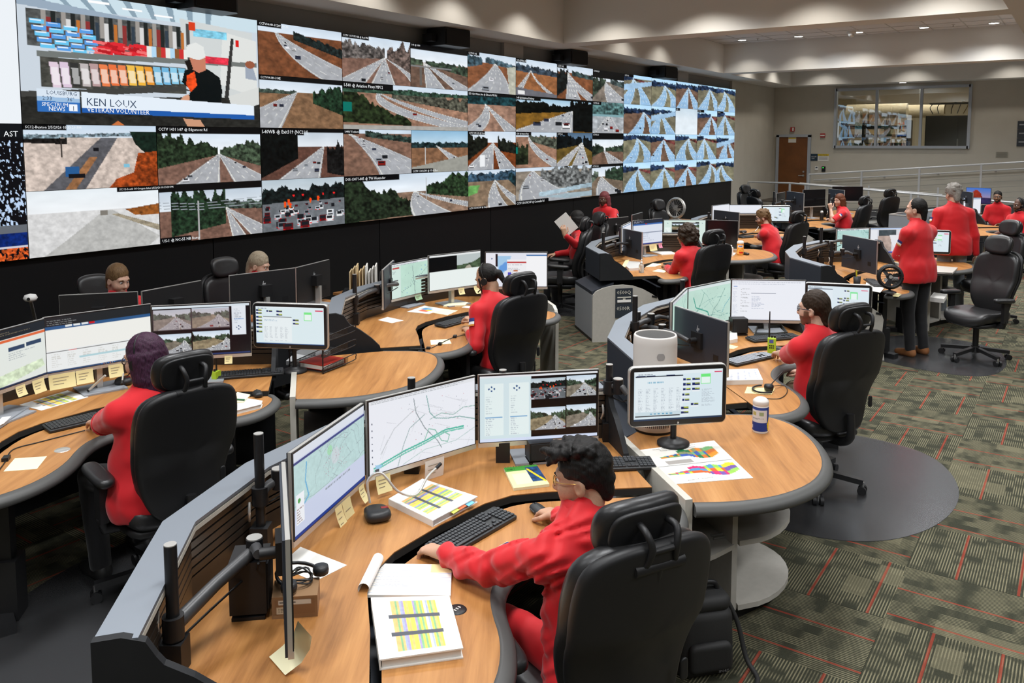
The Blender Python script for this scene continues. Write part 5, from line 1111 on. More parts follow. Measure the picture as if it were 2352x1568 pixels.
def monitor(lab, a, b, zt, painter, w=.612, h=.366, style='slim', stand='plate', back=False, name='monitor', res=1.0, pin=.5, tilt=0.0, backmat=None, swap=False, basez=ZW, logo=True, foot=.24):
    """a, b: photo positions of the two upper corners as seen; the panel keeps its real width"""
    A, B = at(*a, zt), at(*b, zt); d = (B-A).normalized(); mid = A.lerp(B, pin)
    A = mid-d*(w*pin); B = mid+d*(w*(1-pin)); n = Vector((d.y, -d.x, 0))           # towards the viewer
    if back: A, B, d, n = B, A, -d, -n
    up = Vector((0, 0, 1)); cen = (A+B)/2-up*(h/2)
    t = thing(name, lab, 'monitor', (cen.x-n.x*.12, cen.y-n.y*.12, basez), 'computer monitors')
    th = .026 if style == 'slim' else .032
    def rect(mb, u0, u1, v0, v1, y0, y1):
        p = lambda u, v, y: A+d*u-up*v-n*y
        mb.add([p(u0, v1, y0), p(u1, v1, y0), p(u1, v0, y0), p(u0, v0, y0), p(u0, v1, y1), p(u1, v1, y1), p(u1, v0, y1), p(u0, v0, y1)], [(0, 1, 2, 3), (7, 6, 5, 4), (0, 4, 5, 1), (1, 5, 6, 2), (2, 6, 7, 3), (3, 7, 4, 0)])
    bm = backmat or (m_back if style == 'slim' else m_backk)
    if style == 'slim':
        fr = MB(); rect(fr, 0, w, 0, h, .004, th-.008); body = fr.build('housing', m_silver, t)
        mb = MB(); rect(mb, .004, w-.004, .004, h-.004, th-.008, th); mb.build('back_cover', bm, t)
        mb = MB(); rect(mb, .002, w-.002, .002, h-.022, 0, .004); mb.build('bezel', m_bez, t)
        mb = MB(); rect(mb, .0, w, h-.022, h, 0.0, .004); mb.build('chin', m_silver, t)
        if logo: hp_logo(A+d*(w/2)-up*(h-.011)+n*.0005, d, up, n, .006, t)
        s0, s1, v0, v1 = .008, w-.008, .008, h-.026
    else:
        o = rrect(w, h, .03, 5); P = lambda x, y, z: A+d*(w/2+x)-up*(h/2-y)-n*(.016-z)
        MB().slab(o, .03, .006, P, rings=(.97, .5)).build('housing', m_silver, t)
        o = rrect(w-.012, h-.012, .026, 5); MB().slab(o, .004, .0015, lambda x, y, z: P(x, y, z+.0155), rings=(.97, .5)).build('bezel', m_bez, t)
        hp_logo(A+d*(w/2)-up*(h-.016)+n*.004, d, up, n, .007, t)
        s0, s1, v0, v1 = .026, w-.026, .026, h-.034
    # picture
    pw = FPX*(s1-s0)/max(1.5, (cen-Vector((0, 0, CAM_H))).length)
    f = n.dot((Vector((0, 0, CAM_H))-cen).normalized())
    if painter is None or f < -.05:
        mb = MB(); rect(mb, s0, s1, v0, v1, -.0012-(.002 if style != 'slim' else 0), -.0007-(.002 if style != 'slim' else 0)); mb.build('screen', m_off, t)
    else:
        W = int(max(28, min(230, pw*.62*res))); cv = Cv(W, int(max(20, W*.575)), seed=int(abs(a[0]))); painter(cv)
        q = A+d*s0-up*v0+n*(.0008+(.002 if style != 'slim' else 0)); picture('screen', cv, q, d*(s1-s0), -up*(v1-v0), m_lcd, t)
    bc = A+d*(w/2)-up*(h/2)-n*th
    if logo: hp_logo(A+d*(w/2)-up*(h*.30)-n*(th+.0005), -d, up, -n, .022, t)
    if stand == 'plate':
        mb = MB(); mb.bar(bc-n*.045-up*(h/2-.15), Vector((bc.x-n.x*.045, bc.y-n.y*.045, basez+.01)), .05, .035, up=d); mb.build('stand_column', m_silver, t)
        mb = MB(); mb.bar(bc-n*.0+up*.02, bc-n*.06+up*.02, .1, .1); mb.build('tilt_plate', m_black, t)
        q = Vector((bc.x-n.x*.02, bc.y-n.y*.02, basez+.006)); ang = math.atan2(d.y, d.x); MB().box(q, (.26, foot, .010), ang).build('stand_base', m_greyd, t)
    elif stand == 'arm':
        mb = MB(); mb.bar(bc+up*.0, bc-n*.02, .11, .11); mb.build('mount_plate', m_black, t)
        mb = MB(); mb.tube([bc-n*.02-up*.0, bc-n*.07], .02, 10); mb.build('tilt_joint', m_black, t)
    elif stand == 'clip':
        mb = MB(); q = bc-n*.03-up*(h/2-.08); mb.tube([q, Vector((q.x, q.y, basez+.03))], .016, 10); mb.build('stand_column', m_black, t)
        mb = MB().lathe((q.x, q.y, basez), [(.085, 0), (.085, .012), (.05, .022), (.03, .035)], 20); mb.build('stand_base', m_black, t)
    if back:
        mb = MB(); rect(mb, w*.13, w*.22, h*.66, h*.78, th+.0005, th+.001); mb.build('port_recess', m_black, t)
    return t, A, B, d, n, cen
MON = {}
MON['1a'] = monitor('monitor seen edge-on, its screen turned to the black-haired person', (659, 1075), (668, 1215), 1.2, None, stand='arm', back=True, swap=True)
MON['1b'] = monitor('monitor with a blue bar over a pale county map, yellow notes below', (669.4, 1041), (837.5, 924.8), 1.2, s_browsermap, stand='arm', res=1.2)
MON['1c'] = monitor('large monitor showing a white street map with teal highway', (839.5, 922), (1095.7, 861.5), 1.21, s_streets, stand='arm', res=1.3)
MON['1d'] = monitor('monitor showing four traffic cameras beside pale control panels', (1095.7, 861.5), (1378.4, 847.7), 1.21, s_cctv, stand='plate', res=1.3, foot=.2)
MON['4f'] = monitor('rounded monitor in front of the white air purifier', (1445.4, 843.8), (1671, 833.5), 1.2, s_cadbig, .53, .318, 'round', 'clip', res=1.3)
MON['2a'] = monitor('monitor with an orange banner web page, cut by the picture edge', (-120, 790), (103, 731), 1.28, s_web, pin=1.0, res=1.2)
MON['2b'] = monitor('large monitor with a mostly empty white spreadsheet', (103.3, 728.8), (342.7, 697.8), 1.28, s_sheet, w=.64, h=.375, res=1.2)
MON['2c'] = monitor('monitor showing four road cameras beside the mesh tray', (343.4, 703), (577, 692.6), 1.28, s_cctv2, w=.62, h=.37, res=1.2)
MON['2d'] = monitor('rounded monitor next to the black mesh tray', (577, 693.6), (753.6, 699), 1.25, s_cad, .54, .318, 'round', 'clip', res=1.2)
MON['3a'] = monitor('monitor seen edge-on beside the folder rack', (884, 612), (893, 604), 1.2, None, stand='arm', back=True)
MON['3b'] = monitor('monitor showing a pale green map with a red tag', (898, 607), (985, 590.6), 1.2, s_map3, w=.57, h=.36)
MON['3c'] = monitor('monitor with a black window and a small road photo on top', (984, 587), (1105, 574), 1.27, s_split, w=.63)
MON['3d'] = monitor('monitor with overlapping document windows beside the ponytail', (1113, 578.7), (1259, 578.7), 1.27, s_docs)
MON['4a'] = monitor('narrow view of a teal monitor left of the pale green road map'.replace('left of', 'just before'), (1545, 694), (1579.7, 661), 1.22, s_map, stand='arm')
MON['4b'] = monitor('monitor showing a pale green road map behind the navy monitor back', (1579.7, 661.3), (1680, 641), 1.2, s_map4, stand='arm', res=1.2)
MON['4c'] = monitor('large monitor with an email window in front of the person in glasses', (1680, 641), (1851.8, 643.4), 1.2, s_email, res=1.2)
MON['4d'] = monitor('rounded monitor behind the head of the person in the polo', (1852.5, 647.5), (2000.5, 654.4), 1.17, s_cadr, .53, .318, 'round', 'clip')
MON['4e'] = monitor('navy monitor back with a silver logo beside the air purifier', (1553.9, 701), (1675, 738.8), 1.18, None, stand='arm', back=True)
MON['5a'] = monitor('narrow tilted monitor beside the curly-haired person\'s white screens', (1425.5, 520), (1452.8, 507), 1.22, s_plain, w=.6, stand='arm')
MON['5b'] = monitor('monitor with a dark toolbar and pale document', (1452.8, 507), (1523.5, 500.8), 1.27, s_doc5)
MON['5c'] = monitor('monitor showing two bright cameras behind the curly hair', (1523.5, 504.6), (1622.4, 504.6), 1.22, s_cctv5)
MON['5d'] = monitor('switched-off monitor beside the orange wipes canister', (1623, 505), (1694, 507), 1.2, None, w=.46, h=.43, logo=False)
MON['5e'] = monitor('navy monitor back with a silver logo above the hand sanitizer', (1426, 522.4), (1476.5, 532.7), 1.18, None, stand='arm', back=True)
MON['6a'] = monitor('narrow tilted monitor behind the navy monitor of the bearded person', (1637, 472), (1675, 467.7), 1.22, s_plain, stand='arm')
MON['6b'] = monitor('monitor with an empty white page in front of the bearded person', (1675.8, 470), (1749, 470), 1.17, s_plain)
MON['6c'] = monitor('rounded monitor behind the bearded person\'s head', (1749.7, 471.6), (1817, 472), 1.17, s_cadr, .53, .318, 'round', 'clip')
MON['6d'] = monitor('navy monitor back with a logo in front of the white page', (1641.8, 481.5), (1699.7, 487.7), 1.18, None, stand='arm', back=True)
MON['7a'] = monitor('far blue monitor back under the brown door', (1807, 438), (1851, 443.6), 1.36, None, w=.7, stand='arm', back=True)
MON['7b'] = monitor('far switched-off monitor in front of the brown door frame', (1847, 435.6), (1894.8, 434), 1.36, None, logo=False)
MON['7c'] = monitor('far blue monitor back beside the auburn hair', (1905.8, 433), (1940.7, 436.7), 1.34, None, stand='arm', back=True)
MON['7d'] = monitor('far wide switched-off monitor above the auburn-haired person', (1911.6, 428), (1982.7, 428), 1.36, None, w=.68, h=.34, logo=False)
MON['7e'] = monitor('small dark monitor beside the far black monitor arm', (1783, 444), (1806, 440), 1.3, None, w=.6, h=.34, logo=False)
MON['8a'] = monitor('pale teal monitor above the big navy monitor back', (1923, 526), (1996.5, 522.8), 1.2, lambda s: s_map(s, (.72, .86, .84)), w=.53, h=.33, stand='arm')
MON['8b'] = monitor('monitor with a satellite view beside the folded arms', (1997.6, 522.8), (2100, 521), 1.2, s_sat, w=.64)
MON['8c'] = monitor('big navy monitor back behind the black desk fan', (1932, 537), (2025.9, 554), 1.2, None, w=.66, h=.4, stand='arm', back=True)
MON['8d'] = monitor('rounded monitor between the two standing people', (2085, 526), (2188.8, 529), 1.2, s_cadr, .5, .318, 'round', 'clip')
MON['9a'] = monitor('far monitor with a red rock and blue sky wallpaper', (2221, 429.6), (2275.5, 432), 1.36, s_wall, w=.52)
MON['9b'] = monitor('far monitor with a white page beside the grey-haired person', (2215, 454), (2252, 453.5), 1.17, s_plain, w=.42, h=.36)
MON['9c'] = monitor('far navy monitor back with a logo under the wallpaper screen', (2201, 437), (2245, 442.8), 1.3, None, w=.56, stand='arm', back=True)
MON['b1'] = monitor('black monitor back in front of the brown-haired person', (132.6, 677), (320, 668), 1.17, None, w=.56, h=.34, back=True, backmat=m_backk, logo=False)
MON['b2'] = monitor('black monitor back angled beside the brown-haired person', (321, 668.5), (460, 642.7), 1.19, None, w=.58, h=.34, back=True, backmat=m_backk, logo=False)
MON['b3'] = monitor('wide black monitor back hiding the fair-haired person', (523.4, 632), (676, 614), 1.22, None, w=.62, back=True, backmat=m_backk)
MON['b4'] = monitor('black monitor back with a silver stand beside the folder rack', (676, 614), (752.9, 595), 1.17, None, w=.58, back=True, backmat=m_backk)
MON['b5'] = monitor('black monitor back below the standing person with pink hair', (1382.7, 502), (1441.8, 497), 1.17, None, w=.57, h=.36, back=True, backmat=m_backk)
MON['b6'] = monitor('dark monitor back beside the silver fan', (1441.8, 495.7), (1490.3, 482), 1.15, None, w=.62, back=True, backmat=m_backk, pin=.3)
# ------------------------------------------------------------------ smooth bodies from blended volumes
def smooth_surface(prims, vox, wr=None):
    """prims: (op, k, kind, ...) blended in order; returns points and quads of the surface"""
    lo, hi = np.full(3, 1e9), np.full(3, -1e9); B = []
    for p in prims:
        kind = p[2]
        if kind == 'cap': a, b, ra, rb = np.array(p[3]), np.array(p[4]), p[5], p[6]; l, h = np.minimum(a, b)-max(ra, rb), np.maximum(a, b)+max(ra, rb)
        else: c = np.array(p[3]); r = max(p[4]); l, h = c-r, c+r
        B.append((l, h))
        if p[0] == 'u': lo = np.minimum(lo, l); hi = np.maximum(hi, h)
    lo -= 3*vox; hi += 3*vox; n = np.ceil((hi-lo)/vox).astype(int)+1
    F = np.full(n, .06, np.float32); ax = [lo[i]+vox*np.arange(n[i]) for i in range(3)]
    for p, (l, h) in zip(prims, B):
        op, k, kind = p[:3]; m = k+2*vox
        i0 = np.maximum(0, ((l-m-lo)/vox).astype(int)); i1 = np.minimum(n, ((h+m-lo)/vox).astype(int)+2)
        if (i1 <= i0).any(): continue
        sl = tuple(slice(i0[i], i1[i]) for i in range(3)); X, Y, Z = np.meshgrid(*[ax[i][sl[i]] for i in range(3)], indexing='ij')
        if kind == 'cap':
            a, b, ra, rb = np.array(p[3], float), np.array(p[4], float), p[5], p[6]; px, py, pz = X-a[0], Y-a[1], Z-a[2]; d = b-a; L2 = max(1e-9, d@d)
            if len(p) > 7 and p[7] is not None:
                fa, fs = np.array(p[7][0], float), p[7][1]; fa = fa/np.linalg.norm(fa); q = (px*fa[0]+py*fa[1]+pz*fa[2])*(1/fs-1); px, py, pz = px+q*fa[0], py+q*fa[1], pz+q*fa[2]
            t = np.clip((px*d[0]+py*d[1]+pz*d[2])/L2, 0, 1); D = np.sqrt((px-t*d[0])**2+(py-t*d[1])**2+(pz-t*d[2])**2)-(ra+(rb-ra)*t)
        else:
            c, r = np.array(p[3]), p[4]; q = np.stack([X-c[0], Y-c[1], Z-c[2]], -1)
            if len(p) > 5 and p[5] is not None: q = q@np.array(p[5])
            r = np.array(r); k0 = np.linalg.norm(q/r, axis=-1); k1 = np.linalg.norm(q/(r*r), axis=-1)+1e-9; D = k0*(k0-1)/k1
        f = F[sl]
        if op == 'u':
            hh = np.clip(.5+.5*(f-D)/k, 0, 1); F[sl] = f*(1-hh)+D*hh-k*hh*(1-hh)
        else:
            hh = np.clip(.5-.5*(f+D)/k, 0, 1); F[sl] = f*(1-hh)+(-D)*hh+k*hh*(1-hh)
    if wr is not None: F += wr(*np.meshgrid(*ax, indexing='ij')).astype(np.float32)
    S = F < 0; nx, ny, nz = F.shape
    cnt = np.zeros((nx-1, ny-1, nz-1), np.float32); pos = np.zeros((nx-1, ny-1, nz-1, 3), np.float32)
    cs = lambda o: F[o[0]:nx-1+o[0], o[1]:ny-1+o[1], o[2]:nz-1+o[2]]
    corners = [(i, j, k) for i in (0, 1) for j in (0, 1) for k in (0, 1)]
    any_in = np.zeros(cnt.shape, bool); all_in = np.ones(cnt.shape, bool)
    for o in corners: s = cs(o) < 0; any_in |= s; all_in &= s
    act = any_in & ~all_in; idx = np.argwhere(act)
    if len(idx) == 0: return np.zeros((0, 3)), np.zeros((0, 4), int)
    acc = np.zeros((len(idx), 3)); num = np.zeros(len(idx))
    I, J, K = idx.T
    for o in corners:
        for axis in range(3):
            if o[axis]: continue
            e = list(o); e[axis] = 1
            v0 = F[I+o[0], J+o[1], K+o[2]]; v1 = F[I+e[0], J+e[1], K+e[2]]; m = (v0 < 0) != (v1 < 0)
            t = np.where(m, v0/np.where(m, v0-v1, 1), 0); pt = np.tile(np.array(o, float), (len(idx), 1)); pt[:, axis] = t
            acc[m] += pt[m]; num[m] += 1
    Vv = lo+vox*(idx+acc/num[:, None]); vid = np.full(cnt.shape, -1, int); vid[I, J, K] = np.arange(len(idx)); Q = []
    for axis in range(3):
        sl0 = [slice(None)]*3; sl1 = [slice(None)]*3; sl0[axis] = slice(0, -1); sl1[axis] = slice(1, None)
        a, b = S[tuple(sl0)], S[tuple(sl1)]; E = np.argwhere(a != b); u, w = [(1, 2), (2, 0), (0, 1)][axis]
        E = E[(E[:, u] > 0) & (E[:, w] > 0) & (E[:, u] < n[u]-1) & (E[:, w] < n[w]-1)]
        def g(du, dw): q = E.copy(); q[:, u] -= du; q[:, w] -= dw; return vid[q[:, 0], q[:, 1], q[:, 2]]
        q = np.stack([g(1, 1), g(0, 1), g(0, 0), g(1, 0)], -1); fl = S[E[:, 0], E[:, 1], E[:, 2]]
        q[~fl] = q[~fl][:, ::-1]; Q.append(q)
    Q = np.concatenate(Q); Q = Q[(Q >= 0).all(1)]
    return Vv, Q
def wrinkles(amp, freq, seed, lim=None):
    r = np.random.default_rng(seed); W = [(r.normal(size=3)*freq*(.5+.16*j), r.random()*6.28, r.normal(size=3)*freq*.45, r.random()*6.28) for j in range(5)]
    def f(X, Y, Z):
        s = 0
        for w, ph, w2, p2 in W: s = s+np.sin(X*w[0]+Y*w[1]+Z*w[2]+ph+1.6*np.sin(X*w2[0]+Y*w2[1]+Z*w2[2]+p2))*(.5+.5*np.sin(X*w2[1]+Y*w2[2]+Z*w2[0]+ph*2))
        return amp*s/2.5
    return f
def skin_mat():
    m = bpy.data.materials.new('skin'); n = NT(m); a = n.node('ShaderNodeAttribute', attribute_name='col')
    n.pbr(a.outputs['Color'], .48, 0, .4, None, **{'Subsurface Weight': .12, 'Subsurface Radius': (.012, .004, .002), 'Subsurface Scale': .5}); return m
m_skin = skin_mat()
def cloth(name, col, rough=.75, sheen=.2):
    if name in _M: return _M[name]
    m = bpy.data.materials.new(name); n = NT(m); f = n.noise(n.obj(), 9, 3); lo = tuple(x*.86 for x in col)
    n.pbr(n.mix(f, (*lo, 1), (*col, 1)), rough, 0, .3, n.bump(n.noise(n.obj(), 600, 2), .12, .001), **{'Sheen Weight': sheen}); _M[name] = m; return m
def hair_mat(name, c1, c2):
    if name in _M: return _M[name]
    m = bpy.data.materials.new(name); n = NT(m); v = n.mapping(n.obj(), scale=(150, 150, 26)); f = n.noise(v, 1.6, 4, .6)
    n.pbr(n.ramp(f, ((.3, c1), (.7, c2))), .55, 0, .22, n.bump(f, .55, .003)); _M[name] = m; return m
m_redp = cloth('red_polo_cloth', (.60, .007, .014)); m_redj = cloth('red_fleece_cloth', (.62, .008, .014), .6)
m_blackc = cloth('black_trouser_cloth', (.012, .012, .014)); m_khaki = cloth('khaki_trouser_cloth', (.36, .28, .18)); m_jean = cloth('grey_jean_cloth', (.22, .24, .26)); m_shoe = M('black_shoe', (.012, .012, .012), .45); m_boot = M('tan_boot', (.26, .10, .03), .7); m_glassf = M('eyeglass_frame', (.02, .02, .03), .3); m_gold = M('gold_wire', (.5, .33, .1), .3, .8)
m_eye = M('eye_white', (.75, .74, .72), .2); m_iris = M('dark_iris', (.02, .012, .008), .1)
def np3(v): return np.array([v[0], v[1], v[2]], float)
def ik(s, w, l1, l2, pole):
    d = w-s; L = np.linalg.norm(d); 
    if L > (l1+l2)*.995: w = s+d/L*(l1+l2)*.995; d = w-s; L = np.linalg.norm(d)
    a = (l1*l1-l2*l2+L*L)/(2*L); hh = math.sqrt(max(0, l1*l1-a*a)); u = d/L; p = pole-u*(pole@u); p = p/(np.linalg.norm(p)+1e-9)
    return s+u*a+p*hh, w
def rotm(yaw, pitch=0, roll=0):
    """columns: right, forward, up of a head turned yaw to its own left, pitched down"""
    cy, sy, cp, sp, cr, sr = math.cos(yaw), math.sin(yaw), math.cos(pitch), math.sin(pitch), math.cos(roll), math.sin(roll)
    Rz = np.array([[cy, -sy, 0], [sy, cy, 0], [0, 0, 1]]); Rx = np.array([[1, 0, 0], [0, cp, sp], [0, -sp, cp]]); Ry = np.array([[cr, 0, sr], [0, 1, 0], [-sr, 0, cr]])
    return Rz@Rx@Ry
def hand_prims(w, fdir, up, side, curl=.5, s=1.0, spread=.35):
    """w wrist, fdir towards the fingers, up = back of the hand, side=+1 thumb on the right"""
    f = fdir/np.linalg.norm(fdir); u = up-f*(up@f); u /= np.linalg.norm(u); r = np.cross(f, u)*side; P = []
    k0 = w+f*.085*s
    P += [('u', .012, 'cap', w-f*.03, w+f*.02, .026*s, .026*s, (u, .75)), ('u', .014, 'cap', w+f*.03*s+r*.018*s, k0+r*.022*s, .021*s, .017*s, (u, .75)), ('u', .014, 'cap', w+f*.03*s-r*.012*s, k0-r*.02*s, .021*s, .016*s, (u, .75)), ('u', .014, 'cap', w+f*.02*s, k0, .024*s, .019*s, (u, .7))]
    for j, (o, L) in enumerate(((.030, .070), (.010, .078), (-.011, .072), (-.030, .056))):
        b = k0+r*o*s-f*.008; d = f+r*o*spread*4; d /= np.linalg.norm(d); p = b
        for seg, (fr, rr) in enumerate(((.42, .0088), (.33, .0082), (.25, .0075))):
            a = curl*(.55+.75*seg); dd = d*math.cos(a)-u*math.sin(a); q = p+dd*L*fr*s; P.append(('u', .004, 'cap', p, q, rr*s*1.08, rr*s)); p = q
    t0 = w+f*.022*s+r*.026*s; t1 = t0+(f*.55+r*.75-u*.25)*.038*s; t2 = t1+(f*.9+r*.25-u*.3)*.032*s; t3 = t2+(f*.95-u*.25)*.024*s
    P += [('u', .010, 'cap', t0, t1, .014*s, .0115*s), ('u', .004, 'cap', t1, t2, .0108*s, .0098*s), ('u', .003, 'cap', t2, t3, .0098*s, .008*s)]
    return P
def head_prims(c, R, s=.92, jaw=1.0):
    q = lambda x, y, z: c+R@(np.array([x, y, z])*s); P = []
    e = lambda x, y, z, r, k=.02, op='u': P.append((op, k, 'ell', q(x, y, z), tuple(np.array(r)*s), R))
    e(0, -.012, .045, (.078, .098, .098), .02); e(0, .03, -.028, (.063*jaw, .068, .085), .035); e(0, .066, -.092, (.028*jaw, .026, .024), .03); e(0, .078, .034, (.054, .022, .016), .02)
    for sx in (-1, 1):
        e(sx*.041, .058, -.03, (.028, .03, .03), .025); e(sx*.032, .104, .012, (.018, .017, .013), .012, 's'); e(sx*.079, -.008, -.008, (.011, .022, .033), .008); e(sx*.088, .0, -.004, (.006, .012, .018), .006, 's')
    P.append(('u', .012, 'cap', q(0, .092, .014), q(0, .112, -.024), .008*s, .0135*s)); e(0, .1, -.032, (.019, .014, .009), .01)
    e(0, .089, -.060, (.026, .014, .0075), .006); e(0, .087, -.071, (.022, .014, .0075), .006)
    return P
def person(lab, pos, heading, sit=True, lean=10, head=(0, 0), hands=(None, None), skin=(.52, .30, .20), shirt='polo', shirt_m=None, pants=None, shoes=None, hair='short', hair_c=((.02, .012, .008), (.06, .035, .02)),
           fat=1.0, scale=1.0, vox=.012, glasses=None, headset=False, beard=None, patch=None, knees=.43, curl=(.45, .45), hipz=None, headoff=(0, 0, 0), legs=True, fdirs=(None, None), wr=.004, elbows=(None, None), shadow=None, earring=None):
    t = thing('person', lab, 'person', (pos[0], pos[1], 0), 'people in red tops'); hd = math.radians(heading-90); t.rotation_euler = (0, 0, hd)
    ch, shh = math.cos(-hd), math.sin(-hd)
    def loc(p):
        x, y = p[0]-pos[0], p[1]-pos[1]; return np.array([x*ch-y*shh, x*shh+y*ch, p[2]])
    L = math.radians(lean); S = scale
    hz = hipz if hipz is not None else (.60 if sit else .93*S)
    P0 = np.array([0, -.07 if sit else 0, hz]); ts = np.array([0, math.sin(L), math.cos(L)]); fwd_t = np.array([0, math.cos(L), -math.sin(L)])
    N = P0+ts*.475*S; chest = P0+ts*.31*S; belly = P0+ts*.12*S
    hc = N+np.array([0, math.sin(L*.6), math.cos(L*.6)])*.146*S+np.array([0, .03, 0])+np.array(headoff)
    Rh = rotm(math.radians(head[0]), math.radians(head[1]))
    sh = [N-ts*.088*S+np.array([sx*.172*S*(.88+.12*fat), -.005, 0]) for sx in (-1, 1)]      # 0 = left hand side of the sitter is -x
    arms = []
    for i, sx in enumerate((-1, 1)):
        if hands[i] is None:
            w = sh[i]+np.array([sx*.05, .04, -.50*S]) if not sit else np.array([sx*.17, .28, .70])
        else: w = loc(hands[i]) if len(hands[i]) == 3 else np.array(hands[i][:3])
        pole = np.array(elbows[i]) if elbows[i] is not None else np.array([sx*.42, -.45, -1.0]) if sit else np.array([sx*.5, -.8, -.1])
        el, w = ik(sh[i], w, .285*S, .25*S, pole); arms.append((sh[i], el, w))
    hip = [P0+np.array([sx*.095, 0, -.01]) for sx in (-1, 1)]
    if sit: kn = [h+np.array([sx*.05, knees, -.03]) for h, sx in zip(hip, (-1, 1))]; an = [np.array([k[0], k[1]+(.04 if j else -.06), .10]) for j, k in enumerate(kn)]
    else: kn = [np.array([h[0]*1.05, h[1]+.02, .50*S]) for h in hip]; an = [np.array([h[0]*1.15, h[1]-.03, .10]) for h in hip]
    # --- body: limbs and trunk, then head and hands at finer grain, kept as one mesh
    fl = (fwd_t, .72)
    body = [('u', .04, 'cap', P0, chest, .115, .125, fl), ('u', .04, 'cap', N-ts*.05, sh[0], .05, .046), ('u', .04, 'cap', N-ts*.05, sh[1], .05, .046), ('u', .02, 'cap', N-ts*.02, hc+Rh@np.array([0, -.02, -.05]), .056, .05)]
    for i in range(2):
        a, e, w = arms[i]; body += [('u', .02, 'cap', a, e, .046, .038), ('u', .02, 'cap', e, e+(w-e)*.35, .038, .040), ('u', .02, 'cap', e+(w-e)*.35, w, .040, .027)]
        if legs: body += [('u', .03, 'cap', hip[i], kn[i], .075, .052), ('u', .02, 'cap', kn[i], an[i], .05, .035)]
    V, Q = smooth_surface(body, max(vox, .012)); cols = [np.tile(np.array(skin), (len(V), 1))]; VV, QQ, no = [V], [Q], len(V)
    hv = min(.0075, max(.0042, vox*.5)); jaw = 1.0+.1*(fat-1)
    V, Q = smooth_surface(head_prims(hc, Rh, .92*S, jaw)+[('u', .02, 'cap', hc+Rh@np.array([0, -.025, -.06]), N-ts*.01, .052, .056)], hv)
    lc = (V-hc)@Rh/(.92*S); c = np.tile(np.array(skin, float), (len(V), 1)); lip = (np.hypot((lc[:, 0])/.026, (lc[:, 2]+.0655)/.012) < 1) & (lc[:, 1] > .07); c[lip] *= np.array([.92, .62, .62])
    chk = np.exp(-((np.abs(lc[:, 0])-.045)**2+(lc[:, 1]-.07)**2+(lc[:, 2]+.03)**2)/.0012)[:, None]; c = c*(1-chk*.25)+c*np.array([1.08, .82, .80])*chk*.25
    c *= (.94+.12*np.random.default_rng(3).random((len(V), 1)))
    if beard is not None:
        bm = ((lc[:, 2] < -.035) & (lc[:, 1] > .0) & ~lip & (lc[:, 2] > -.135)) | ((np.abs(lc[:, 0]) > .055) & (lc[:, 2] < .0) & (lc[:, 1] > .005) & (lc[:, 1] < .05)); bm &= ~((np.abs(lc[:, 0]) < .05) & (lc[:, 2] > -.05) & (lc[:, 1] > .085) & (lc[:, 2] > -.045))
        c[bm] = np.array(beard)
    VV.append(V); QQ.append(Q+no); cols.append(c); no += len(V)
    for i, sx in enumerate((-1, 1)):
        a, e, w = arms[i]; fd = (w-e) if fdirs[i] is None else np.array(fdirs[i]); fd = fd/np.linalg.norm(fd); upv = np.array([0, 0, 1.0]) if abs(fd[2]) < .8 else np.array([sx, 0, 0.2])
        V, Q = smooth_surface(hand_prims(w, fd, upv, -sx, curl[i], S)+[('u', .012, 'cap', e+(w-e)*.55, w, .034, .025)], max(.0042, vox*.42)); VV.append(V); QQ.append(Q+no); cols.append(np.tile(np.array(skin), (len(V), 1))); no += len(V)
    mk('body', np.concatenate(VV), np.concatenate(QQ), m_skin, t, True, np.concatenate(cols)).matrix_parent_inverse = Matrix.Identity(4)
    def add(name, prims, mat, v=None, w=None, parent=None):
        V, Q = smooth_surface(prims, v or vox, w); o = mk(name, V, Q, mat, None, True); o.parent = parent or t; return o
    def addmb(name, mb, mat, parent=None): o = mb.build(name, mat); o.parent = parent or t; return o
    # --- shirt
    sm = shirt_m or (m_redj if shirt == 'jacket' else m_redp); tk = .022 if shirt == 'jacket' else .014; F_ = fat
    pr = [('u', .05, 'cap', P0+ts*.0, chest, (.145*F_+tk)*S, (.145+tk)*S*(.55+.45*F_), (fwd_t, .70+.08*(F_-1))), ('u', .06, 'ell', belly+fwd_t*.035*F_, (.15*F_, .115*F_, .13)), ('u', .05, 'cap', chest+ts*.04, N-ts*.06, .14*S, .10*S, (fwd_t, .7)),
          ('u', .06, 'cap', N-ts*.055, sh[0], .062+tk, .052+tk*.8), ('u', .06, 'cap', N-ts*.055, sh[1], .062+tk, .052+tk*.8), ('u', .04, 'cap', N-ts*.05, N+ts*.018+np.array([0, .012, 0]), .08, .062)]
    hem = P0-ts*(.06 if sit else .07)
    pr.append(('u', .04, 'cap', hem+np.array([-.055*F_, 0, 0]), hem+np.array([.055*F_, 0, 0]), .118*F_+tk*1.3, .118*F_+tk*1.3, (fwd_t, .95)))
    if not sit: pr.append(('u', .03, 'cap', hem+np.array([-.055*F_, 0, .1]), hem+np.array([.055*F_, 0, .1]), .112*F_+tk*1.3, .112*F_+tk*1.3, (fwd_t, .95)))
    for i in range(2):
        a, e, w = arms[i]
        if shirt == 'jacket': pr += [('u', .04, 'cap', a, e, .056+tk*.6, .047+tk*.5), ('u', .02, 'cap', e, e+(w-e)*.9, .045+tk*.5, .034+tk*.35)]
        else: pr += [('u', .04, 'cap', a, a+(e-a)*.84, .053+tk*.8, .053+tk*.9), ('s', .006, 'cap', a+(e-a)*.985, a+(e-a)*1.3, .05, .08)]
    pr.append(('s', .008, 'ell', P0-ts*(.24 if sit else .30), (.55, .55, .115 if sit else .17)))
    pr = [p for p in pr if p]
    so = add('red_jacket' if shirt == 'jacket' else 'red_polo_shirt', pr, sm, vox, wrinkles(wr, 46 if wr > .008 else 34, int(pos[0]*100)))
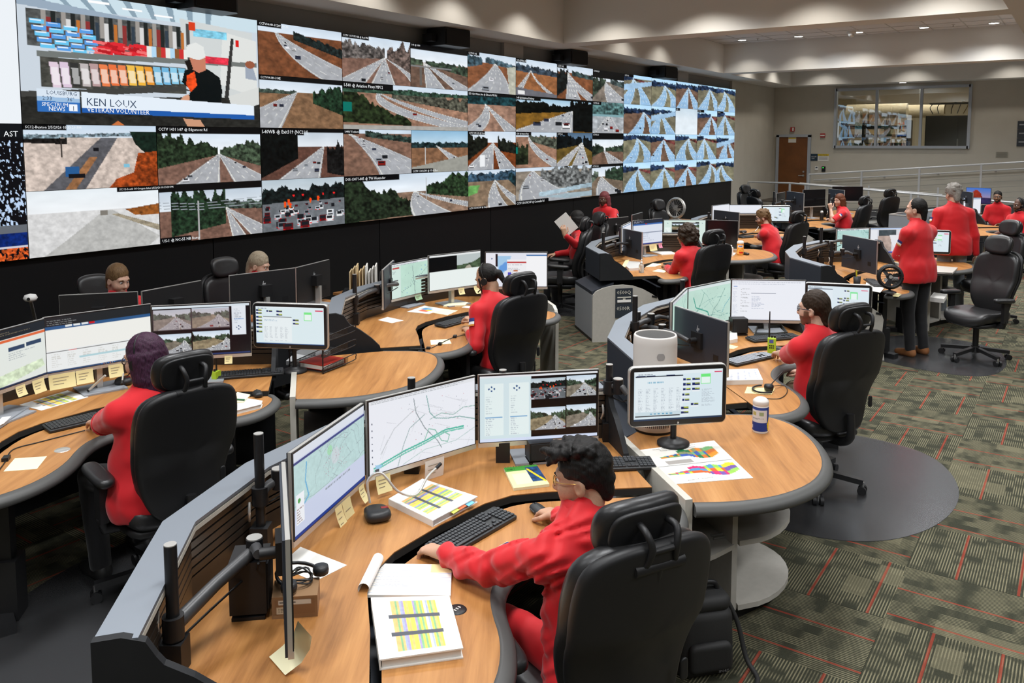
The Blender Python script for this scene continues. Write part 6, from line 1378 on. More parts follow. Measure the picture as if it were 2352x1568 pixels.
    # collar
    cm = MB(); ring = []; up_n = (hc-N)/np.linalg.norm(hc-N); rad, hgt = (.068, .055) if shirt == 'jacket' else (.066, .035)
    for k in range(22):
        a = math.radians(-160+320*k/21); d = np.array([math.sin(a+math.pi), -math.cos(a+math.pi), 0]); ring.append((a, d))
    vs = []
    for a, d in ring:
        for (rr, z) in ((rad+.004, -.015), (rad+.010, 0), (rad-.002, hgt), (rad-.008, hgt), (rad-.008, -.015)): vs.append(tuple(N+up_n*(.02+z)+np.array([d[0]*rr, d[1]*rr*1.0+.01, 0])))
    m5 = 5; cm.add(vs, [(i*m5+j, i*m5+(j+1) % m5, (i+1)*m5+(j+1) % m5, (i+1)*m5+j) for i in range(21) for j in range(m5)], True); addmb('collar', cm, sm, so)
    if shirt == 'polo':
        for i in range(2):
            a, e, w = arms[i]; q = a+(e-a)*.88; r0 = .050+tk*.9; addmb('sleeve_cuff', MB().tube([tuple(q), tuple(q+(e-a)/np.linalg.norm(e-a)*.02)], [r0+.004, r0+.003], 18), sm, so)
    if patch is not None:
        a, e, w = arms[patch]; sx = (-1, 1)[patch]; ax_ = (e-a)/np.linalg.norm(e-a); q = a+(e-a)*.38; n = np.array([sx, -.12, .12]); n = n-ax_*(n@ax_); n /= np.linalg.norm(n); b = np.cross(ax_, n); r0 = .056+tk*.75+.004
        for nm, c, u0, u1 in (('patch_blue', (.02, .03, .16), -.035, -.006), ('patch_white', (.75, .75, .75), -.006, .016), ('patch_gold', (.6, .25, .03), .016, .03)):
            mb = MB(); g = []
            for iu in range(3):
                for iv in range(6): th = (iv/5-.5)*.8; p = q+ax_*(u0+(u1-u0)*iu/2)+(n*math.cos(th)+b*math.sin(th))*r0; g.append(tuple(p))
            mb.add(g, [(iu*6+iv, iu*6+iv+1, iu*6+iv+7, iu*6+iv+6) for iu in range(2) for iv in range(5)], True); addmb(nm, mb, M(nm, c, .7), so)
    # --- trousers and shoes
    if legs:
        pm = pants or m_blackc; pr = [('u', .04, 'cap', P0+np.array([-.06, 0, -.03]), P0+np.array([.06, 0, -.03]), .112*(.6+.4*F_), .112*(.6+.4*F_))]
        for i in range(2): pr += [('u', .03, 'cap', hip[i], kn[i], .092*(.6+.4*F_), .066), ('u', .02, 'cap', kn[i], an[i]+np.array([0, 0, -.01]), .066, .054)]
        add('trousers', pr, pm, max(vox, .012), wrinkles(.004, 26, 5))
        for i, sx in enumerate((-1, 1)):
            f = an[i]; add('shoe', [('u', .02, 'cap', f+np.array([0, -.02, -.045]), f+np.array([sx*.01, .13, -.062]), .045, .034), ('u', .02, 'cap', f+np.array([0, -.03, -.06]), f+np.array([sx*.012, .15, -.068]), .036, .030), ('u', .02, 'cap', f, f+np.array([0, 0, -.04]), .046, .046)], shoes or m_shoe, max(.01, vox))
    # --- hair
    hm = hair_mat('hair_%02x%02x%02x' % tuple(int(min(255, 255*v)) for v in hair_c[1]), *hair_c); q = lambda x, y, z: hc+Rh@(np.array([x, y, z])*.92*S); hp = []
    e = lambda x, y, z, r, k=.015, op='u': hp.append((op, k, 'ell', q(x, y, z), tuple(np.array(r)*.92*S), Rh)); cp = lambda a, b, ra, rb, k=.012, fl=None: hp.append(('u', k, 'cap', q(*a), q(*b), ra*S, rb*S, fl))
    rr = np.random.default_rng(int(abs(pos[0]*37+pos[1]*11)))
    def cut_face(y=.118, z=-.05, r=(.072, .075, .105)): e(0, y, z, r, .02, 's')
    def cut_ears():
        for sx in (-1, 1): e(sx*.086, .002, -.012, (.02, .026, .03), .006, 's')
    amp, fr, hv2 = .003, 120, max(.005, vox*.6)
    if hair == 'short':
        e(0, -.018, .050, (.086, .105, .107)); cp((0, -.078, .0), (0, -.080, -.09), .048, .034); cut_face(.118, -.048, (.072, .082, .108)); e(0, .0, -.185, (.14, .16, .085), .02, 's'); cut_ears(); amp = .0025
    elif hair == 'wavy':
        e(0, -.02, .058, (.088, .108, .105)); cp((0, -.08, .0), (0, -.085, -.05), .045, .032)
        for k in range(46):
            th = rr.random()*6.28; r_ = .015+.075*math.sqrt(rr.random()); x, y = r_*math.cos(th), .012+1.15*r_*math.sin(th); z = .148-.55*(x*x+y*y)/.09*.3; a = rr.random()*6.28; cp((x, y, z-.012), (x+.026*math.cos(a), y+.02*math.sin(a)+.012, z+.004*rr.random()), .019, .012, .007)
        for k in range(12): x = -.07+.14*k/11; cp((x, .055, .12), (x+.01*rr.random(), .105+.012*rr.random(), .085+.03*rr.random()), .018, .010, .007)
        cut_face(.13, -.05, (.066, .07, .092)); e(0, .0, -.18, (.14, .16, .09), .02, 's'); cut_ears(); amp = .0035; fr = 130; hv2 = .0055
    elif hair in ('long', 'longside'):
        e(0, -.02, .05, (.092, .112, .108))
        for k in range(22):
            a = math.radians(20+320*k/21); x, y = .08*math.sin(a), -.02+.088*math.cos(a)
            if y > (.045 if hair == 'long' else .022): continue
            ln = -.26-.10*rr.random() if y < .01 else -.18-.05*rr.random(); cp((x, y, .03), (x*1.1, y-.01, -.1), .026, .024, .01); cp((x*1.1, y-.012, -.1), (x*1.05+.012*(rr.random()-.5), y-.03-.02*rr.random(), ln), .024, .012, .01)
        cut_face(.13, -.05, (.066, .088, .12)); amp = .0022; fr = 110
    elif hair == 'curly':
        e(0, -.035, .03, (.125, .13, .135)); e(0, -.06, -.06, (.12, .095, .10))
        for k in range(70):
            v = rr.normal(size=3); v /= np.linalg.norm(v)
            if v[1] > .55 and v[2] < .5: continue
            e(v[0]*.125, -.04+v[1]*.12, .0+v[2]*.15, (.03, .03, .03), .008)
        cut_face(.125, -.045, (.066, .07, .11)); amp = .006; fr = 190
    elif hair == 'ponytail':
        e(0, -.020, .046, (.082, .098, .101)); e(0, -.112, .02, (.032, .032, .035)); cp((0, -.13, .02), (0, -.155, -.10), .03, .014); cut_face(.118, -.035, (.068, .075, .112)); e(0, .0, -.17, (.14, .15, .085), .015, 's'); cut_ears()
        cp((-.072, .045, .03), (-.076, .06, -.12), .008, .005, .004); amp = .0015
    elif hair == 'bun':
        e(0, -.018, .048, (.083, .105, .101)); e(0, -.125, -.02, (.05, .045, .05)); cut_face(.125, -.04, (.064, .07, .1)); e(0, -.02, -.15, (.14, .14, .085), .012, 's'); cut_ears(); amp = .002
    elif hair == 'thin':
        e(0, -.020, .045, (.083, .100, .103)); cp((0, -.076, .0), (0, -.078, -.095), .046, .034); cut_face(.115, -.03, (.078, .08, .118)); e(0, .0, -.19, (.14, .16, .085), .02, 's'); cut_ears(); amp = .0018
    elif hair == 'shaggy':
        e(0, -.02, .05, (.092, .112, .110)); cp((0, -.085, .0), (0, -.095, -.075), .05, .034)
        for k in range(46):
            v = rr.normal(size=3); v /= np.linalg.norm(v)
            if v[2] < -.35 or (v[1] > .5 and v[2] < .4): continue
            e(v[0]*.085, -.02+v[1]*.105, .05+v[2]*.10, (.026, .026, .022), .008)
        cut_face(.118, -.048, (.072, .082, .11)); e(0, .0, -.20, (.14, .16, .085), .02, 's'); cut_ears(); amp = .004; fr = 130
    add('hair', hp, hm, hv2, wrinkles(amp, fr, 9))
    if beard is not None and hair == 'shaggy':
        hp = []; e(0, .052, -.098, (.055, .05, .05)); e(0, .05, -.135, (.04, .035, .04)); e(0, .1, -.064, (.03, .03, .016), .008, 's'); add('beard', hp, hm, hv2, wrinkles(.003, 150, 4))
    # --- eyes, brows
    for sx in (-1, 1):
        p = q(sx*.031, .082, .012); o = MB(); o.lathe((0, 0, 0), [(0, -.0115), (.008, -.008), (.0115, 0), (.008, .008), (0, .0115)], 12); o.v = [tuple(p+np.array(v)) for v in o.v]; eo = addmb('eye', o, m_eye)
        p2 = q(sx*.031, .0905, .012); o = MB(); f_ = Rh@np.array([0, 1, 0]); o.tube([tuple(p2), tuple(p2+f_*.0035)], [.0058, .004], 10); addmb('iris', o, m_iris, eo)
        addmb('eyebrow', MB().tube([tuple(q(sx*.013, .096, .034)), tuple(q(sx*.032, .097, .039)), tuple(q(sx*.052, .084, .034))], [.0035, .0045, .002], 6), hm)
    if glasses:
        gm = m_gold if glasses == 'gold' else m_glassf; g = MB(); tr = .0016 if glasses == 'gold' else .0026
        for sx in (-1, 1):
            ring = [tuple(q(sx*.034+.024*math.cos(a), .108-.16*abs(sx*.034+.024*math.cos(a))*.9, .010+.019*math.sin(a))) for a in np.linspace(0, 2*math.pi, 17)]; g.tube(ring, tr, 6)
            g.tube([tuple(q(sx*.058, .097, .014)), tuple(q(sx*.078, .06, .014)), tuple(q(sx*.083, -.005, .012)), tuple(q(sx*.082, -.03, -.008))], tr, 6)
        g.tube([tuple(q(-.011, .108, .014)), tuple(q(.011, .108, .014))], tr, 6); go = addmb('eyeglasses', g, gm)
    if headset:
        h = MB(); h.tube([tuple(q(.092*math.cos(a), -.012, .05+.104*math.sin(a))) for a in np.linspace(-.35, math.pi+.35, 17)], .005, 6); ho = addmb('headset', h, m_black)
        for sx in (-1, 1): addmb('ear_cushion', MB().cyl(tuple(q(sx*.088, -.006, -.008)), .028, .018, 16, axis=tuple(Rh@np.array([sx, 0, 0]))), m_black, ho)
        addmb('microphone_boom', MB().tube([tuple(q(-.098, .0, -.02)), tuple(q(-.092, .05, -.06)), tuple(q(-.05, .105, -.075))], [.003, .003, .006], 6), m_black, ho)
    return t, arms, hc
LIGHTSK, TAN, MID, DEEP = (.56, .34, .25), (.48, .28, .18), (.30, .155, .09), (.10, .048, .03)
BLK = ((.004, .004, .004), (.018, .016, .015)); BRN_ = ((.03, .016, .008), (.10, .06, .03)); DBR = ((.012, .007, .004), (.045, .026, .015)); GREY = ((.13, .12, .11), (.33, .31, .28)); AUB = ((.05, .014, .006), (.16, .05, .02)); PUR = ((.014, .006, .012), (.075, .025, .06)); BLOND = ((.22, .17, .11), (.45, .38, .28)); PINK = ((.05, .012, .014), (.28, .07, .08)); LBR = ((.07, .035, .014), (.22, .13, .06))
zt_ = .775
P1 = person('person in red jacket with black wavy hair and thin glasses, reaching for a mouse', (2.45, 1.355), 66, lean=15, head=(40, 8), hands=(tuple(at(1014, 1270, zt_+.01)), tuple(at(1275, 1182, zt_+.01))), skin=(.50, .285, .185), shirt='jacket', hair='wavy', hair_c=BLK, vox=.0085, glasses='gold', curl=(.9, .55), wr=.014, pants=m_redj, fat=1.22, hipz=.565, headoff=(.02, -.02, -.02))
P2 = person('person with purple hair and headset typing in a red polo', (2.40, 3.95), 88, lean=8, head=(26, 8), hands=(tuple(at(212, 972, zt_)), tuple(at(330, 960, zt_))), skin=LIGHTSK, fat=1.5, hair='longside', hair_c=PUR, vox=.010, glasses='dark', headset=True, elbows=((-1, -.75, -.75), None), wr=.006)
P3 = person('person with a dark ponytail and headset, writing in a red jacket', (5.47, 3.95), 78, lean=14, head=(24, 22), hands=(tuple(at(1078, 764, zt_)), tuple(at(1092, 738, zt_+.02))), skin=TAN, shirt='jacket', hair='ponytail', hair_c=BLK, vox=.011, headset=True, curl=(.6, 1.0), patch=0)
P4 = person('person in glasses, red polo and khaki trousers using a mouse', (5.68, 1.43), 58, lean=9, head=(28, 2), hands=(tuple(at(1782, 814, zt_)), None), skin=LIGHTSK, hair='short', hair_c=DBR, vox=.010, glasses='dark', beard=(.17, .09, .055), pants=m_khaki, fat=1.14, curl=(.5, .5))
P5 = person('person with brown curly hair typing in a red jacket', (9.43, 3.87), 72, lean=16, head=(14, 8), hands=(tuple(at(1532, 614, zt_)), tuple(at(1553, 597, zt_))), skin=MID, shirt='jacket', hair='curly', hair_c=DBR, vox=.013, fat=1.1)
P6 = person('bearded person with shaggy brown hair leaning over the keyboard', (12.58, 3.86), 84, lean=24, head=(24, 14), hands=(tuple(at(1727, 546, zt_)), tuple(at(1745, 540, zt_))), skin=LIGHTSK, hair='shaggy', hair_c=LBR, vox=.014, glasses='dark', beard=(.20, .11, .05), fat=1.3, patch=0)
P7 = person('person with long auburn hair resting a hand on her chin', (16.72, 3.80), 100, lean=14, head=(46, 4), hands=(tuple(at(1908, 480, 1.06)), tuple(at(1912, 507, .80))), skin=LIGHTSK, hair='longside', hair_c=AUB, vox=.016, fat=1.35, curl=(1.1, .5), fdirs=((0, .2, 1), None), patch=0)
P8 = person('standing person with dark cropped hair and folded arms', (9.92, 1.47), 62, sit=False, lean=2, head=(22, 0), hands=((.10, .20, 1.17, 0), (-.06, .17, 1.12, 0)), skin=LIGHTSK, shirt='jacket', hair='thin', hair_c=BLK, vox=.012, fat=1.12, elbows=((-1, -.15, -.4), (1, -.1, -.5)), patch=0, shoes=m_boot, scale=1.03, fdirs=((1, -.1, .1), (-.6, -.3, .1)))
P9 = person('standing grey-haired person in jeans seen from behind', (12.35, 1.42), 28, sit=False, lean=3, head=(8, 8), hands=((-.29, .12, .88, 0), (.30, -.02, .82, 0)), skin=LIGHTSK, shirt='jacket', hair='shaggy', hair_c=GREY, vox=.014, fat=1.22, pants=m_jean, scale=1.06, patch=0)
P10 = person('seated person with glasses, goatee and tied hair near the ramp', (19.4, 1.46), 165, lean=6, head=(10, 0), hands=(None, None), skin=MID, hair='bun', hair_c=BLK, vox=.018, glasses='dark', beard=(.03, .02, .015))
P11 = person('bearded person with headset leaning back, forearm on the armrest', (16.95, 1.0), 140, lean=-4, head=(-6, 4), hands=(tuple(at(2262, 520, .78)), None), skin=DEEP, hair='thin', hair_c=BLK, vox=.016, headset=True, beard=(.012, .009, .008), fat=1.2, patch=0)
P12 = person('person with long black hair holding up a sheet of paper', (10.32, 6.02), 128, lean=4, head=(-12, 0), hands=(tuple(at(1297, 540, 1.06)), None), skin=TAN, shirt='jacket', hair='long', hair_c=BLK, vox=.014, fdirs=((0, .2, 1), None), curl=(.5, .5))
P13 = person('standing person with pink-tinted hair holding a phone', (11.72, 6.28), 172, sit=False, lean=3, head=(8, 6), hands=((-.10, .26, 1.18, 0), (.25, .06, .85, 0)), skin=DEEP, shirt='jacket', hair='longside', hair_c=PINK, vox=.014, scale=.92, patch=0, fdirs=((.3, .8, .3), None))
P14 = person('person with brown hair whose face shows above the black monitors', (3.68, 6.45), 262, lean=4, head=(16, 16), skin=LIGHTSK, shirt='jacket', hair='short', hair_c=LBR, vox=.013)
P15 = person('fair-haired person mostly hidden behind the black monitors', (5.03, 6.45), 275, lean=10, head=(25, 18), skin=LIGHTSK, shirt='jacket', hair='short', hair_c=BLOND, vox=.013, headoff=(0, 0, -.04))
# ------------------------------------------------------------------ things on and around the desks
def quad(pts, z): return [tuple(at(p[0], p[1], z))[:2] for p in pts]
def sheet(name, lab, cat, pts, z, mat=None, t=.0015, group=None):
    P = quad(pts, z); c = (sum(p[0] for p in P)/len(P), sum(p[1] for p in P)/len(P))
    o = thing(name, lab, cat, (c[0], c[1], z), group); MB().prism(P, z, z+t).build('sheet', mat or m_paper, o); return o, [Vector((*p, z+t)) for p in P]
def on(P, u, v, up=.0006):
    """point on a traced quad (corners in order: near-origin, +u, +uv, +v)"""
    a = P[0].lerp(P[1], u); b = P[3].lerp(P[2], u); q = a.lerp(b, v); return Vector((q.x, q.y, q.z+up))
def print_rect(name, P, u0, v0, u1, v1, mat, parent, up=.0006):
    q = [on(P, u0, v0, up), on(P, u1, v0, up), on(P, u1, v1, up), on(P, u0, v1, up)]; return MB().add(q, [(0, 1, 2, 3)]).build(name, mat, parent)
def print_art(P, painter, parent, W=90, H=70, up=.0007, name='print', seed=3):
    cv = Cv(W, H, seed=seed); painter(cv); U, Vv = np.meshgrid(np.linspace(0, 1, W), np.linspace(0, 1, H)); c = [np.array(p) for p in P]
    G = (c[0]*(1-U[..., None])+c[1]*U[..., None])*(1-Vv[..., None])+(c[3]*(1-U[..., None])+c[2]*U[..., None])*Vv[..., None]; G[..., 2] += up
    idx = np.arange(W*H).reshape(H, W); F = np.stack([idx[:-1, :-1], idx[1:, :-1], idx[1:, 1:], idx[:-1, 1:]], -1).reshape(-1, 4)
    return mk(name, G.reshape(-1, 3), F, m_print, parent, False, lin(cv.a.reshape(-1, 3)))
def print_mat():
    m = bpy.data.materials.new('printed_sheet'); n = NT(m); a = n.node('ShaderNodeAttribute', attribute_name='col'); n.pbr(a.outputs['Color'], .55, 0, .3); return m
m_print = print_mat()
def rows(s, n=10, c=(.55, .55, .58), x0=.08, x1=.92, y0=.1, y1=.92): text_rows(s, x0, y0, x1, y1, n, c, .95)
def stripes(s):
    s.a[:] = (.90, .90, .88); cols = [(.62, .58, .74), (.92, .70, .45), (.88, .85, .35), (.5, .68, .5), (.90, .90, .88), (.62, .66, .8)]
    for k in range(22): x = .2+.6*k/22; s.rect(x, .08, x+.027, .92, cols[int(s.r.integers(6))], .1)
    s.rect(.18, .33, .82, .39, (.32, .33, .36)); s.rect(.18, .62, .82, .68, (.32, .33, .36))
# sticky notes hanging from monitor chins
def hang_note(key, u, w, drop, lab, mat=None, lean=.0, curl=.02, art=True):
    t0, A, B, d, n, cen = MON[key]; L = (B-A).length; h = (A.z-cen.z)*2; top = A+d*(u*L)+Vector((0, 0, -h+.012))+n*.002
    t = thing('sticky_note', lab, 'sticky note', tuple(top), 'notes stuck to monitors'); g = []; N_ = 5
    for k in range(N_):
        f = k/(N_-1); p = top-Vector((0, 0, 1))*(drop*f)+n*(curl*f*f)+d*(lean*f); g += [p, p+d*w]
    MB().add(g, [(2*k, 2*k+2, 2*k+3, 2*k+1) for k in range(N_-1)], True).build('paper', mat or m_note, t)
    if art:
        for k in range(3): a = top+d*(w*.15+lean*(.25+.2*k))-Vector((0, 0, drop*(.25+.2*k)))+n*(.0012+curl*(.25+.2*k)**2+.001); MB().add([a, a+d*w*(.6-.1*k), a+d*w*(.6-.1*k)-Vector((0, 0, .004)), a-Vector((0, 0, .004))], [(0, 3, 2, 1)]).build('handwriting', M('pencil_grey', (.35, .3, .22), .9), t)
hang_note('1b', .52, .06, .115, 'yellow curled note hanging low from the map monitor', lean=.02, curl=.03); hang_note('1b', .62, .075, .19, 'long yellow handwritten note hanging from the map monitor', m_note, .05, .05)
hang_note('1b', .88, .05, .07, 'small yellow note at the corner of the map monitor', curl=.03); hang_note('1c', .06, .076, .076, 'square yellow note under the street map screen'); hang_note('1c', .50, .11, .10, 'white printed card under the street map screen', m_paper, .0, -.01)
hang_note('2b', .02, .15, .09, 'wide yellow note with handwriting under the spreadsheet screen'); hang_note('2b', .26, .10, .085, 'yellow note with a doodle under the spreadsheet screen'); hang_note('2b', .56, .09, .08, 'yellow note beside the silver monitor stand')
hang_note('2a', .60, .07, .06, 'small yellow note under the orange banner screen'); hang_note('2a', .80, .09, .08, 'yellow note beside the orange banner screen corner'); hang_note('2c', .72, .05, .05, 'small pale note under the four road cameras')
hang_note('3b', .6, .1, .05, 'green note under the pale green map', M('green_note', (.45, .68, .42), .8)); hang_note('3c', .55, .07, .06, 'yellow note under the split screen'); hang_note('3c', .85, .08, .07, 'folded yellow note at the split screen corner', curl=.05)
hang_note('5b', .55, .15, .09, 'wide yellow note under the dark toolbar screen'); hang_note('5b', .86, .07, .06, 'pink note under the dark toolbar screen', M('pink_note', (.75, .25, .38), .8)); hang_note('5c', .35, .13, .09, 'yellow note under the bright camera screen'); hang_note('6b', .08, .08, .1, 'yellow note under the empty white page'); hang_note('8b', .2, .09, .11, 'yellow note under the satellite view')
# keyboards
m_key = M('charcoal_key', (.035, .038, .042), .5); m_kb = M('keyboard_case', (.018, .019, .02), .45); m_keyp = M('pale_grey_key', (.30, .32, .36), .5)
_keyme = {}
def keyboard(lab, px, py, ang, z, single=False, keym=None, L=.44, Wd=.13, from_right=None):
    c = at(px, py, z); a = math.radians(ang); d = Vector((math.cos(a), math.sin(a), 0)); n = Vector((-d.y, d.x, 0))
    t = thing('keyboard', lab, 'keyboard', (c.x, c.y, z), 'keyboards'); t.rotation_euler = (0, 0, a)
    P = lambda x, y, zz: (x, y, zz)
    o = MB().slab(rrect(L, Wd, .008, 3), .016, .004, lambda x, y, zz: (x, y, .010+zz+.006*(y/Wd+.5)), rings=(.9,), steps=2).build('case', m_kb); o.parent = t
    keym = keym or m_key; u = .0186; ks = []
    for r in range(6):
        y = -Wd/2+.018+r*.0193
        for c0, cnt in ((-L/2+.012, 15), (-L/2+.012+15.35*u, 3), (-L/2+.012+18.7*u, 4)):
            i = 0
            while i < cnt:
                w = 1
                if r == 0 and cnt == 15 and i == 3: w = 6
                if cnt == 3 and r == 2: break
                if cnt == 3 and r == 1 and i != 1: i += 1; continue
                if cnt == 4 and r == 5: break
                ks.append((c0+(i+w/2)*u, y, w)); i += w
    if single:
        for x, y, w in ks:
            if w not in _keyme: _keyme[w] = MB().slab(rrect(w*u-.003, .0158, .002, 1), .006, .0015, rings=(.5,), steps=1)
            kk = ('%s%d' % (keym.name, w))
            if kk not in _keyme: q = _keyme[w].build('key', keym); _keyme[kk] = q.data
            else: q = bpy.data.objects.new('key', _keyme[kk]); C.objects.link(q)
            q.location = (x, y, .0225+.006*(y/Wd+.5)); q.parent = t
    else:
        mb = MB()
        for x, y, w in ks: mb.box((x, y, .0215+.006*(y/Wd+.5)), (w*u-.003, .0158, .006))
        q = mb.build('keys', keym); q.parent = t; q['kind'] = 'stuff'
    return t
def a2(p, q, z): A, B = at(*p, z), at(*q, z); return math.degrees(math.atan2(B.y-A.y, B.x-A.x))
keyboard('black keyboard in front of the black-haired person, partly under his sleeve', 1085, 1226, a2((1066, 1266), (1192, 1192), ZK), ZK, True)
keyboard('black keyboard on the console corner beside the patrol map', 1400, 1072, a2((1340, 1075), (1470, 1070), ZW), ZW)
keyboard('black keyboard under the typing hand of the purple-haired person', 200, 968, -8, ZK)
keyboard('long black keyboard in front of the road camera monitor', 575, 862, a2((500, 868), (655, 856), ZW), ZW)
keyboard('grey keyboard under the hands of the person with the ponytail', 1047, 742, a2((1015, 750), (1080, 732), ZK), ZK)
keyboard('keyboard with pale keys beside the mouse of the person in the polo', 1722, 828, a2((1690, 840), (1765, 815), ZK)-8, ZK, True, m_keyp)
keyboard('black keyboard behind the lime radio', 1775, 779, a2((1740, 782), (1805, 776), ZW), ZW)
keyboard('keyboard under the hands of the curly-haired person', 1560, 607, -28, ZK); keyboard('keyboard in front of the bearded person', 1722, 545, -28, ZK); keyboard('dark keyboard beside the black desk fan', 2008, 652, 25, ZW)
def mouse(lab, px, py, ang, z):
    c = at(px, py, z); t = thing('computer_mouse', lab, 'mouse', (c.x, c.y, z), 'computer mice'); t.rotation_euler = (0, 0, math.radians(ang-90))
    o = MB().slab(smoothpoly([(-.028, -.05), (-.031, 0), (-.027, .045), (0, .056), (.027, .045), (.031, 0), (.028, -.05), (0, -.058)], 2), .034, .014, lambda x, y, zz: (x, y, .017+zz*(1-.35*max(0, y/.06)**2)-(.006 if zz > 0 else 0)*abs(x)/.03)).build('shell', m_kb); o.parent = t
    o = MB().cyl((-.004, .03, .028), .008, .008, 10, axis=(1, 0, 0)).build('wheel', m_black); o.parent = t; return t
mouse('black mouse under the hand of the black-haired person', 1237, 1178, 60, ZK); mouse('black mouse beside the white binder and yellow pad', 592, 909, 60, ZK); mouse('black mouse under the hand of the person in the polo', 1790, 806, 60, ZK); mouse('black mouse at the curly-haired person\'s desk edge', 1543, 624, 60, ZK); mouse('small black mouse beside the orange wipes', 1713, 585, 60, .757)
# binders and papers at the front console
def binder(lab, pts, z, th, ring_side=0, cover=None, art=True, name='ring_binder'):
    P = [Vector((*p, z)) for p in quad(pts, z+th)]; c = sum(P, Vector())/4; t = thing(name, lab, 'binder', (c.x, c.y, z), 'ring binders'); q = [(p.x, p.y) for p in P]; ce = Vector((c.x, c.y, 0))
    ins = [tuple((Vector((*p, 0))*.955+ce*.045))[:2] for p in q]
    MB().prism(q, z, z+.004).build('back_cover', cover or m_paper, t); MB().prism(ins, z+.004, z+th-.004).build('pages', M('page_block', (.66, .65, .62), .9), t); MB().prism(q, z+th-.004, z+th).build('front_cover', cover or m_paper, t)
    a, b = P[ring_side], P[(ring_side+1) % 4]; MB().bar(a+Vector((0, 0, th/2)), b+Vector((0, 0, th/2)), .004, th).build('spine', cover or m_paper, t)
    top = [p+Vector((0, 0, th)) for p in P]
    if art: print_art([top[(i+1) % 4] for i in range(4)], stripes, t, 110, 110, name='label_sheet')
    return t, top
binder('white binder with striped label lying under the gooseneck microphone', [(893, 1145), (970, 1099), (1097, 1140), (995, 1195)], ZW, .028, 3)
for k, (x, y, c) in enumerate(((1040, 1172, (.6, .7, .1)), (1056, 1163, (.75, .15, .05)), (1075, 1155, (.15, .45, .65)))): o, _ = sheet('index_tab', ['lime index tab sticking out of the white binder', 'red index tab sticking out of the white binder', 'blue index tab sticking out of the white binder'][k], 'index tab', [(x-10, y+2), (x+4, y-6), (x+16, y-1), (x+2, y+8)], ZW+.02, M('tab%d' % k, c, .6), .002, 'index tabs')
binder('white binder with striped label on the near desk lobe'.replace('near', 'curved'), [(873, 1515), (853, 1372), (1032, 1368), (1064, 1488)], ZK, .034, 0)
o, P = sheet('note_sheet', 'pale yellow printed sheet peeking out under the white binder', 'paper', [(888, 1527), (892, 1505), (1000, 1498), (1003, 1515)], ZK+.0005, m_note2)
t = thing('sticky_note', 'large curled yellow note between the edge-on monitor and the desk', 'sticky note', tuple(at(660, 1530, ZW)), 'notes lying on desks'); g = []
for a, b in (((684, 1425, .90), (716, 1462, .87)), ((676, 1450, .85), (712, 1490, .82)), ((650, 1482, .79), (692, 1522, .785)), ((618, 1508, .768), (655, 1550, .765))): g += [at(*a), at(*b)]
MB().add(g, [(2*k, 2*k+1, 2*k+3, 2*k+2) for k in range(3)], True).build('paper', m_note2, t)
# legal pad with its pages rolled over
P = [Vector((*p, ZK)) for p in quad([(836, 1372), (870, 1300), (1038, 1302), (1035, 1374)], ZK)]; t = thing('legal_pad', 'ruled writing pad with pages rolled over its edge', 'note pad', tuple(P[0]))
MB().prism([(p.x, p.y) for p in P], ZK, ZK+.010).build('pad', m_paper, t); T = [p+Vector((0, 0, .010)) for p in P]
def ruled(s):
    s.a[:] = (.90, .89, .86)
    for k in range(22): s.rect(0, .04+.044*k, 1, .05+.044*k, (.72, .76, .82)); 
    text_rows(s, .08, .1, .6, .75, 13, (.6, .6, .62), .9); s.rect(.72, .0, 1, .28, (.90, .84, .62))
print_art([T[1], T[2], T[3], T[0]], ruled, t, 90, 60)
a, b = P[0]+Vector((0, 0, .032)), P[1]+Vector((0, 0, .032)); d = (b-a).normalized(); n = Vector((-d.y, d.x, 0)); g = []
for k in range(15):
    th = -math.pi/2+2*math.pi*.86*k/14; r = .024-.0004*k; off_ = n*(-math.cos(th)*-r)+Vector((0, 0, math.sin(th)*r)); g += [a+off_, b+off_]
MB().add(g, [(2*k, 2*k+1, 2*k+3, 2*k+2) for k in range(14)], True).build('rolled_pages', m_paper, t)
t, P = sheet('sticky_note', 'loose yellow note beside the blue pen', 'sticky note', [(1078, 1272), (1150, 1290), (1140, 1308), (1072, 1283)], ZK, m_note2, .001, 'notes lying on desks')
p, q = at(1113, 1275, ZK+.006), at(1168, 1246, ZK+.006); t = thing('pen', 'blue click pen on the desk beside the keyboard', 'pen', tuple(p)); m_bpen = M('blue_pen', (.01, .03, .28), .3)
MB().tube([p, p.lerp(q, .15), p.lerp(q, .9), q], [.0015, .0045, .005, .004], 8).build('barrel', m_bpen, t); MB().tube([p.lerp(q, .55)+Vector((0, 0, .006)), p.lerp(q, .95)+Vector((0, 0, .007))], .0015, 6).build('clip', m_metal, t)
c = at(1050, 1400, ZK); t = thing('grommet', 'round black control puck set into the front console desk', 'grommet', (c.x, c.y, ZK)); MB().lathe((c.x, c.y, ZK), [(0, .004), (.03, .004), (.034, .0)], 20).build('cap', m_black, t)
for k in range(3): MB().box((c.x-.012+.012*k, c.y, ZK+.0045), (.006, .012, .001)).build('button', m_silver, t)
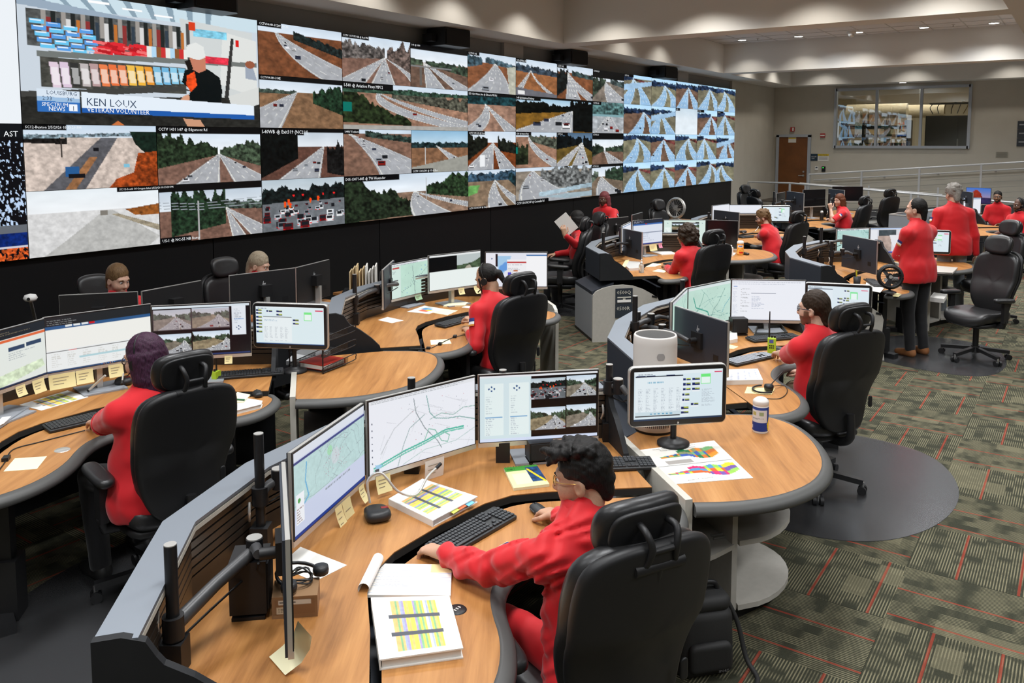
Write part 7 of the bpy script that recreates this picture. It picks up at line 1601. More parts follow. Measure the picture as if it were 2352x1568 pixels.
# spiral note pad
P = [Vector((*p, ZW)) for p in quad([(1180, 1127), (1157, 1080), (1232, 1072), (1262, 1117)], ZW)]; t = thing('spiral_notepad', 'green and yellow spiral note pad behind the keyboard', 'note pad', tuple(P[0])); MB().prism([(p.x, p.y) for p in P], ZW, ZW+.012).build('pad', m_note2, t)
def npad(s): s.a[:] = (.88, .86, .62); s.rect(0, 0, 1, .22, (.25, .55, .2)); s.rect(.6, .1, 1, .8, (.12, .25, .42), .6); s.line([(.65, .2), (.95, .8)], (.9, .75, .1), .04); s.rect(.15, .35, .6, .85, (.92, .90, .70)); text_rows(s, .08, .05, .5, .18, 1, (.1, .25, .1), 1)
T = [p+Vector((0, 0, .012)) for p in P]; print_art([T[1], T[2], T[3], T[0]], npad, t, 50, 40)
mb = MB()
for k in range(12):
    q = T[1].lerp(T[2], (k+.5)/12); mb = MB().tube([q+Vector((0, 0, .004)), q+Vector((0, 0, -.012))], .002, 5); mb.build('spiral_loop', m_metal, t)
sheet('printed_sheet', 'white printed sheet half under the headset box', 'paper', [(640, 1300), (690, 1256), (797, 1298), (722, 1336)], ZW, m_paper)
# gooseneck microphones
def gooseneck(lab, base, pts, z, s=1.0, neckm=None):
    c = at(*base, z); t = thing('desk_microphone', lab, 'microphone', (c.x, c.y, z), 'gooseneck microphones')
    MB().slab(smoothpoly([(-.05, -.065), (-.058, 0), (-.04, .07), (.04, .07), (.058, 0), (.05, -.065)], 2), .05, .022, lambda x, y, zz: (c.x+(x*.82+y*.57)*s, c.y+(-x*.57+y*.82)*s, z+.025+zz*(1-.5*abs(y+.03)/.1))).build('base', m_kb, t)
    MB().box((c.x+.02*s, c.y-.025*s, z+.046), (.03*s, .02*s, .006), -.6).build('talk_button', M('button_red', (.25, .01, .01), .4), t)
    MB().tube(catmull([tuple(p) for p in pts], 8), .0055*s, 8).build('gooseneck', neckm or m_silver, t); MB().tube([pts[-1], pts[-1]+(pts[-1]-pts[-2]).normalized()*.035], .008*s, 8).build('capsule', m_black, t); return t
c = at(866, 1190, ZW); gooseneck('black desk microphone with a looping silver neck', (866, 1190), [c+Vector((.02, .06, .045)), c+Vector((.02, .07, .14)), c+Vector((.06, .03, .17)), c+Vector((.10, -.03, .09)), c+Vector((.17, -.07, .06)), c+Vector((.27, -.05, .10)), c+Vector((.33, -.05, .12))], ZW)
c = at(1738, 520, ZW); gooseneck('desk microphone with a curved neck at the bearded person\'s desk', (1706, 535), [at(1706, 533, .78), at(1715, 536, .82), at(1735, 530, .90), at(1746, 513, .98)], ZW)
c = at(285, 882, ZW); gooseneck('desk microphone lying behind the purple-haired person', (285, 882), [c+Vector((0, 0, .04)), c+Vector((-.03, -.05, .09)), c+Vector((-.08, -.12, .06))], ZW)
# speakers, headset box
def speaker_box(lab, px, py, z, w, d_, h, rz):
    c = at(px, py, z); t = thing('desk_speaker', lab, 'speaker', (c.x, c.y, z), 'small desk speakers'); MB().box((c.x, c.y, z+.02+h/2), (w, d_, h), rz).build('cabinet', m_black, t)
    fx, fy = math.sin(rz), -math.cos(rz); MB().box((c.x+fx*(d_/2+.003), c.y+fy*(d_/2+.003), z+.02+h/2), (w*.88, .006, h*.88), rz).build('grille', m_spk, t); MB().box((c.x, c.y, z+.006), (w*1.02, d_*.9, .012), rz).build('foot', m_black, t); return t
speaker_box('black desk speaker beside the monitor arm at the front console', 578, 1400, ZW, .13, .12, .18, .75); speaker_box('black desk speaker under the traffic camera monitor', 1240, 1058, ZW, .13, .1, .09, -.75); speaker_box('black desk speaker below the email monitor', 1695, 768, ZW, .13, .1, .12, -.9)
P = quad([(625, 1422), (632, 1380), (735, 1372), (730, 1415)], ZW); t = thing('cardboard_box', 'flat cardboard headset box on the front console', 'box', (*P[0], ZW)); m_card = M('brown_cardboard', (.30, .17, .08), .8)
MB().prism(P, ZW, ZW+.075).build('box', m_card, t); MB().prism(P, ZW, ZW+.022).build('dark_band', m_black, t) if False else None
a, b = Vector((*P[0], ZW+.045)), Vector((*P[3], ZW+.045)); d = (b-a).normalized(); n = Vector((d.y, -d.x, 0)); print_art([a+d*.01+n*.001+Vector((0, 0, .02)), a+d*.14+n*.001+Vector((0, 0, .02)), a+d*.14+n*.001-Vector((0, 0, .03)), a+d*.01+n*.001-Vector((0, 0, .03))], lambda s: (s.a.__setitem__(slice(None), (.55, .42, .3)), s.rect(.1, .05, .9, .35, (.85, .84, .8)), text_rows(s, .12, .1, .88, .3, 1, (.3, .3, .3), 1), s.rect(.05, .5, .4, .95, (.8, .75, .65)), rows(s, 3, (.3, .25, .2), .1, .38, .55, .9)), t, 40, 20, up=0)
def loops(c, R, n, seed, r=.0035, flat=.4):
    rr = np.random.default_rng(seed); P = []
    for k in range(n): a = k*1.1+rr.random()*.5; P.append(Vector((c.x+R*(.5+.5*rr.random())*math.cos(a), c.y+R*(.5+.5*rr.random())*math.sin(a), c.z+R*flat*rr.random())))
    return catmull(P, 5), r
c = at(690, 1330, ZW+.085); t = thing('headset', 'black wired headset tangled on the cardboard box', 'headset', (c.x, c.y, ZW+.078)); pts, r = loops(c, .055, 26, 5); MB().tube(pts, .0028, 6).build('cord', m_cable, t)
MB().tube([c+Vector((.09*math.cos(a)*.8, .09*math.sin(a), .012+.01*math.sin(a))) for a in np.linspace(-.3, 3.4, 14)], .006, 8).build('headband', m_black, t)
for a in (-.3, 3.4): q = c+Vector((.09*math.cos(a)*.8, .09*math.sin(a), .012)); MB().lathe(q, [(.0, -.012), (.026, -.012), (.028, 0), (.026, .014), (0, .014)], 16).build('ear_cushion', m_black, t)
# monitor arms on poles
def pole_arm(lab, base, ztop, tip=None, zb=ZW, zarm=1.0, mid=None, extra=None, handle=True, top=None):
    c = at(*base, zb) if top is None else at(*top, ztop)
    c.z = zb; t = thing('monitor_mount', lab, 'monitor arm', (c.x, c.y, zb), 'pole mounted monitor arms')
    MB().cyl((c.x, c.y, zb), .019, ztop-zb, 16).build('pole', m_black, t); MB().cyl((c.x, c.y, ztop), .0185, .003, 16).build('pole_cap', m_silver, t); MB().box((c.x, c.y, zb+.05), (.07, .07, .1), .6).build('clamp', m_black, t)
    if tip is not None:
        tip = Vector(tip); j0 = Vector((c.x, c.y, zarm)); m = Vector(mid) if mid is not None else j0.lerp(tip, .5)+Vector((0, 0, .02))
        MB().cyl(j0-Vector((0, 0, .035)), .032, .07, 16).build('collar', m_black, t)
        MB().tube([j0, j0.lerp(m, .5)+Vector((0, 0, .008)), m], [.024, .021, .022], 10).build('lower_arm', M('arm_grey_black', (.05, .05, .052), .4), t); MB().cyl(m-Vector((0, 0, .035)), .028, .075, 16).build('elbow_joint', m_black, t)
        MB().cyl(m+Vector((0, 0, .041)), .026, .004, 16).build('joint_cap', m_silver, t)
        MB().tube([m, m.lerp(tip, .5)+Vector((0, 0, .015)), tip], [.022, .018, .016], 10).build('upper_arm', M('arm_grey_black', (.05, .05, .052), .4), t)
        pts = catmull([j0+Vector((.02, 0, -.05)), j0.lerp(m, .5)+Vector((0, 0, -.06)), m+Vector((0, 0, -.07)), m.lerp(tip, .5)+Vector((0, 0, -.06)), tip+Vector((0, 0, -.03))], 5); MB().tube(pts, .004, 6).build('cable', m_cable, t)
    if handle: MB().tube(catmull([(c.x-.035, c.y+.02, zb+.2), (c.x-.045, c.y+.01, zb+.16), (c.x-.03, c.y+.03, zb+.12)], 4), .006, 6).build('release_lever', m_silver, t)
    return t
def mback(k, du=0): t0, A, B, d, n, cen = MON[k]; return cen-n*.10+d*du
pole_arm('pole and jointed arm holding the edge-on monitor', (402, 1540), 1.155, mback('1a'), zarm=.90, mid=at(585, 1262, .98)); pole_arm('pole and arm behind the pale county map monitor', (601, 1262), 1.225, mback('1b'), zarm=.98, mid=at(640, 1100, 1.03))
pole_arm('short black pole behind the street map monitor', None, 1.22, mback('1c'), zarm=1.0, top=(945, 868)); pole_arm('short black pole behind the traffic camera monitor', None, 1.22, None, top=(1155, 850))
pole_arm('black pole and arm between the traffic camera and rounded monitors', (1398, 1010), 1.17, at(1440, 905, 1.03), zarm=1.05); pole_arm('tall black pole behind the edge-on monitor by the folder rack', (816, 745), 1.20, mback('3a'), zarm=.98)
pole_arm('tall black pole behind the white air purifier', None, 1.24, mback('4a'), zarm=1.02, top=(1459, 680)); pole_arm('black pole and arm holding the navy monitor beside the purifier', None, 1.08, mback('4e'), zarm=.97, top=(1466, 716))
pole_arm('black pole and arm holding the navy monitor above the sanitizer', None, 1.2, mback('5e'), zarm=1.0, top=(1386, 534)); pole_arm('black pole and arm behind the big navy monitor', None, 1.2, mback('8a'), zarm=1.02, top=(1848, 543)); pole_arm('black pole and arm holding the big navy monitor', None, 1.15, mback('8c'), zarm=1.0, top=(1911, 554))
pole_arm('black pole seen over the pale green road map', None, 1.22, None, top=(1568, 643)); pole_arm('black pole over the bearded person\'s console', None, 1.24, None, top=(1887, 523)); pole_arm('far black pole and arm by the brown door', None, 1.36, mback('7a'), zarm=1.1, top=(1778, 440))
pole_arm('far black pole and arm beside the auburn hair', None, 1.3, mback('7c'), zarm=1.05, top=(1905, 445)); pole_arm('black pole and arm behind the bearded person\'s navy monitor', None, 1.2, mback('6d'), zarm=1.0, top=(1628, 488)); pole_arm('far black pole and arm near the ramp', None, 1.3, mback('9c'), zarm=1.1, top=(2200, 440))
# ---- storage unit top: purifier, map, wipes
c = at(1502, 985, .757); t = thing('air_purifier', 'tall white cylindrical air purifier with a dark mesh lid', 'air purifier', (c.x, c.y, .757)); m_pw = M('warm_white_plastic', (.70, .66, .62), .4); R_ = .118
MB().lathe((c.x, c.y, .757), [(R_-.004, .016), (R_, .02), (R_+.001, .12), (R_+.002, .49), (R_, .53), (R_-.004, .538), (R_-.010, .538), (R_-.010, .532)], 40).build('shell', m_pw, t); MB().lathe((c.x, c.y, .757), [(R_-.012, 0), (R_-.012, .016)], 32).build('base_ring', m_black, t); MB().lathe((c.x, c.y, .757), [(0, .528), (R_-.011, .533)], 32).build('mesh_lid', M('dark_mesh', (.04, .038, .036), .6, bump=.6, bscale=350, bdist=.003), t)
vd = Vector((-c.x, -c.y, 0)).normalized(); sd = Vector((-vd.y, vd.x, 0))
def cylp(a, z, r): q = (vd*math.cos(a)+sd*math.sin(a))*r; return Vector((c.x+q.x, c.y+q.y, z))
mb = MB(); g = []; n_ = 13
for i in range(n_):
    a = .08+.36*i/(n_-1); hh = .018*math.sqrt(max(.02, 1-abs(2*i/(n_-1)-1)**4)); g += [cylp(a, 1.195-hh, R_+.0035), cylp(a, 1.195+hh, R_+.0035)]
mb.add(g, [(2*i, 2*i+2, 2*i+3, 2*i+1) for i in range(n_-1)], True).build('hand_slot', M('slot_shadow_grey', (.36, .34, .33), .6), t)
for i in range(17):
    a = -.75+.09*i
    MB().add([cylp(a, .80, R_+.0025), cylp(a+.035, .80, R_+.0025), cylp(a+.035, .85, R_+.0025), cylp(a, .85, R_+.0025)], [(0, 1, 2, 3)]).build('vent_slot', m_black, t)
for k in range(3): a = -1.12; q = cylp(a, 1.05-.03*k, R_+.003); tx = (sd*math.cos(a)-vd*math.sin(a)); text3('lettering', ['AIR', 'PURE', 'MAX'][k] if False else ['ON', 'AUTO', '1 2 3'][k], .016, tuple(q), tuple(tx), (0, 0, 1), m_ink, t)
t, P = sheet('patrol_map', 'laminated sheet with two coloured state maps titled highway patrol', 'map', [(1453, 1036), (1640, 1012), (1730, 1098), (1550, 1112)], .757, m_paper, .0015)
def ncmap(s):
    s.a[:] = (.90, .89, .86); R = [(.15, .34), (.25, .30), (.33, .24), (.45, .21), (.6, .2), (.75, .18), (.88, .2), (.85, .28), (.7, .33), (.6, .36), (.52, .34), (.4, .36), (.28, .38)]
    def state(y0, hgt, pal, x0=.08, x1=.92):
        for k in range(26):
            for j in range(3):
                x = x0+(x1-x0)*k/26; tp = .5-.42*k/26 if k < 9 else .14+.05*math.sin(k); bt = .62 if k < 12 else .62+.3*math.sin((k-12)/14*3.14)
                ya = y0+hgt*(tp+(bt-tp)*j/3); yb = y0+hgt*(tp+(bt-tp)*(j+1)/3); s.rect(x, ya, x+(x1-x0)/26+.002, yb, pal[(k//4+j*2+(k//3) % 2) % len(pal)], .1)
    state(.10, .36, [(.45, .70, .45), (.22, .35, .68), (.80, .42, .15), (.10, .45, .25), (.90, .55, .15), (.55, .58, .40)], .2, .9); s.rect(.2, .40, .52, .50, (.62, .60, .58)); s.rect(.03, .53, .97, .535, (.3, .3, .3)); s.rect(.03, .97, .97, .975, (.3, .3, .3))
    state(.56, .34, [(.88, .82, .15), (.86, .35, .12), (.42, .30, .60), (.82, .15, .40), (.55, .75, .30), (.30, .55, .72)], .06, .94)
print_art(P, ncmap, t, 110, 80)
def pt_text(txt, size, u, v): q = on(P, u, v, .0012); text3('lettering', txt, size, tuple(q), tuple(P[1]-P[0]), tuple(P[0]-P[3]), m_ink, t)
pt_text('North Carolina State Highway Patrol', .0165, .22, .06); pt_text('Troop and District Boundaries', .0165, .28, .115); pt_text('NCDOT   Divisions', .0165, .2, .955)
def canister(lab, px, py, z, R, Hh, body, lid, art):
    c = at(px, py, z); t = thing('wipes_canister', lab, 'wipes canister', (c.x, c.y, z), 'wipes canisters'); MB().lathe((c.x, c.y, z), [(R*.96, 0), (R, .006), (R, Hh*.78), (R*.98, Hh*.8)], 28).build('canister', body, t)
    MB().lathe((c.x, c.y, z), [(R*1.0, Hh*.8), (R*1.03, Hh*.81), (R*1.03, Hh*.9), (R*.98, Hh*.93), (R*.6, Hh), (0, Hh)], 28).build('lid', lid, t); vd = Vector((-c.x, -c.y, 0)).normalized(); sd = Vector((-vd.y, vd.x, 0)); W, H = 40, 40; cv = Cv(W, H, seed=4); art(cv); G = np.zeros((H, W, 3))
    for i in range(H):
        for j in range(W): a = 1.6-3.2*j/(W-1); q = vd*math.cos(a)-sd*math.sin(a) if False else vd*math.cos(a)+sd*math.sin(a)*-1; G[i, j] = (c.x+q.x*(R+.0008), c.y+q.y*(R+.0008), z+Hh*(.76-.70*i/(H-1)))
    idx = np.arange(W*H).reshape(H, W); F = np.stack([idx[:-1, :-1], idx[:-1, 1:], idx[1:, 1:], idx[1:, :-1]], -1).reshape(-1, 4); mk('label_wrap', G.reshape(-1, 3), F, m_print, t, True, lin(cv.a.reshape(-1, 3)))
def clx(s): s.a[:] = (.14, .24, .55); s.rect(.05, .12, .78, .62, (.84, .84, .85)); s.rect(.05, .05, .78, .12, (.2, .3, .6)); rows(s, 6, (.5, .5, .55), .1, .7, .45, .62); s.rect(.15, .2, .32, .36, (.72, .68, .4)); s.rect(.45, .2, .62, .36, (.6, .66, .5)); s.poly([(.85, 1), (.78, .7), (1, .3), (1, 1)], (.90, .80, .12)); s.rect(.08, .78, .16, .9, (.85, .85, .9)); text_rows(s, .25, .66, .7, .72, 2, (.7, .75, .9), .8)
canister('white-lidded wipes canister with a blue and yellow label', 1746, 990, .757, .042, .19, m_white, m_pw, clx); canister('orange disinfectant wipes canister with a white lid', 1700, 585, .757, .045, .20, M('orange_can', (.75, .3, .04), .5), m_white, lambda s: (s.a.__setitem__(slice(None), (.93, .58, .16)), s.put(s.n(6, 8) > .55, (.95, .72, .35)), s.rect(.25, .1, .8, .3, (.90, .92, .95)), s.rect(.35, .15, .7, .24, (.2, .3, .6)), s.rect(.4, .75, .8, .9, (.8, .15, .1)))) 
p = at(1688, 588, .757); t = thing('tissue_box', 'white dispenser beside the orange wipes canister', 'dispenser', (p.x, p.y, .757)); MB().box((p.x-.02, p.y+.06, .757+.06), (.07, .07, .12), .5).build('body', m_paper, t); MB().box((p.x-.02, p.y+.06, .757+.135), (.04, .04, .03), .5).build('neck', m_paper, t)
# ---- the shelf cables and the bag
c = Vector((3.66, 1.52, .43)); t = thing('cable_bundle', 'tangle of black coiled cables on the storage unit shelf', 'cables', tuple(c))
for k in range(3): pts, r = loops(c+Vector((.05*k-.03, .03*k, .005)), .07, 18, 20+k, flat=.5); MB().tube(pts, .005, 6).build('cord', m_cable, t)
for k in range(2): q = Vector((3.74+.02*k, 1.40+.02*k, .432)); MB().tube([q, q+Vector((.05, -.04, 0))], .006, 8).build('plug', m_metal, t)
bc = at(1605, 1530, 0); t = thing('lunch_bag', 'black soft cooler bag with a strap on the carpet', 'bag', (bc.x, bc.y, 0)); m_bag = M('black_nylon', (.013, .013, .013), .7, bump=.3, bscale=300); rz = math.radians(-42)
def bag(x, y, z): return (bc.x+x*math.cos(rz)-y*math.sin(rz), bc.y+x*math.sin(rz)+y*math.cos(rz), z)
MB().slab(rrect(.27, .20, .05, 4), .30, .04, lambda x, y, z: bag(x*(1-.08*(z+.15)/.3), y*(1-.06*(z+.15)/.3), .155+z)).build('body', m_bag, t); MB().slab(rrect(.24, .17, .045, 4), .07, .03, lambda x, y, z: bag(x, y, .325+z)).build('lid', m_bag, t)
MB().slab(rrect(.20, .13, .03, 4), .04, .018, lambda x, y, z: bag(x, -.105-z, .11+y)).build('front_pocket', m_bag, t); MB().tube([bag(-.09, -.12, .135), bag(.09, -.12, .135)], .003, 6).build('pocket_zip', m_black, t)
MB().tube(catmull([bag(-.08, 0, .35), bag(-.06, 0, .39), bag(.06, 0, .39), bag(.08, 0, .35)], 6), .012, 8).build('handle', m_black, t); g = catmull([bag(.13, 0, .30), bag(.17, -.03, .2), bag(.19, -.08, .06), bag(.2, -.16, .012), bag(.1, -.24, .012), bag(-.06, -.22, .012)], 6); MB().tube(g, .011, 6).build('shoulder_strap', m_bag, t); text3('lettering', 'ARCTIC' if False else 'SPORT', .016, bag(.03, -.13, .05), bag(1, -.13, .05)-Vector(bag(0, -.13, .05)) if False else (math.cos(rz), math.sin(rz), 0), (0, 0, 1), M('faded_print', (.2, .2, .2), .7), t)
# ---- second console
o, P = sheet('printed_sheet', 'taped striped schedule sheet on the purple-haired person\'s desk', 'paper', [(45, 930), (155, 897), (203, 912), (95, 943)], ZW, m_paper); print_art(P, stripes, o, 60, 40)
P = quad([(-60, 962), (20, 936), (68, 940), (0, 985)], ZW); t = thing('laptop', 'closed grey laptop at the picture edge under a white card', 'laptop', (*P[1], ZW)); MB().prism(P, ZW+.003, ZW+.019).build('body', m_greyd, t); MB().prism(P, ZW, ZW+.003).build('feet', m_black, t); sheet('white_card', 'small white card on the closed laptop', 'card', [(-20, 985), (5, 958), (26, 956), (8, 973)], ZW+.02, m_paper)
sheet('printed_sheet', 'folded paper at the picture edge of the second console', 'paper', [(-40, 1020), (-5, 985), (33, 986), (0, 1015)], ZK+.001, m_paper); sheet('instruction_card', 'yellow laminated instruction card on the wooden lobe', 'card', [(8, 1083), (34, 1053), (108, 1048), (85, 1077)], ZK, m_note2)
c = at(143, 1033, ZK); t = thing('grommet', 'round silver grommet in the second console desk', 'grommet', (c.x, c.y, ZK)); MB().lathe((c.x, c.y, ZK), [(0, .003), (.035, .003), (.039, 0)], 20).build('cap', m_silver, t)
t = thing('headset_cable', 'thin black headset cable with an adapter on the wooden lobe', 'cable', tuple(at(15, 1050, ZK))); MB().tube(catmull([at(-10, 1090, ZK+.004), at(12, 1060, ZK+.004), at(30, 1032, ZK+.004), at(90, 1015, ZK+.004), at(160, 997, ZK+.004), at(195, 988, ZK+.006)], 6), .003, 6).build('cord', m_cable, t); q = at(14, 1052, ZK+.01); MB().box(q, (.05, .03, .018), .9).build('adapter', m_black, t)
binder('white binder under a yellow pad behind the chair back', [(520, 948), (530, 908), (603, 920), (600, 928)], ZK, .025, 0, art=False); t, P = sheet('legal_pad', 'yellow pad with a green pen on the white binder', 'note pad', [(528, 926), (545, 902), (575, 908), (560, 924)], ZK+.026, m_note2, .006); p = at(535, 916, ZK+.038); MB().tube([p, at(562, 918, ZK+.038)], .005, 8).build('pen', M('green_pen', (.02, .12, .06), .4), t)
p, q = at(205, 895, ZW+.03), at(242, 862, .88); t = thing('stylus_light', 'silver penlight leaning on the monitor stand', 'penlight', tuple(at(205, 897, ZW))); MB().tube([p, q], .008, 10).build('barrel', m_silver, t); MB().tube([p, p+(p-q).normalized()*.012], .009, 10).build('tip', m_black, t)
p, q = at(205, 903, ZW+.006), at(252, 893, ZW+.006); t = thing('pen', 'pink and white pen on the monitor stand plate', 'pen', tuple(p)); MB().tube([p, q], .0045, 8).build('barrel', M('pink_pen', (.7, .4, .45), .4), t); MB().tube([q, q+(q-p).normalized()*.01], [.004, .001], 8).build('tip', m_metal, t)
c = at(497, 872, ZW); t = thing('portable_radio', 'lime green radio behind the headrest', 'radio', (c.x, c.y, ZW)); m_lime = M('lime_plastic', (.42, .60, .03), .45); MB().box((c.x, c.y, ZW+.03), (.055, .035, .06), .3).build('body', m_lime, t); MB().cyl((c.x+.01, c.y+.01, ZW+.06), .006, .17, 8, .004).build('antenna', m_black, t); MB().cyl((c.x-.012, c.y, ZW+.06), .008, .015, 10).build('knob', m_black, t)
# web camera on a stalk behind the second console
c = at(83, 742, .76); t = thing('desk_webcam', 'white swivel camera on a silver stalk by the video wall', 'webcam', (c.x, c.y, .76)); q = at(70, 690, 1.1); MB().tube([Vector((c.x, c.y, .76)), q], .013, 10).build('stalk', m_silver, t); MB().lathe((q.x, q.y, q.z+.02), [(0, -.035), (.04, -.02), (.052, 0), (.04, .025), (0, .035)], 18).build('head', m_white, t); MB().cyl((q.x-.03, q.y-.035, q.z+.02), .012, .012, 10, axis=(-.4, -.6, 0)).build('lens', m_black, t); MB().lathe((c.x, c.y, .755), [(.05, 0), (.05, .01), (.015, .02)], 16).build('foot', m_silver, t)
# mesh tray with the red binder
T0 = Vector((*quad([(742, 858)], .76)[0], 0)); u = (Vector((*quad([(845, 820)], .76)[0], 0))-T0); ul = u.length; u.normalize(); v = Vector((-u.y, u.x, 0)); t = thing('letter_tray', 'three-tier black mesh letter tray on the storage unit', 'letter tray', (T0.x, T0.y, .757))
def mesh_mat():
    m = bpy.data.materials.new('black_wire_mesh'); n = NT(m); p = n.vmath('SCALE', n.obj()); sc = n.mapping(n.obj(), scale=(260, 260, 260)); q = n.xyz(sc); g = n.math('MAXIMUM', n.math('GREATER_THAN', n.math('FRACT', n.math('ADD', q[0], q[1])), .62), n.math('GREATER_THAN', n.math('FRACT', n.math('SUBTRACT', q[0], q[1])), .62))
    b = n.node('ShaderNodeBsdfPrincipled'); b.inputs['Base Color'].default_value = (.012, .012, .012, 1); b.inputs['Roughness'].default_value = .5; tr = n.node('ShaderNodeBsdfTransparent'); mx = n.node('ShaderNodeMixShader'); n.l.new(g, mx.inputs[0]); n.l.new(tr.outputs[0], mx.inputs[1]); n.l.new(b.outputs[0], mx.inputs[2]); n.l.new(mx.outputs[0], n.out.inputs[0]); return m
m_mesh = mesh_mat()
for k in range(3):
    z = .765+.105*k; o_ = -v*0; a = T0+Vector((0, 0, z)); w_, l_ = .30, .27
    f = MB().add([a, a+u*l_, a+u*l_+v*w_, a+v*w_], [(0, 1, 2, 3)]); f.add([a, a+u*l_, a+u*l_+Vector((0, 0, .055)), a+Vector((0, 0, .03))], [(0, 1, 2, 3)]); f.add([a+v*w_, a+v*w_+u*l_, a+v*w_+u*l_+Vector((0, 0, .055)), a+v*w_+Vector((0, 0, .03))], [(3, 2, 1, 0)]); tr = f.build('tray', m_mesh, t)
    for s in (0, 1): q = a+v*w_*s; MB().tube(catmull([q, q+Vector((0, 0, .03)), q+u*l_*.5+Vector((0, 0, .042)), q+u*(l_+.07)+Vector((0, 0, .055)), q+u*(l_+.085)+Vector((0, 0, .03)), q+u*(l_+.05)+Vector((0, 0, .01)), q], 4), .0035, 6).build('rail', m_black, tr)
for s in (0, 1): q = T0+v*.30*s; MB().tube([q+Vector((0, 0, .757)), q+Vector((0, 0, 1.02))], .005, 6).build('upright', m_black, t)
P = [T0+u*.03+v*.02, T0+u*.26+v*.02, T0+u*.26+v*.24, T0+u*.03+v*.24]; tb = thing('ring_binder', 'red binder lying in the bottom mesh tray', 'binder', (P[0].x, P[0].y, .772), 'ring binders'); m_rb = M('red_binder_vinyl', (.55, .035, .02), .4); q = [(p.x, p.y) for p in P]
MB().prism(q, .770, .774).build('back_cover', m_rb, tb); MB().prism([((p[0]*.95+.05*P[0].x), (p[1]*.95+.05*P[0].y)) for p in q], .774, .80).build('pages', m_paper, tb); MB().prism(q, .802, .807).build('front_cover', m_rb, tb); MB().bar(P[1]+Vector((0, 0, .788)), P[2]+Vector((0, 0, .788)), .006, .037).build('spine', m_rb, tb)
sheet('magazine', 'stack of printed papers beside the mesh tray', 'papers', [(657, 838), (690, 808), (760, 812), (735, 845)], .757, M('grey_magazine', (.42, .43, .44), .6), .03)
# folder rack
c = at(835, 668, .76); t = thing('folder_rack', 'wire rack full of manila folders and white files', 'folder rack', (c.x, c.y, .76))
for k in range(9):
    a = math.radians(-50); d = Vector((math.cos(a), math.sin(a), 0)); n = Vector((-d.y, d.x, 0)); p = c+n*0+d*(-.13+.033*k); hh = .2+.03*((k*7) % 3)
    MB().bar(p-n*.12+Vector((0, 0, hh/2+.02)), p+n*.12+Vector((0, 0, hh/2+.025)), .012, hh).build('folder', m_paper if k > 4 else M('manila_card', (.72, .56, .32), .8), t)
for k in range(3): p = c+d*(.18+.05*k); MB().tube([p+n*.13*math.cos(x)+Vector((0, 0, .02+.19*math.sin(x))) for x in np.linspace(0, math.pi, 12)], .004, 6).build('wire_arch', m_black, t)
MB().box((c.x, c.y, .768), (.42, .26, .014), a).build('base', m_black, t)
# third console papers
o, P = sheet('printed_sheet', 'sheet with a colourful map beside the monitor stand', 'paper', [(935, 716), (975, 702), (1022, 710), (985, 721)], ZW, m_paper); print_art(P, lambda s: (s.a.__setitem__(slice(None), (.9, .9, .88)), s.rect(.25, .3, .5, .7, (.85, .4, .3)), s.rect(.5, .25, .75, .65, (.35, .6, .8)), s.rect(.4, .5, .6, .75, (.9, .8, .3))), o, 24, 16)
sheet('note_sheet', 'pale yellow printed sheet in front of the map sheet', 'paper', [(993, 718), (1015, 709), (1052, 713), (1028, 724)], ZW, m_note2); sheet('note_sheet', 'white sheet under the edge-on monitor', 'paper', [(868, 735), (890, 728), (927, 736), (900, 742)], ZW, m_paper); sheet('instruction_card', 'yellow laminated card beside the cable on the wooden lobe', 'card', [(990, 792), (988, 781), (1032, 779), (1037, 789)], ZK, m_note2)
sheet('note_pad', 'cream note pad below the split screen stand', 'note pad', [(1018, 705), (1030, 699), (1075, 696), (1068, 703)], ZW, m_note2, .012); sheet('white_card', 'small white card beside the cream pad', 'card', [(1060, 706), (1072, 702), (1095, 705), (1085, 708)], ZW, m_paper)
t = thing('headset_cable', 'black headset cable with a control puck on the third console', 'cable', tuple(at(1000, 790, ZK))); MB().tube(catmull([at(940, 800, ZW+.004), at(985, 800, ZK+.004), at(1010, 789, ZK+.006), at(1040, 775, ZK+.006), at(1070, 768, ZK+.006), at(1090, 762, ZK+.01)], 6), .003, 6).build('cord', m_cable, t)
for q, s_ in ((at(1011, 789, ZK+.01), .05), (at(1045, 772, ZK+.01), .05), (at(984, 799, ZK+.008), .03)): MB().box(q, (s_, .028, .016), .5).build('control_puck', m_black, t)
p, q = at(1086, 738, .79), at(1093, 713, .90); t = thing('pen', 'blue and white pen held by the person with the ponytail', 'pen', tuple(p)); MB().tube([p, q], .0045, 8).build('barrel', m_white, t); MB().tube([q, q+(q-p).normalized()*.02], .005, 8).build('cap', m_bpen, t)
# fourth console: radio, headset, papers
c = at(1772, 812, ZK); t = thing('portable_radio', 'lime green two-way radio standing with a long antenna', 'radio', (c.x, c.y, ZK)); vd = Vector((-c.x, -c.y, 0)).normalized(); rz = math.atan2(vd.y, vd.x)+math.pi/2
MB().slab(rrect(.062, .125, .008, 3), .036, .006, lambda x, y, z: (c.x+x*math.cos(rz)-z*math.sin(rz), c.y+x*math.sin(rz)+z*math.cos(rz), ZK+.0625+y)).build('body', m_lime, t); R = lambda x, y, z: (c.x+x*math.cos(rz)-z*math.sin(rz), c.y+x*math.sin(rz)+z*math.cos(rz), ZK+y)
MB().add([R(-.018, .085, -.0185), R(.012, .085, -.0185), R(.012, .112, -.0185), R(-.018, .112, -.0185)], [(0, 1, 2, 3)]).build('display', M('radio_lcd', (.08, .10, .35), .3), t); MB().cyl(R(-.02, .125, 0), .007, .20, 8, .004).build('antenna', m_black, t)
for x in (0, .02): MB().cyl(R(x, .125, 0), .008, .016, 10).build('knob', m_black, t)
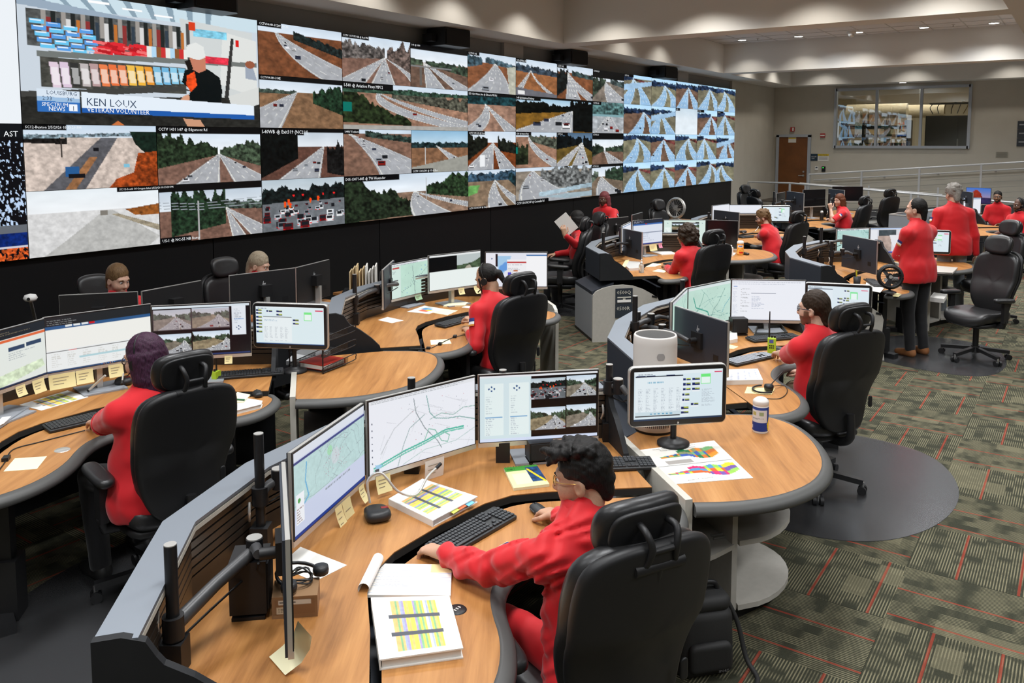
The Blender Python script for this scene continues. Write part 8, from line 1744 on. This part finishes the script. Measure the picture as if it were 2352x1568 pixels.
for i in range(3):
    for j in range(2): MB().box(R(-.014+.013*i, .05+.016*j, -.0185), (.009, .004, .008), rz).build('key', m_black, t)
o, P = sheet('paper_stack', 'thick stack of handwritten sheets beside the keyboard', 'papers', [(1668, 884), (1672, 858), (1740, 856), (1752, 882)], ZK, m_paper, .03); print_art(P, lambda s: (s.a.__setitem__(slice(None), (.86, .86, .86)), rows(s, 5, (.6, .62, .7))), o, 30, 16)
sheet('sticky_note', 'yellow paper under the headset', 'sticky note', [(1710, 903), (1716, 888), (1780, 892), (1772, 906)], ZK, m_note, .001, 'notes lying on desks'); sheet('sticky_note', 'yellow note behind the pale keyboard', 'sticky note', [(1668, 800), (1672, 790), (1696, 796), (1686, 801)], ZW, m_note, .001, 'notes lying on desks')
c = at(1755, 893, ZK+.012); t = thing('headset', 'black headset with a thin boom lying on the wooden lobe', 'headset', (c.x, c.y, ZK)); MB().tube([c+Vector((.085*math.cos(a), .07*math.sin(a), .0)) for a in np.linspace(.6, 4.2, 16)], .006, 8).build('headband', m_black, t); q = at(1766, 888, ZK+.03); MB().lathe(q, [(0, -.028), (.028, -.02), (.031, 0), (.028, .014), (0, .018)], 16).build('ear_cushion', m_black, t); MB().tube([q, at(1798, 853, ZK+.10)], .0035, 6).build('microphone_boom', m_black, t); MB().tube(catmull([q, at(1800, 885, ZK+.004), at(1808, 900, ZK+.004), at(1790, 915, ZK+.004), at(1750, 914, ZK+.004)], 6), .0025, 6).build('cord', m_cable, t)
P = quad([(1732, 778), (1740, 757), (1795, 755), (1808, 772)], ZW); t = thing('desk_tray', 'dark desk stand under the email monitor', 'desk tray', (*P[0], ZW)); MB().prism(P, ZW, ZW+.008).build('plate', m_black, t)
for i in range(4): a, b = P[i], P[(i+1) % 4]; MB().bar((*a, ZW+.02), (*b, ZW+.02), .006, .035).build('rim', M('dark_olive_plastic', (.05, .05, .04), .5), t)
sheet('crumpled_paper', 'crumpled white papers behind the navy monitor', 'papers', [(1672, 790), (1674, 762), (1692, 768), (1694, 786)], ZW, m_paper, .03); 
# fifth and sixth consoles
c = at(1473, 626, ZW); t = thing('hand_sanitizer', 'clear pump bottle of hand sanitizer at the console edge', 'bottle', (c.x, c.y, ZW)); m_clear = M('clear_gel', (.75, .8, .8), .08, **{'Transmission Weight': .75}); MB().lathe((c.x, c.y, ZW), [(.03, 0), (.032, .005), (.032, .085), (.026, .1), (.012, .108), (.012, .12)], 18).build('bottle', m_clear, t); MB().lathe((c.x, c.y, ZW+.12), [(.014, 0), (.014, .015), (.005, .017), (.005, .04)], 12).build('pump', m_white, t); MB().bar((c.x, c.y, ZW+.162), (c.x-.03, c.y-.02, ZW+.16), .01, .008).build('spout', m_white, t)
sheet('plastic_bag', 'clear plastic bag of supplies behind the sanitizer', 'bag', [(1432, 612), (1440, 604), (1470, 606), (1470, 620), (1445, 622)], ZW, M('clear_bag', (.7, .7, .68), .2), .03); sheet('sticky_note', 'curled yellow note beside the plastic bag', 'sticky note', [(1428, 612), (1436, 598), (1446, 596), (1436, 614)], ZW+.03, m_note, .002, 'notes lying on desks')
o, P = sheet('spiral_notebook', 'open white notebook under the bright camera screen', 'notebook', [(1496, 579), (1494, 574), (1530, 573), (1552, 584), (1520, 586)], ZW, m_paper, .012); sheet('printed_sheet', 'small orange and white leaflet on the curly-haired person\'s desk', 'paper', [(1552, 584), (1556, 579), (1574, 580), (1570, 586)], ZW, M('orange_leaflet', (.7, .25, .1), .7)); sheet('note_sheet', 'yellow notes along the edge of the fifth console', 'paper', [(1482, 613), (1500, 604), (1520, 607), (1505, 612)], ZK, m_note2); sheet('note_sheet', 'pale card in front of the curly-haired person', 'paper', [(1498, 623), (1512, 618), (1535, 621), (1525, 626)], ZK, m_note2); sheet('file_papers', 'white papers beside the switched-off monitor', 'papers', [(1662, 585), (1668, 580), (1690, 582), (1686, 587)], .757, m_paper, .01)
# seventh and eighth consoles
c = at(1887, 506, ZW); t = thing('drink_bottle', 'dark drink bottle beside the auburn-haired person', 'bottle', (c.x, c.y, ZW)); MB().lathe((c.x, c.y, ZW), [(.035, 0), (.037, .01), (.037, .13), (.03, .15)], 16).build('bottle', M('dark_bottle', (.02, .02, .02), .3), t); MB().lathe((c.x, c.y, ZW+.15), [(.032, 0), (.032, .03), (.02, .045), (0, .045)], 16).build('cap', m_silver, t)
def fan(lab, px, py, z, R, cz, face, mat, thick=.07):
    c = at(px, py, z); f = Vector((math.cos(math.radians(face)), math.sin(math.radians(face)), .1)).normalized(); s = Vector((-f.y, f.x, 0)).normalized(); up = f.cross(s); h = c+Vector((0, 0, cz)); t = thing('desk_fan', lab, 'fan', (c.x, c.y, z), 'desk fans')
    for o_ in (-thick/2, thick/2): MB().tube([h+f*o_+(s*math.cos(a)+up*math.sin(a))*R for a in np.linspace(0, 2*math.pi, 25)], .006, 6).build('guard_ring', mat, t)
    MB().tube([h+(s*math.cos(a)+up*math.sin(a))*R*1.02 for a in np.linspace(0, 2*math.pi, 25)], thick*.32, 6).build('housing_ring', mat, t)
    for k in range(20): a = 2*math.pi*k/20; d = s*math.cos(a)+up*math.sin(a); MB().tube([h+f*(thick*.62)+d*R*.15, h+f*thick*.5+d*R], .0022, 4).build('guard_wire', mat, t)
    MB().tube([h-f*thick*1.3, h-f*thick*.2], [R*.26, R*.32], 14).build('motor', mat, t); MB().tube([h+f*thick*.45, h+f*thick*.65], R*.17, 14).build('hub_badge', m_silver if mat is m_black else mat, t)
    for k in range(3):
        a = 2*math.pi*k/3; d = s*math.cos(a)+up*math.sin(a); e = s*math.cos(a+.9)+up*math.sin(a+.9); MB().add([h+d*R*.15-f*.01, h+d*R*.85-f*.02, h+(d+e).normalized()*R*.85+f*.005, h+e*R*.4+f*.015], [(0, 1, 2, 3)], True).build('blade', M('fan_blade', (.05, .05, .055), .4), t)
    MB().tube([c+Vector((0, 0, .01)), h-f*thick*.6-Vector((0, 0, R*.3))], .012, 8).build('neck', mat, t); MB().lathe((c.x, c.y, z), [(R*.62, 0), (R*.62, .012), (R*.3, .025), (0, .03)], 20).build('base', mat, t)
fan('black round desk fan on the console lobe', 2043, 672, ZW, .11, .17, 200, m_black); fan('large silver fan behind the bright camera screen', 1552, 505, ZW, .19, .24, 175, m_silver, .09)
p = at(1968, 655, ZW); t = thing('pen_cup', 'black pen cup with a yellow and green pen beside the monitor back', 'pen cup', (p.x, p.y, ZW)); MB().lathe((p.x, p.y, ZW), [(.035, 0), (.04, .1), (.037, .1), (.033, .005)], 16).build('cup', m_black, t)
for k, c_ in enumerate(((.6, .5, .02), (.05, .35, .08), (.5, .2, .05), (.02, .02, .02))): MB().tube([(p.x-.01+.01*k, p.y, ZW+.02), (p.x-.03+.02*k, p.y+.01*k, ZW+.17)], .005, 6).build('pen', M('pen%d' % k, c_, .4), t)
sheet('printed_sheet', 'white sheets beside the black desk fan', 'paper', [(1985, 665), (1990, 648), (2030, 662), (2022, 672)], ZW, m_paper, .003); sheet('sticky_note', 'yellow note at the base of the black fan', 'sticky note', [(2050, 680), (2056, 672), (2072, 676), (2064, 681)], ZK, m_note, .001, 'notes lying on desks'); binder('silver tablet folder on the storage unit beside the standing people', [(2140, 624), (2152, 610), (2200, 614), (2188, 626)], .757, .02, 0, M('grey_folder', (.45, .42, .38), .5), False, 'tablet_folder')
sheet('file_papers', 'papers and books on the storage shelf beside the standing person', 'papers', [(2135, 692), (2145, 680), (2175, 684), (2168, 696)], .426, m_paper, .05); 
# privacy screens behind the eighth console
P = [at(2043, 494, 1.12), at(2072, 490, 1.12), at(2102, 500, 1.12), at(2150, 486, 1.12)]; t = thing('privacy_screen', 'grey blue folded privacy screen behind the standing people', 'privacy screen', (P[0].x, P[0].y, .76))
for a, b in ((P[0], P[2]), (P[1], P[3]), (P[0], P[1])): MB().bar(Vector((a.x, a.y, .95)), Vector((b.x, b.y, .95)), .02, .36).build('panel', m_greyd, t); MB().bar(Vector((a.x, a.y, 1.135)), Vector((b.x, b.y, 1.135)), .026, .012).build('trim', m_silver, t)
# far laptop, corner table
p = at(2268, 492, ZW); t = thing('laptop', 'open dark laptop in front of the bearded person near the ramp', 'laptop', (p.x, p.y, ZW)); MB().box((p.x, p.y, ZW+.012), (.34, .24, .02), 1.0).build('base', m_black, t); MB().bar((p.x-.1, p.y+.1, ZW+.13), (p.x+.1, p.y-.15, ZW+.13), .012, .23).build('lid', m_navy, t)
p = at(1683, 457, .72); t = thing('corner_table', 'dark low table in the corner by the railing', 'table', (p.x+.3, p.y, 0)); MB().box((p.x+.3, 6.95, .72), (1.2, .9, .03)).build('table_top', M('dark_walnut', (.08, .06, .045), .4), t)
for x, y in ((-.2, 6.6), (.8, 6.6), (-.2, 7.3), (.8, 7.3)): MB().box((p.x+x, y, .35), (.05, .05, .7)).build('leg', m_black, t)
# what people hold
p = at(1300, 516, 1.19); t = thing('paper_sheet', 'white printed page held up by the person with long black hair', 'paper', tuple(p)); a = math.radians(-55); d = Vector((math.cos(a), math.sin(a), 0)); up = Vector((-.0, -.1, 1)).normalized(); d2 = (d+up*.9).normalized(); u2 = (up-d*.9).normalized(); q = p-d2*.1+u2*0
MB().add([q-u2*.14, q+d2*.21-u2*.14, q+d2*.21+u2*.14, q+u2*.14], [(0, 1, 2, 3)]).build('page', m_paper, t)
hand = P13[1][0][2]; Rz = Matrix.Rotation(math.radians(172-90), 3, 'Z'); p = Rz @ Vector(hand)+Vector((11.72, 6.28, 0)); t = thing('mobile_phone', 'phone in the hand of the person with pink-tinted hair', 'phone', tuple(p)); MB().box((p.x-.04, p.y+.02, p.z+.05), (.075, .15, .01), .9).build('body', m_black, t); MB().box((p.x-.04, p.y+.02, p.z+.0555), (.068, .14, .001), .9).build('glass', m_off, t)
# clear floor mats
def matmat():
    m = bpy.data.materials.new('clear_vinyl_mat'); n = NT(m); g = n.node('ShaderNodeBsdfGlossy'); g.inputs['Roughness'].default_value = .22; g.inputs[0].default_value = (.6, .61, .63, 1); tr = n.node('ShaderNodeBsdfTransparent'); tr.inputs[0].default_value = (.80, .80, .80, 1); df = n.node('ShaderNodeBsdfDiffuse'); df.inputs[0].default_value = (.20, .20, .205, 1)
    v = n.node('ShaderNodeTexVoronoi'); v.inputs['Scale'].default_value = 36; v.inputs['Randomness'].default_value = 0.0; n.l.new(n.obj(), v.inputs['Vector']); dots = n.math('LESS_THAN', v.outputs['Distance'], .13)
    m1 = n.node('ShaderNodeMixShader'); n.l.new(n.math('MULTIPLY_ADD', dots, .5, .14), m1.inputs[0]); n.l.new(tr.outputs[0], m1.inputs[1]); n.l.new(df.outputs[0], m1.inputs[2]); m2 = n.node('ShaderNodeMixShader'); fr = n.node('ShaderNodeFresnel'); fr.inputs[0].default_value = 1.45; n.l.new(n.math('ADD', fr.outputs[0], .06), m2.inputs[0]); n.l.new(m1.outputs[0], m2.inputs[1]); n.l.new(g.outputs[0], m2.inputs[2]); n.l.new(m2.outputs[0], n.out.inputs[0]); return m
m_mat = matmat()
def floormat(lab, pts): P = smoothpoly(pts, 3); c = (sum(p[0] for p in P)/len(P), sum(p[1] for p in P)/len(P)); t = thing('chair_mat', lab, 'floor mat', (c[0], c[1], .005), 'clear chair mats'); MB().prism(P, .0055, .0085).build('mat', m_mat, t)
floormat('clear oval vinyl mat under the chair of the person in the polo', [(6.9, 1.25), (6.75, .8), (6.1, .55), (5.4, .65), (4.95, 1.0), (4.9, 1.6), (5.2, 2.0), (6.3, 2.0), (6.85, 1.7)]); floormat('clear vinyl mat under the purple-haired person\'s chair', [(1.5, 3.2), (1.6, 2.95), (2.4, 2.85), (3.2, 3.1), (3.3, 4.2), (2.6, 4.6), (1.8, 4.4), (1.5, 3.9)])
floormat('clear vinyl mat under the standing person with folded arms', [(9.3, 1.5), (9.25, .7), (10.1, .55), (10.9, .8), (11.0, 1.6), (10.4, 2.1), (9.6, 2.0)]); floormat('clear vinyl mat beside the chair near the video wall', [(9.4, 6.3), (9.5, 5.3), (10.4, 5.2), (10.9, 5.9), (10.5, 6.7), (9.8, 6.8)])

p = at(835, 668, .76); back_desk('side_desk', 'small side desk carrying the rack of manila folders', p.x-.25, p.x+.3, p.y-.14, p.y+.2)
p = at(1552, 505, ZW); back_desk('side_desk', 'small side desk carrying the large silver fan', p.x-.3, p.x+.3, p.y-.2, p.y+.2)
# ------------------------------------------------------------------ lettering becomes plain meshes
def flush_texts():
    tmp = []
    for a, k in _texts:
        name, s, size, origin, xdir, updir, mat, parent = a[:8]
        cu = bpy.data.curves.new('t', 'FONT'); cu.body = s; cu.size = size; cu.resolution_u = 1; cu.align_x = k.get('align', 'LEFT'); cu.extrude = k.get('ext', 0)
        o = bpy.data.objects.new('t', cu); C.objects.link(o); tmp.append(o)
    dg = bpy.context.evaluated_depsgraph_get(); dg.update()
    for o, (a, k) in zip(tmp, _texts):
        name, s, size, origin, xdir, updir, mat, parent = a[:8]
        me = bpy.data.meshes.new_from_object(o.evaluated_get(dg)); me.name = name
        x = Vector(xdir).normalized(); y = Vector(updir).normalized(); z = x.cross(y)
        me.transform(Matrix(((x.x, y.x, z.x, origin[0]), (x.y, y.y, z.y, origin[1]), (x.z, y.z, z.z, origin[2]), (0, 0, 0, 1))))
        me.materials.clear(); me.materials.append(mat)
        n = bpy.data.objects.new(name, me); C.objects.link(n)
        if parent is not None: attach(n, parent)
    for o in tmp:
        cu = o.data; bpy.data.objects.remove(o); bpy.data.curves.remove(cu)
flush_texts()
